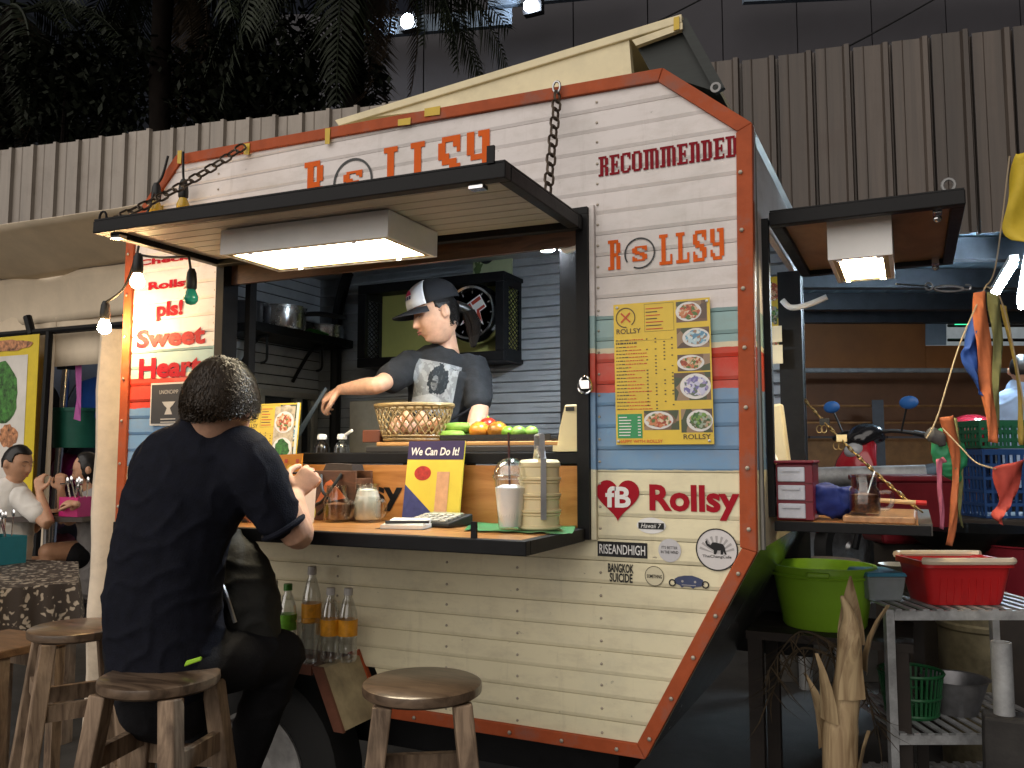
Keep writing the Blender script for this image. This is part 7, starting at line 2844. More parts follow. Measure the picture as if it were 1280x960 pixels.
limb(so_, [(J(132, 694, DG), .10, .10), (J(112, 694, DG - .05), .095, .095), (J(98, 694, DG - .1), .09, .09)], V((0, 1, 0)), 16)
put(remesh(so_, .010, 3), 'shorts', BLKC, t)
one('table_spoon', MB().tube([J(76, 605, DG - .24), J(88, 604, DG - .3)], .006, 6), CHROME, 'spoon raised in the hand of the long-haired diner', 'spoon', smooth=True)
# person at the right, seen from behind
DP = 6.3
rg = [(J(1280, 600, DP), .17, .12), (J(1279, 560, DP), .175, .12), (J(1277, 520, DP), .19, .12), (J(1276, 497, DP), .18, .10), (J(1276, 487, DP), .10, .08), (J(1276, 480, DP), .055, .055)]
t, B, hr = diner('dark-haired person in pale blue shirt seen from behind next to the crates', J(1280, 600, DP) * 1.0, rg, RGT, J(1277, 464, DP), FC + V((.5, 0, 0)), math.radians(-8),
                 [(J(1250, 508, DP), J(1244, 552, DP), J(1262, 585, DP + .2), V((.3, .8, -.2))), (J(1304, 508, DP), J(1310, 552, DP), J(1300, 585, DP + .2), V((-.3, .8, -.2)))],
                 SKINT, LBLU, lambda d: d[2] > .05 - .6 * max(0, -d[1]) and not (d[1] > .6 and d[2] < .5), (.95, .95))
put(remesh(hr, .008, 2), 'hair', HAIR, t)
tr_ = MB()
for sg in (-1, 1):
    h0 = J(1280 + sg * 14, 600, DP)
    limb(tr_, [(h0, .09, .09), (V((h0.x, h0.y, .5)), .07, .07), (V((h0.x, h0.y, .06)), .05, .06)], RGT, 14)
put(remesh(tr_, .012, 3), 'trousers', BLKC, t)
# ---------------------------------------------------------------- end awning, its lamp and the end counter
EA = thing('end_awning', 'black framed lift-up awning with plywood underside on the trailer end', 'awning', (-.38, .64, 2.12))
ex0, ex1, ey0, ey1, ez = -.372, .156, .205, 1.03, 2.097
for a, b in (((ex0, ey0), (ex1, ey0 + .035)), ((ex0, ey1 - .035), (ex1, ey1)), ((ex0, ey0 + .0355), (ex0 + .035, ey1 - .0355)), ((ex1 - .035, ey0 + .0355), (ex1, ey1 - .0355))):
    MB().box((a[0], a[1], ez), (b[0], b[1], ez + .042)).build('frame_rail', BLACKM, EA, bevel=.003)
MB().box((ex0 + .0355, ey0 + .0355, ez + .018), (ex1 - .0355, ey1 - .0355, ez + .028)).build('plywood', PLY, EA)
MB().box((ex0 + .002, ey0 + .002, ez + .0425), (ex1 - .002, ey1 - .002, ez + .047)).build('top_sheet', BLACKM, EA)
for p in ((ex1 - .07, ey0 + .06), (ex1 - .06, ey1 - .06)):
    MB().box((p[0] - .012, p[1] - .02, ez - .006), (p[0] + .012, p[1] + .02, ez + .017)).build('catch', CHROME, EA)
    MB().ball((p[0], p[1], ez - .018), .012, 8, 6).build('catch_knob', CHROME, EA, True)
MB().loop([V((ex1 - .04, ey0 + .015, ez + .062)) + V((math.cos(a) * .016, 0, math.sin(a) * .018)) for a in [i * math.pi / 6 for i in range(12)]], .005).build('lug', M('grey_eye'), EA, True)
lamp_box('end_awning_light', 'white box light glowing under the end awning of the trailer', -.215, -.035, .30, .68, 1.995, 2.114, (1.0, 0.82, 0.50), 26.0)
MB().tube(catmull([(-.43, .90, 1.99), (-.40, .90, 1.96), (-.34, .90, 1.965), (-.27, .90, 1.99)], 5), .011, 8).build('cable_loop', WHITEP, EA, True)

EC = thing('end_counter', 'fold-out wooden counter with black edge on the trailer end', 'counter', (-.2, .5, 1.2))
kz = 1.212
kx0, kx1, ky0, ky1 = -.372, .035, .155, .90
MB().box((kx0, ky0, kz - .028), (kx1, ky0 + .02, kz)).build('edge_rail', BLACKM, EC, bevel=.002)
MB().box((kx0, ky1 - .02, kz - .028), (kx1, ky1, kz)).build('edge_rail', BLACKM, EC)
MB().box((kx1 - .03, ky0 + .0205, kz - .028), (kx1 + .004, ky1 - .0205, kz + .004)).build('edge_rail', M('worn_rail', (.12, .11, .10), .4, .6, var=.4), EC)
for i in range(4):
    y0 = ky0 + .0205 + i * .176
    MB().box((kx0, y0 + .001, kz - .018), (kx1 - .0305, y0 + .174, kz - .001)).build('board', WOODC, EC, bevel=.002)
one('serving_board', MB().box((-.19, .20, kz), (-.002, .62, kz + .018)), wood('tray_wood', (.30, .15, .06), (.46, .25, .11), (16, 2.5, 12), rough=.35, coat=.2), 'worn wooden serving board at the outer end of the end counter', 'board', bevel=.003)
# red three drawer box
rb = thing('drawer_box', 'dark red plastic box with three clear drawers on the end counter', 'drawer box', (-.33, .25, kz))
a, b = PY(960, 640, .185), PY(1015, 580, .185)
RDP = M('dark_red_plastic', (.20, .012, .028), .35, var=.06)
FROST = M('frosted_drawer', (.62, .64, .72), .25, var=.12, scale=14)
x0, x1, z0 = -.392, b.x, kz + .001
x0 = max(x0, -.371)
HT = .165
MB().box((x0, .20, z0), (x1, .36, z0 + HT)).build('case', RDP, rb, bevel=.004)
MB().box((x0 - .003, .185, z0 + HT + .0005), (x1 + .004, .365, z0 + HT + .009)).build('lid', RDP, rb, bevel=.003)
for i in range(3):
    zz = z0 + .006 + i * .053
    d_ = MB().box((x0 + .006, .190, zz), (x1 - .022, .1995, zz + .043)).build('drawer', FROST, rb, bevel=.003)
    MB().box((x0 + .02, .184, zz + .030), (x1 - .036, .1895, zz + .036)).build('pull', FROST, d_)
    MB().box((x1 - .0215, .192, zz - .003), (x1 - .001, .1995, zz + .046)).build('side_strip', RDP, d_)
cbx = MB()
limb(cbx, [(V((-.255, .30, kz + .06)), .04, .05), (V((-.215, .33, kz + .055)), .05, .045), (V((-.17, .36, kz + .045)), .04, .035)], V((0, 1, 0)), 14)
me = remesh(cbx, .006, 3, .012, 22)
o = link_mesh('blue_cloth', me, M('royal_blue_cloth', (.012, .03, .20), .7, var=.3, scale=20))
tag(o, 'crumpled royal blue cloth between drawer box and chilli jar', 'cloth')
c = PZ(1068, 642, kz + .0185)
jar_mug(V((-.135, .27, kz + .0185)), .052, CHI, 'glass jar mug of chilli oil on the serving board of the end counter', 1.12, (1, .1, 0), True)
one('chopsticks', MB().tube([(-.25, .52, kz + .055), (.0, .50, kz + .045)], .007, 8), M('chopstick_wood', (.55, .38, .2), .5, var=.1), 'pale wooden rolling stick with red end lying behind the chilli jar', 'stick', smooth=True)
one('stick_end', MB().tube([(.0, .50, kz + .045), (.03, .499, kz + .044)], .0075, 8), M('red_tip', (.5, .02, .02), .4, var=0), 'red end cap of the pale stick behind the chilli jar', 'cap', smooth=True)
one('white_straw', MB().tube([PX(963, 556, -.43), PX(975, 584, -.39)], .004, 8), WHITEP, 'white straw leaning over the red drawer box', 'straw', smooth=True)
BRASS = M('brass_chain', (.30, .21, .09), .4, .8, var=.2)
ca, cb_ = V((-.372, 1.10, 1.62)), V((.02, .86, kz + .02))
ca, cb_ = PX(1006, 500, -.374), V((.015, .62, kz + .012))
chain('chain', ca, cb_, .02, BRASS, 'brass chain sloping from the end wall down to the end counter', .036, .003, wdt=.009)
for i, t_ in enumerate((.20, .36)):
    p = ca.lerp(cb_, t_) + V((0, -.012, -.012))
    bc2 = thing('binder_clip', ('dark' if i == 0 else 'cream') + ' binder clip pinched on the brass chain', 'clip', p)
    m_ = BLACKP if i == 0 else CRP
    MB().prism([p + V((-.018, 0, -.012)), p + V((.018, 0, -.012)), p + V((.018, 0, .014)), p + V((-.018, 0, .014))], (0, .012, 0)).build('body', m_, bc2, bevel=.002)
    for s_ in (-1, 1):
        q = p + V((s_ * .008 - .01, -.004, -.012))
        MB().loop([q + V((math.cos(a) * .010, 0, -.014 + math.sin(a) * .014)) for a in [k_ * math.pi / 6 for k_ in range(12)]], .0016, 5).build('wire', BRASS, bc2, True)

# ---------------------------------------------------------------- clutter on the right
# slatted aluminium rack
ALR = M('rack_alu', (.42, .43, .44), .45, .3, var=.25, scale=20, dirt=.5)
rk0 = J(1110, 750, 2.85)
rd = (J(1262, 766, 2.85) - rk0); rd.z = 0; rd.normalize()
rn = V((-rd.y, rd.x, 0))
rz_ = .885
ro = V((rk0.x, rk0.y, 0))
RW, RD_ = .62, .46
rack = thing('slatted_rack', 'aluminium rack with slatted shelves holding tubs and baskets', 'rack', ro)
rp = lambda a, b, z: ro + rd * a + rn * b + V((0, 0, z))
for a_ in (0, RW):
    for b_ in (0, RD_):
        MB().bar(rp(a_, b_, 0), rp(a_, b_, rz_), .028, .028, rn).build('leg', ALR, rack, bevel=.002)
for z_ in (rz_ - .02, .46, .20):
    for b_ in (0, RD_):
        MB().bar(rp(.0145, b_ - .001, z_), rp(RW - .0145, b_ - .001, z_), .024, .030, (0, 0, 1)).build('rail', ALR, rack)
    for i in range(13):
        a_ = .03 + i * (RW - .06) / 12
        MB().bar(rp(a_, -.012, z_ + .0185), rp(a_, RD_ + .012, z_ + .0185), .022, .006, (0, 0, 1)).build('slat', ALR, rack)
RT = rz_ + .003


def tub(name, c, r0_, r1_, h, m, label, cat, ell=1.0, rim=.014, ax=None):
    t = thing(name, label, cat, c)
    MB().lathe([(0, 0), (r0_, 0), (r0_ + .006, .01), (r1_, h - .02), (r1_ + rim, h - .02), (r1_ + rim, h), (r1_ - .004, h), (r0_ - .002, .012), (0, .010)], c, 44, sx=ell).build('body', m, t, True, 35)
    return t


LGR = M('lime_plastic', (.25, .48, .03), .35, var=.08, scale=5)
gc = J(1031, 790, 3.15)
gz = J(1031, 792, 3.0).z
gt = tub('plastic_tub', V((gc.x, gc.y, gz)), .135, .172, .225, LGR, 'large lime green plastic tub under the end counter', 'tub', 1.05, .008)
MB().loop([V((gc.x, gc.y, gz + .19)) + V((math.cos(i * math.pi / 20) * .186, math.sin(i * math.pi / 20) * .172, 0)) for i in range(40)], .006).build('rim_band', LGR, gt, True)
for sg in (-1, 1):
    MB().box(V((gc.x - .04, gc.y + sg * .178 - .012, gz + .195)), V((gc.x + .04, gc.y + sg * .178 + .012, gz + .215))).build('grip', LGR, gt, bevel=.006)
st = thing('washing_stand', 'dark timber stand under the lime green tub', 'stand', (gc.x, gc.y, 0))
DKW = M('dark_timber', (.022, .016, .013), .7, var=.4, scale=8)
for i in range(4):
    MB().box((gc.x - .25, gc.y - .22 + i * .112, gz - .03), (gc.x + .30, gc.y - .112 + i * .112, gz - .001)).build('plank', DKW, st)
for sx in (-.22, .26):
    for sy in (-.19, .2):
        MB().box((gc.x + sx - .025, gc.y + sy - .025, 0), (gc.x + sx + .025, gc.y + sy + .025, gz - .031)).build('leg', DKW, st)
# red basket with white handles
RED = M('red_plastic', (.50, .018, .02), .35, var=.08)
IVO = M('ivory_plastic', (.72, .60, .46), .4, var=.05)
bc3 = rp(.30, .14, RT)
bk = thing('red_basket', 'red plastic basket with ivory rim handles on the slatted rack', 'basket', bc3)
rings = []
mb = MB()


def rrect(w, d, r_, z, n=6):
    out = []
    for cx, cy, a0 in ((w - r_, d - r_, 0), (-w + r_, d - r_, math.pi / 2), (-w + r_, -d + r_, math.pi), (w - r_, -d + r_, 1.5 * math.pi)):
        for i in range(n + 1):
            a = a0 + (math.pi / 2) * i / n
            out.append(bc3 + rd * (cx + math.cos(a) * r_) + rn * (cy + math.sin(a) * r_) + V((0, 0, z)))
    return out


lay = [rrect(.125, .085, .03, .0), rrect(.130, .09, .03, .012), rrect(.152, .112, .035, .128), rrect(.163, .122, .038, .130), rrect(.163, .122, .038, .150), rrect(.150, .110, .034, .150), rrect(.127, .087, .03, .014)]
n_ = len(lay[0])
for l_ in lay:
    mb.v += l_
for k_ in range(len(lay) - 1):
    for i in range(n_):
        mb.f.append([k_ * n_ + i, k_ * n_ + (i + 1) % n_, (k_ + 1) * n_ + (i + 1) % n_, (k_ + 1) * n_ + i])
        mb.m.append(0)
mb.f.append(list(reversed(range(n_))))
mb.f.append([(len(lay) - 1) * n_ + i for i in range(n_)])
mb.m += [0, 0]
mb.build('body', RED, bk, True, 40)
rim_ = rrect(.160, .119, .037, .152)
idx_all = list(range(n_))
for s0 in (2, 16):
    seg = [rim_[(s0 + i) % n_] for i in range(10)]
    MB().tube(seg, .013, 8).build('handle', IVO, bk, True)
for i in range(9):
    p = bc3 - rn * .0895 + rd * (-.10 + i * .025) + V((0, 0, .01))
    MB().bar(p, p - rn * .016 + V((0, 0, .085)), .006, .004, rd).build('rib', RED, bk)
# clear container
cc3 = rp(.06, .20, RT)
cn = thing('clear_container', 'clear plastic food container with blue lid on the slatted rack', 'container', cc3)
FPL = M('milky_plastic', (.42, .47, .5), .2, var=.12, trans=.5, ior=1.2)
MB().hexa([cc3 + rd * x + rn * y + V((0, 0, z)) for x, y, z in ((-.06, -.06, 0), (.055, -.06, 0), (.055, .09, 0), (-.06, .09, 0), (-.072, -.072, .085), (.066, -.072, .085), (.066, .10, .085), (-.072, .10, .085))]).build('box', FPL, cn, bevel=.006)
MB().hexa([cc3 + rd * x + rn * y + V((0, 0, z)) for x, y, z in ((-.076, -.076, .086), (.07, -.076, .086), (.07, .104, .086), (-.076, .104, .086), (-.07, -.07, .10), (.064, -.07, .10), (.064, .10, .10), (-.07, .10, .10))]).build('lid', M('blue_lid', (.05, .22, .34), .35, var=.1), cn, bevel=.004)
# green colander basket on the lower shelf
c4 = rp(.16, .20, .482)
GB = M('dark_green_plastic', (.015, .10, .035), .4, var=.15)
gb = thing('green_basket', 'dark green slotted basket on the lower rack shelf', 'basket', c4)
MB().lathe([(0, 0), (.085, 0), (.088, .008), (0, .008)], c4, 24).build('base', GB, gb, True)
for z_, r_ in ((.01, .087), (.07, .096), (.15, .108)):
    MB().loop([c4 + V((math.cos(i * math.pi / 16) * r_, math.sin(i * math.pi / 16) * r_, z_)) for i in range(32)], .006).build('hoop', GB, gb, True)
for i in range(36):
    a = i * math.pi / 18
    MB().bar(c4 + V((math.cos(a) * .087, math.sin(a) * .087, .01)), c4 + V((math.cos(a) * .108, math.sin(a) * .108, .15)), .008, .003, (math.cos(a), math.sin(a), 0)).build('slot_bar', GB, gb)
c5 = rp(.33, .22, .482)
one('steel_basin', MB().lathe([(0, 0), (.07, 0), (.11, .12), (.118, .122), (.107, .12), (.067, .004), (0, .004)], c5, 28), M('dim_steel', (.22, .22, .23), .4, .7, var=.3), 'grey metal basin on the lower rack shelf', 'basin', smooth=True)
# steel pipe standing at the right
p = J(1256, 905, 2.62)
one('steel_pipe', MB().lathe([(.028, 0), (.030, 0), (.030, .22), (.026, .22), (.026, .02), (0, .02)], (p.x, p.y, .60), 20), GALV, 'short upright steel pipe beside the slatted rack', 'pipe', smooth=True)
pb_ = thing('concrete_block', 'dark concrete block carrying the upright steel pipe', 'block', (p.x, p.y, 0))
MB().hexa([V((p.x, p.y, 0)) + V(q) for q in ((-.07, -.06, 0), (.07, -.06, 0), (.07, .07, 0), (-.07, .07, 0), (-.06, -.05, .599), (.06, -.05, .599), (.06, .06, .599), (-.06, .06, .599))]).build('block', M('concrete', (.028, .026, .025), .85, var=.3, bump=.4), pb_, bevel=.01)
# dry palm stalk
DRY = wood('dry_sheath', (.22, .14, .07), (.46, .34, .19), (16, 16, 1.5), scale=2.4, rough=.7, bump=.5)
sk = J(1052, 1010, 2.5)
pk = thing('dry_palm_stalk', 'dried pale brown palm stalk with withered leaves in front of the tub', 'plant', (sk.x, sk.y, 0))
top_ = J(1062, 770, 2.55)
pts = [V((sk.x, sk.y, 0)), J(1050, 960, 2.5), J(1052, 900, 2.51), J(1060, 850, 2.52), J(1062, 800, 2.54), top_, J(1052, 745, 2.56)]
MB().tube(catmull(pts, 5), [.050] * 10 + [.046 - .0012 * i for i in range(12)] + [.030 - .0032 * i for i in range(9)], 12).build('stalk', DRY, pk, True, 70)
for i in range(7):
    a = i * 1.3
    zb = .40 + .07 * i
    ctr_ = catmull(pts, 5)
    c_ = min(ctr_, key=lambda q: abs(q.z - zb))
    d = V((math.cos(a), math.sin(a), 0))
    e = V((-d.y, d.x, 0))
    lv = MB()
    r0_ = .047
    for k_ in range(5):
        f_ = k_ / 4
        wv = .038 * (1 - f_ ** 1.6) + .003
        ou = r0_ + .006 + .035 * f_ ** 2 * (1 + .5 * (i % 3))
        lv.v += [c_ + d * (ou - .01) - e * wv + V((0, 0, .20 * f_)), c_ + d * ou + V((0, 0, .20 * f_)), c_ + d * (ou - .01) + e * wv + V((0, 0, .20 * f_))]
    for k_ in range(4):
        lv.f += [[k_ * 3, k_ * 3 + 1, k_ * 3 + 4, k_ * 3 + 3], [k_ * 3 + 1, k_ * 3 + 2, k_ * 3 + 5, k_ * 3 + 4]]
        lv.m += [0, 0]
    lv.build('sheath', DRY, pk, True, 80)
rnd = random.Random(3)
WIT = M('withered_leaf', (.040, .028, .016), .75, var=.5, scale=20, spec=.2)
for k_ in range(3):
    lv = MB()
    a0 = J(1052, 812 + k_ * 14, 2.58)
    tipx = (-1, -.7, .4)[k_]
    mid = a0 + _r * tipx * (.10 + .05 * k_) + V((0, 0, .03 - .02 * k_)) + _f * .08
    end = a0 + _r * tipx * (.20 + .07 * k_) + V((0, 0, -.09 - .05 * k_)) + _f * rnd.uniform(.05, .2)
    sp = catmull([a0, mid, end], 8)
    lv.tube(sp, [.006 - .0003 * i for i in range(len(sp))], 5)
    for i, q in enumerate(sp[2:]):
        for s_ in range(2):
            L = rnd.uniform(.04, .16)
            d = V((rnd.uniform(-.6, .6), rnd.uniform(-.6, .6), -1)).normalized()
            w = _r * rnd.uniform(.001, .0035)
            kx = V((rnd.uniform(-.05, .05), rnd.uniform(-.05, .05), 0))
            m_ = q + d * L * .55 + kx
            lv.add([q - w, q + w, m_ + w * .8, m_ - w * .8, q + d * L + kx * 2.4], [(0, 1, 2, 3), (3, 2, 4)])
    lv.build('frond', WIT, pk)
# dark ground clutter: wok on a drum, crates
wk = J(1215, 668, 3.9)
WOKM = M('wok_iron', (.015, .015, .016), .35, .6, var=.3)
wt = thing('wok', 'wide black wok on a metal drum behind the red basket', 'wok', wk)
MB().lathe([(0, -.10), (.12, -.09), (.22, -.045), (.30, .02), (.305, .03), (.295, .028), (.21, -.035), (.11, -.08), (0, -.09)], wk, 36).build('pan', WOKM, wt, True)
dm = V((wk.x + .05, wk.y, 0))
hh = wk.z - .10
one('metal_drum', MB().lathe([(0, 0), (.20, 0), (.21, .01), (.21, hh * .33), (.217, hh * .34), (.217, hh * .36), (.21, hh * .37), (.21, hh * .66), (.217, hh * .67), (.217, hh * .69), (.21, hh * .70), (.205, hh), (0, hh)], dm, 30), M('drum_olive', (.16, .14, .09), .5, .4, var=.4, dirt=.5), 'dull olive metal drum under the black wok', 'drum', smooth=True, angle=30)
# bowls and boards under the counter
bp = J(1045, 715, 3.5)
bt = thing('prep_table', 'dark low preparation table behind the lime green tub', 'table', (bp.x, bp.y, 0))
MB().box((bp.x - .35, bp.y - .2, bp.z - .03), (bp.x + .35, bp.y + .25, bp.z)).build('top', DKW, bt)
for sx in (-.3, .3):
    for sy in (-.15, .2):
        MB().box((bp.x + sx - .02, bp.y + sy - .02, 0), (bp.x + sx + .02, bp.y + sy + .02, bp.z - .031)).build('leg', DKW, bt)
one('round_block', MB().lathe([(0, 0), (.12, 0), (.125, .01), (.125, .05), (.12, .055), (0, .056)], V((bp.x - .02, bp.y - .05, bp.z + .001)), 30), wood('block_wood', (.10, .065, .04), (.2, .13, .08), (8, 8, 8)), 'round wooden chopping block under the end counter', 'chopping block', smooth=True)
one('white_bowl', MB().lathe([(0, 0), (.035, 0), (.075, .05), (.078, .051), (.072, .05), (.03, .005), (0, .005)], V((bp.x + .24, bp.y - .06, bp.z + .001)), 26), M('bowl_white', (.5, .48, .44), .35, var=.06), 'small white bowl beside the round chopping block', 'bowl', smooth=True)


def crate(name, c, w, d, h, m, label, cols=8, rows=4):
    t = thing(name, label, 'crate', c)
    x, y = rd, rn
    P_ = lambda a, b, z: c + x * a + y * b + V((0, 0, z))
    MB().hexa([P_(-w, -d, 0), P_(w, -d, 0), P_(w, d, 0), P_(-w, d, 0), P_(-w, -d, .012), P_(w, -d, .012), P_(w, d, .012), P_(-w, d, .012)]).build('base', m, t)
    for z_ in [h * i / rows for i in range(1, rows + 1)]:
        for a0_, b0_, a1_, b1_ in ((-w, -d, w, -d), (w, -d, w, d), (w, d, -w, d), (-w, d, -w, -d)):
            MB().bar(P_(a0_, b0_, z_), P_(a1_, b1_, z_), .010, .016 if z_ < h else .03, (0, 0, 1)).build('rail', m, t)
    for i in range(cols + 1):
        f_ = -1 + 2 * i / cols
        for b_ in (-d, d):
            MB().bar(P_(w * f_, b_, .012), P_(w * f_, b_, h), .012, .008, y).build('slat', m, t)
    for i in range(1, cols):
        f_ = -1 + 2 * i / cols
        for a_ in (-w, w):
            MB().bar(P_(a_, d * f_, .012), P_(a_, d * f_, h), .008, .012, y).build('slat', m, t)


bcr = J(1258, 645, 4.5)
crate('blue_crate', bcr, .20, .16, .34, M('crate_blue', (.015, .06, .20), .45, var=.15), 'blue slatted plastic crate below the green one', 10, 5)
crate('green_crate', bcr + V((0, 0, .36)), .21, .16, .13, M('crate_green', (.015, .12, .06), .45, var=.15), 'shallow green slatted crate on top of the blue crate', 10, 3)
cst = thing('crate_stand', 'dark box carrying the stacked crates', 'box', (bcr.x, bcr.y, 0))
MB().box((bcr.x - .3, bcr.y - .25, 0), (bcr.x + .3, bcr.y + .25, bcr.z - .002)).build('box', DKW, cst, bevel=.01)
rcr = J(1132, 648, 4.3)
rt = thing('red_bin', 'dark red plastic bin behind the end counter', 'bin', rcr)
RB = M('bin_red', (.16, .010, .018), .4, var=.15)
MB().hexa([rcr + rd * x + rn * y + V((0, 0, z)) for x, y, z in ((-.17, -.12, -.12), (.17, -.12, -.12), (.17, .14, -.12), (-.17, .14, -.12), (-.2, -.15, .20), (.2, -.15, .20), (.2, .17, .20), (-.2, .17, .20))]).build('body', RB, rt, bevel=.02)
for z_ in (.19,):
    MB().hexa([rcr + rd * x + rn * y + V((0, 0, z)) for x, y, z in ((-.215, -.165, z_), (.215, -.165, z_), (.215, .185, z_), (-.215, .185, z_), (-.215, -.165, z_ + .03), (.215, -.165, z_ + .03), (.215, .185, z_ + .03), (-.215, .185, z_ + .03))]).build('rim', RB, rt, bevel=.008)
MB().box((rcr.x - .15, rcr.y - .1, 0), (rcr.x + .15, rcr.y + .15, rcr.z - .121)).build('foot', DKW, rt)
r2 = J(1290, 720, 3.7)
one('red_tub', MB().lathe([(0, 0), (.15, 0), (.2, .26), (.21, .265), (.2, .27), (.145, .01), (0, .01)], V((r2.x, r2.y, r2.z - .13)), 30), RB, 'dark red tub beside the wok', 'tub', smooth=True)
r2b = thing('tub_stand', 'dark stand under the dark red tub', 'stand', (r2.x, r2.y, 0))
MB().box((r2.x - .15, r2.y - .15, 0), (r2.x + .15, r2.y + .15, r2.z - .132)).build('box', DKW, r2b)

# ---------------------------------------------------------------- raised pavement and motorbikes
rp0, rp1 = J(960, 570, 5.35), J(1420, 570, 5.35)
q0, q1 = J(1420, 570, 13), J(960, 570, 13)
PZH = .48
mb = MB().prism([(rp0.x, rp0.y, .004), (rp1.x, rp1.y, .004), (q1.x + 6, q1.y, .004), (q1.x, q1.y, .004)], (0, 0, PZH))
tag(mb.build('raised_pavement', M('pavement', (.09, .085, .08), .7, var=.25, bump=.3)), kind='structure')


def motorbike(pos, yaw, body_m, label, mirror_m, topbox=None):
    t = thing('motorbike', label, 'motorbike', pos, 'parked motorbikes')
    R = Matrix.Rotation(yaw, 3, 'Z')
    L = lambda x, y, z: V(pos) + R @ V((x, y, z))
    for xc in (-.62, .62):
        w = MB().lathe([(.20, -.045), (.27, -.05), (.285, 0), (.27, .05), (.20, .045)], L(xc, 0, .285), 28, R @ V((0, 1, 0)), close=True).build('wheel', RUB, t, True)
        MB().lathe([(.03, -.05), (.05, -.03), (.2, -.02), (.2, .02), (.05, .03), (.03, .05)], L(xc, 0, .285), 20, R @ V((0, 1, 0))).build('rim', STEEL, w, True)
    for s_ in (-1, 1):
        MB().tube([L(.62, s_ * .07, .285), L(.40, s_ * .06, .86)], .022, 8).build('fork', BLACKM, t, True)
    fen = MB()
    limb(fen, [(L(.92, 0, .42), .05, .02), (L(.80, 0, .58), .07, .035), (L(.62, 0, .63), .075, .04), (L(.45, 0, .56), .06, .03)], R @ V((0, 1, 0)), 14)
    fen.build('mudguard', body_m, t, True)
    ap = MB()
    limb(ap, [(L(.42, 0, .98), .11, .07), (L(.50, 0, .84), .17, .07), (L(.44, 0, .62), .18, .06), (L(.34, 0, .42), .13, .06)], R @ V((0, 1, 0)), 18)
    ap.build('front_shield', body_m, t, True)
    cw = MB()
    limb(cw, [(L(.30, 0, 1.05), .10, .05), (L(.38, 0, 1.08), .13, .07), (L(.47, 0, 1.03), .09, .06)], R @ V((0, 1, 0)), 16)
    cw.build('cowl', M('bike_black', (.012, .012, .014), .2, var=.1, coat=.5), t, True)
    MB().ball(L(.50, 0, .95), .075, 14, 10, 1, 1, .8).build('headlight', M('lamp_glass', (.35, .36, .38), .1, var=.05), t, True)
    for s_ in (-1, 1):
        MB().tube(catmull([L(.36, 0, 1.06), L(.34, s_ * .18, 1.09), L(.24, s_ * .36, 1.06)], 4), .014, 8).build('handlebar', BLACKP, t, True)
        MB().tube([L(.27, s_ * .30, 1.075), L(.22, s_ * .40, 1.05)], .02, 8).build('grip', BLACKP, t, True)
        m_ = MB().tube([L(.32, s_ * .24, 1.08), L(.34, s_ * .30, 1.24)], .007, 6).build('mirror_stem', BLACKP, t, True)
        MB().ball(L(.34, s_ * .32, 1.28), .065, 12, 8, .35, 1.15, .7, rot=R).build('mirror', mirror_m, m_, True)
    bd_ = MB()
    limb(bd_, [(L(.32, 0, .36), .10, .07), (L(.05, 0, .34), .12, .08), (L(-.15, 0, .55), .13, .12), (L(-.45, 0, .66), .13, .10), (L(-.80, 0, .74), .06, .05)], R @ V((0, 1, 0)), 18)
    bd_.build('rear_body', body_m, t, True)
    se = MB()
    limb(se, [(L(-.02, 0, .76), .09, .04), (L(-.25, 0, .79), .13, .05), (L(-.55, 0, .83), .12, .05), (L(-.75, 0, .86), .07, .03)], R @ V((0, 1, 0)), 16)
    se.build('seat', BLKC, t, True)
    MB().tube([L(-.62, .1, .285), L(-.1, .12, .30), L(.1, .12, .34)], [.04, .04, .02], 10).build('exhaust', CHROME, t, True)
    if topbox:
        tb2 = MB().ball(L(-.72, 0, 1.10), .19, 20, 14, 1, 1, .75, rot=R)
        tb2.build('top_box', topbox, t, True)
        MB().box(L(-.72, 0, .9) - V((.12, .12, .03)), L(-.72, 0, .9) + V((.12, .12, .02))).build('carrier', BLACKM, t)


BRED = M('bike_red', (.30, .012, .02), .22, var=.08, coat=.6)
p = J(1090, 575, 5.9)
motorbike(V((p.x + .18, p.y + .38, PZH + .004)), math.radians(-125), BRED, 'red motorbike with blue mirrors parked behind the pipe rail', M('mirror_blue', (.03, .13, .40), .3, var=.1))
p = J(1216, 560, 6.6)
motorbike(V((p.x + .55, p.y + .45, PZH + .004)), math.radians(40), M('bike_dark', (.02, .022, .026), .25, var=.1, coat=.5), 'dark motorbike with rounded red top box parked under the shed', BLACKP, M('topbox_red', (.28, .012, .025), .12, var=.08, coat=.8))

# ---------------------------------------------------------------- bunting, ribbons and strings
def flag(name, pts, m, label, cat='flag', fold=.012, group='bunting flags and ribbons'):
    """strip through left/right pixel pairs at one distance"""
    mb = MB()
    k = len(pts)
    sub = 5
    rows = []
    L_ = catmull([p[0] for p in pts], sub)
    R_ = catmull([p[1] for p in pts], sub)
    nrm = _f
    for i in range(len(L_)):
        row = []
        for j in range(5):
            p = L_[i].lerp(R_[i], j / 4)
            row.append(p + nrm * fold * math.sin(i * .6 + j * 1.7) - nrm * fold * 1.2 * math.sin(math.pi * j / 4))
        rows.append(row)
    for r_ in rows:
        mb.v += r_
    for i in range(len(rows) - 1):
        for j in range(4):
            mb.f.append([i * 5 + j, i * 5 + j + 1, (i + 1) * 5 + j + 1, (i + 1) * 5 + j])
            mb.m.append(0)
    o = mb.build(name, m, None, True, 80)
    tag(o, label, cat, group)
    so = o.modifiers.new('solid', 'SOLIDIFY')
    so.thickness = .0012
    return o


def FP_(lst, d):
    return [(J(a, v, d + e), J(b, v2, d + e)) for a, v, b, v2, e in lst]


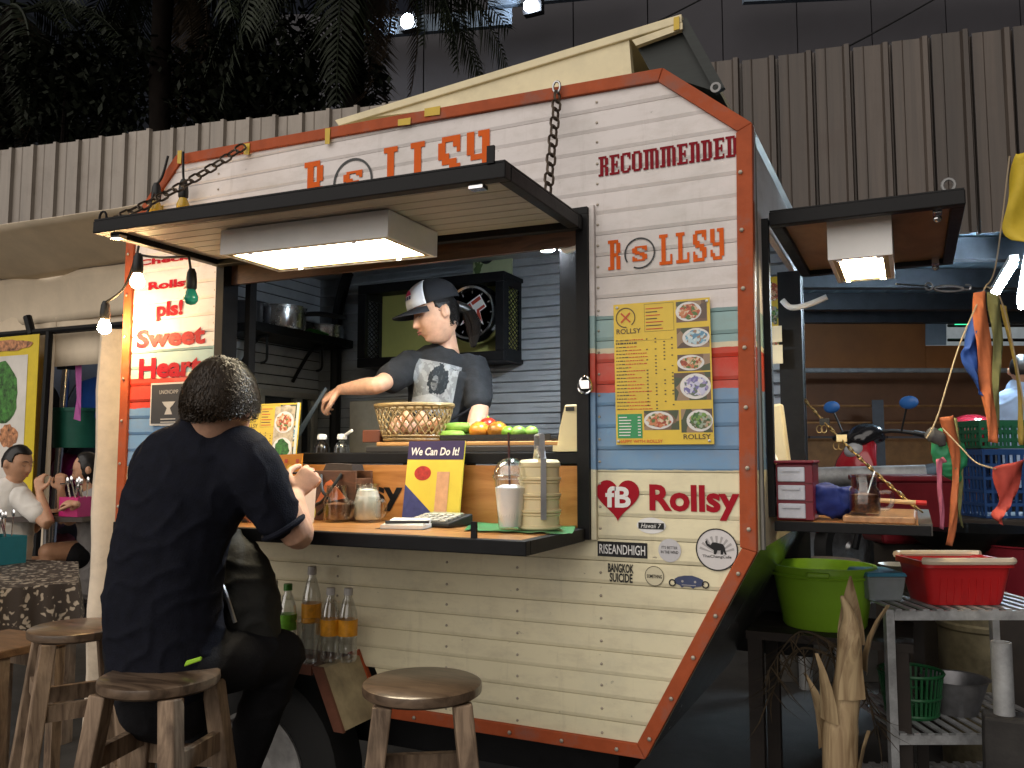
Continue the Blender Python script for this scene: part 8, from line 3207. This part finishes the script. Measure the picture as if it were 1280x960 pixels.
FO = M('flag_orange', (.55, .16, .06), .7, var=.15, scale=12)
FOL = M('flag_olive', (.20, .20, .08), .7, var=.2, scale=12)
FBL = M('flag_blue', (.02, .07, .32), .7, var=.2, scale=12)
FRE = M('flag_red', (.50, .07, .05), .7, var=.15, scale=12)
FYE = M('flag_yellow', (.58, .42, .03), .6, var=.12, scale=12)
FPK = M('flag_pink', (.50, .14, .22), .7, var=.15, scale=12)
FGR = M('flag_green', (.03, .28, .12), .5, var=.2, scale=12)
FGY = M('flag_grey', (.06, .06, .065), .6, var=.2, scale=12)
DF = 2.75
flag('ribbon', FP_([(1217, 366, 1232, 364, 0), (1218, 410, 1236, 412, .01), (1222, 460, 1240, 460, .02), (1230, 505, 1243, 507, .01), (1234, 552, 1247, 554, 0)], DF), FO, 'long orange ribbon hanging beside the blue flag', 'ribbon', .008)
flag('ribbon', FP_([(1234, 364, 1250, 372, .05), (1238, 400, 1252, 410, .06), (1240, 450, 1251, 455, .06), (1238, 500, 1249, 505, .05), (1239, 540, 1246, 545, .05)], DF), FOL, 'olive green ribbon hanging behind the long orange one', 'ribbon', .008)
flag('flag', FP_([(1216, 395, 1222, 392, .03), (1206, 430, 1221, 430, .03), (1200, 442, 1222, 462, .03), (1214, 470, 1224, 485, .03), (1222, 492, 1226, 496, .03)], DF), FBL, 'blue pennant beside the long orange ribbon')
flag('flag', FP_([(1270, 192, 1282, 194, 0), (1262, 235, 1296, 242, .01), (1252, 280, 1310, 296, .02), (1266, 300, 1306, 318, .01)], 2.3), FYE, 'yellow pennant hanging near the end awning')
flag('flag', FP_([(1242, 584, 1284, 571, 0), (1245, 610, 1275, 598, .01), (1246, 632, 1262, 630, .01), (1241, 646, 1252, 650, 0), (1247, 653, 1250, 656, 0)], 2.55), FRE, 'red pennant hanging in front of the crates')
flag('ribbon', FP_([(1250, 380, 1257, 384, .08), (1262, 430, 1266, 430, .08), (1272, 500, 1276, 500, .07), (1274, 556, 1280, 556, .07)], DF), M('flag_mustard', (.38, .27, .06), .7, var=.15), 'mustard ribbon slanting behind the olive ribbon', 'ribbon', .006)
flag('ribbon', FP_([(1174, 522, 1192, 519, 0), (1186, 560, 1199, 560, .01), (1190, 600, 1198, 602, .01), (1188, 640, 1197, 642, 0), (1181, 681, 1190, 682, 0)], DF), FO, 'orange ribbon tied at the green bag', 'ribbon', .006)
flag('ribbon', FP_([(1188, 520, 1196, 524, .03), (1194, 560, 1202, 562, .03), (1198, 600, 1203, 604, .03), (1197, 640, 1201, 640, .03), (1200, 655, 1203, 660, .03)], DF), FOL, 'olive ribbon next to the orange ribbon tied at the green bag', 'ribbon', .006)
flag('ribbon', FP_([(1177, 580, 1184, 576, -.02), (1170, 575, 1178, 572, -.02), (1171, 600, 1177, 600, -.02), (1174, 630, 1180, 630, -.02), (1174, 660, 1179, 662, -.02)], DF), FPK, 'short pink ribbon knotted below the green bag', 'ribbon', .004)
gbm = MB()
gcn = J(1184, 568, DF + .05)
limb(gbm, [(gcn + V((-.02, 0, .065)), .03, .02), (gcn + V((0, 0, .02)), .055, .03), (gcn + V((.01, 0, -.04)), .045, .03), (gcn + V((.02, 0, -.075)), .02, .015)], RC, 14)
o = link_mesh('plastic_bag', remesh(gbm, .006, 2, .008, 30), FGR)
tag(o, 'bright green plastic bag tied among the ribbons', 'bag')
gbm = MB()
gcn = J(1168, 548, DF + .02)
limb(gbm, [(gcn + V((-.015, 0, .02)), .02, .012), (gcn + V((.012, 0, .0)), .026, .014), (gcn + V((.025, 0, -.02)), .012, .01)], V((0, 0, 1)), 12)
o = link_mesh('grey_rag', remesh(gbm, .006, 2, .006, 30), FGY)
tag(o, 'grey rag tied beside the bright green bag', 'rag')
STR = M('string', (.45, .36, .24), .8, var=.1)
for i, (pts, lab) in enumerate((
        (((1262, 195, 2.6), (1245, 330, 2.7), (1232, 358, DF)), 'pale string from the yellow pennant down to the ribbons'),
        (((1232, 358, DF), (1200, 430, DF), (1172, 520, DF), (1158, 548, DF)), 'pale string slanting from the ribbons to the grey rag'),
        (((1178, 535, DF), (1200, 558, DF - .05), (1220, 578, DF - .1), (1244, 586, 2.55)), 'pale string from the green bag to the red pennant'),
        (((1232, 358, DF), (1250, 372, DF), (1268, 440, DF + .05), (1282, 520, DF + .05)), 'pale string following the mustard ribbon'))):
    one('string', MB().tube(catmull([J(*p) for p in pts], 8), .0025, 5), STR, lab, 'string', 'strings of the bunting', smooth=True)
tbk = thing('turnbuckle', 'small steel turnbuckle on the wire under the shed roof', 'turnbuckle', J(1170, 360, 3.2))
MB().tube([J(1120, 355, 2.9), J(1160, 358, 3.15)], .003, 5).build('wire', STEEL, tbk, True)
MB().loop([J(1186, 361, 3.2) + _r * (math.cos(a) * .055) + V((0, 0, math.sin(a) * .011)) for a in [i * math.pi / 8 for i in range(16)]], .005).build('frame', STEEL, tbk, True)
MB().loop([J(1161, 358, 3.2) + _r * (math.cos(a) * .014) + V((0, 0, math.sin(a) * .014)) for a in [i * math.pi / 6 for i in range(12)]], .004).build('eye', STEEL, tbk, True)
MB().tube(catmull([J(1204, 362, 3.2), J(1212, 362, 3.2), J(1213, 357, 3.2), J(1207, 356, 3.2)], 4), .004, 6).build('hook', STEEL, tbk, True)
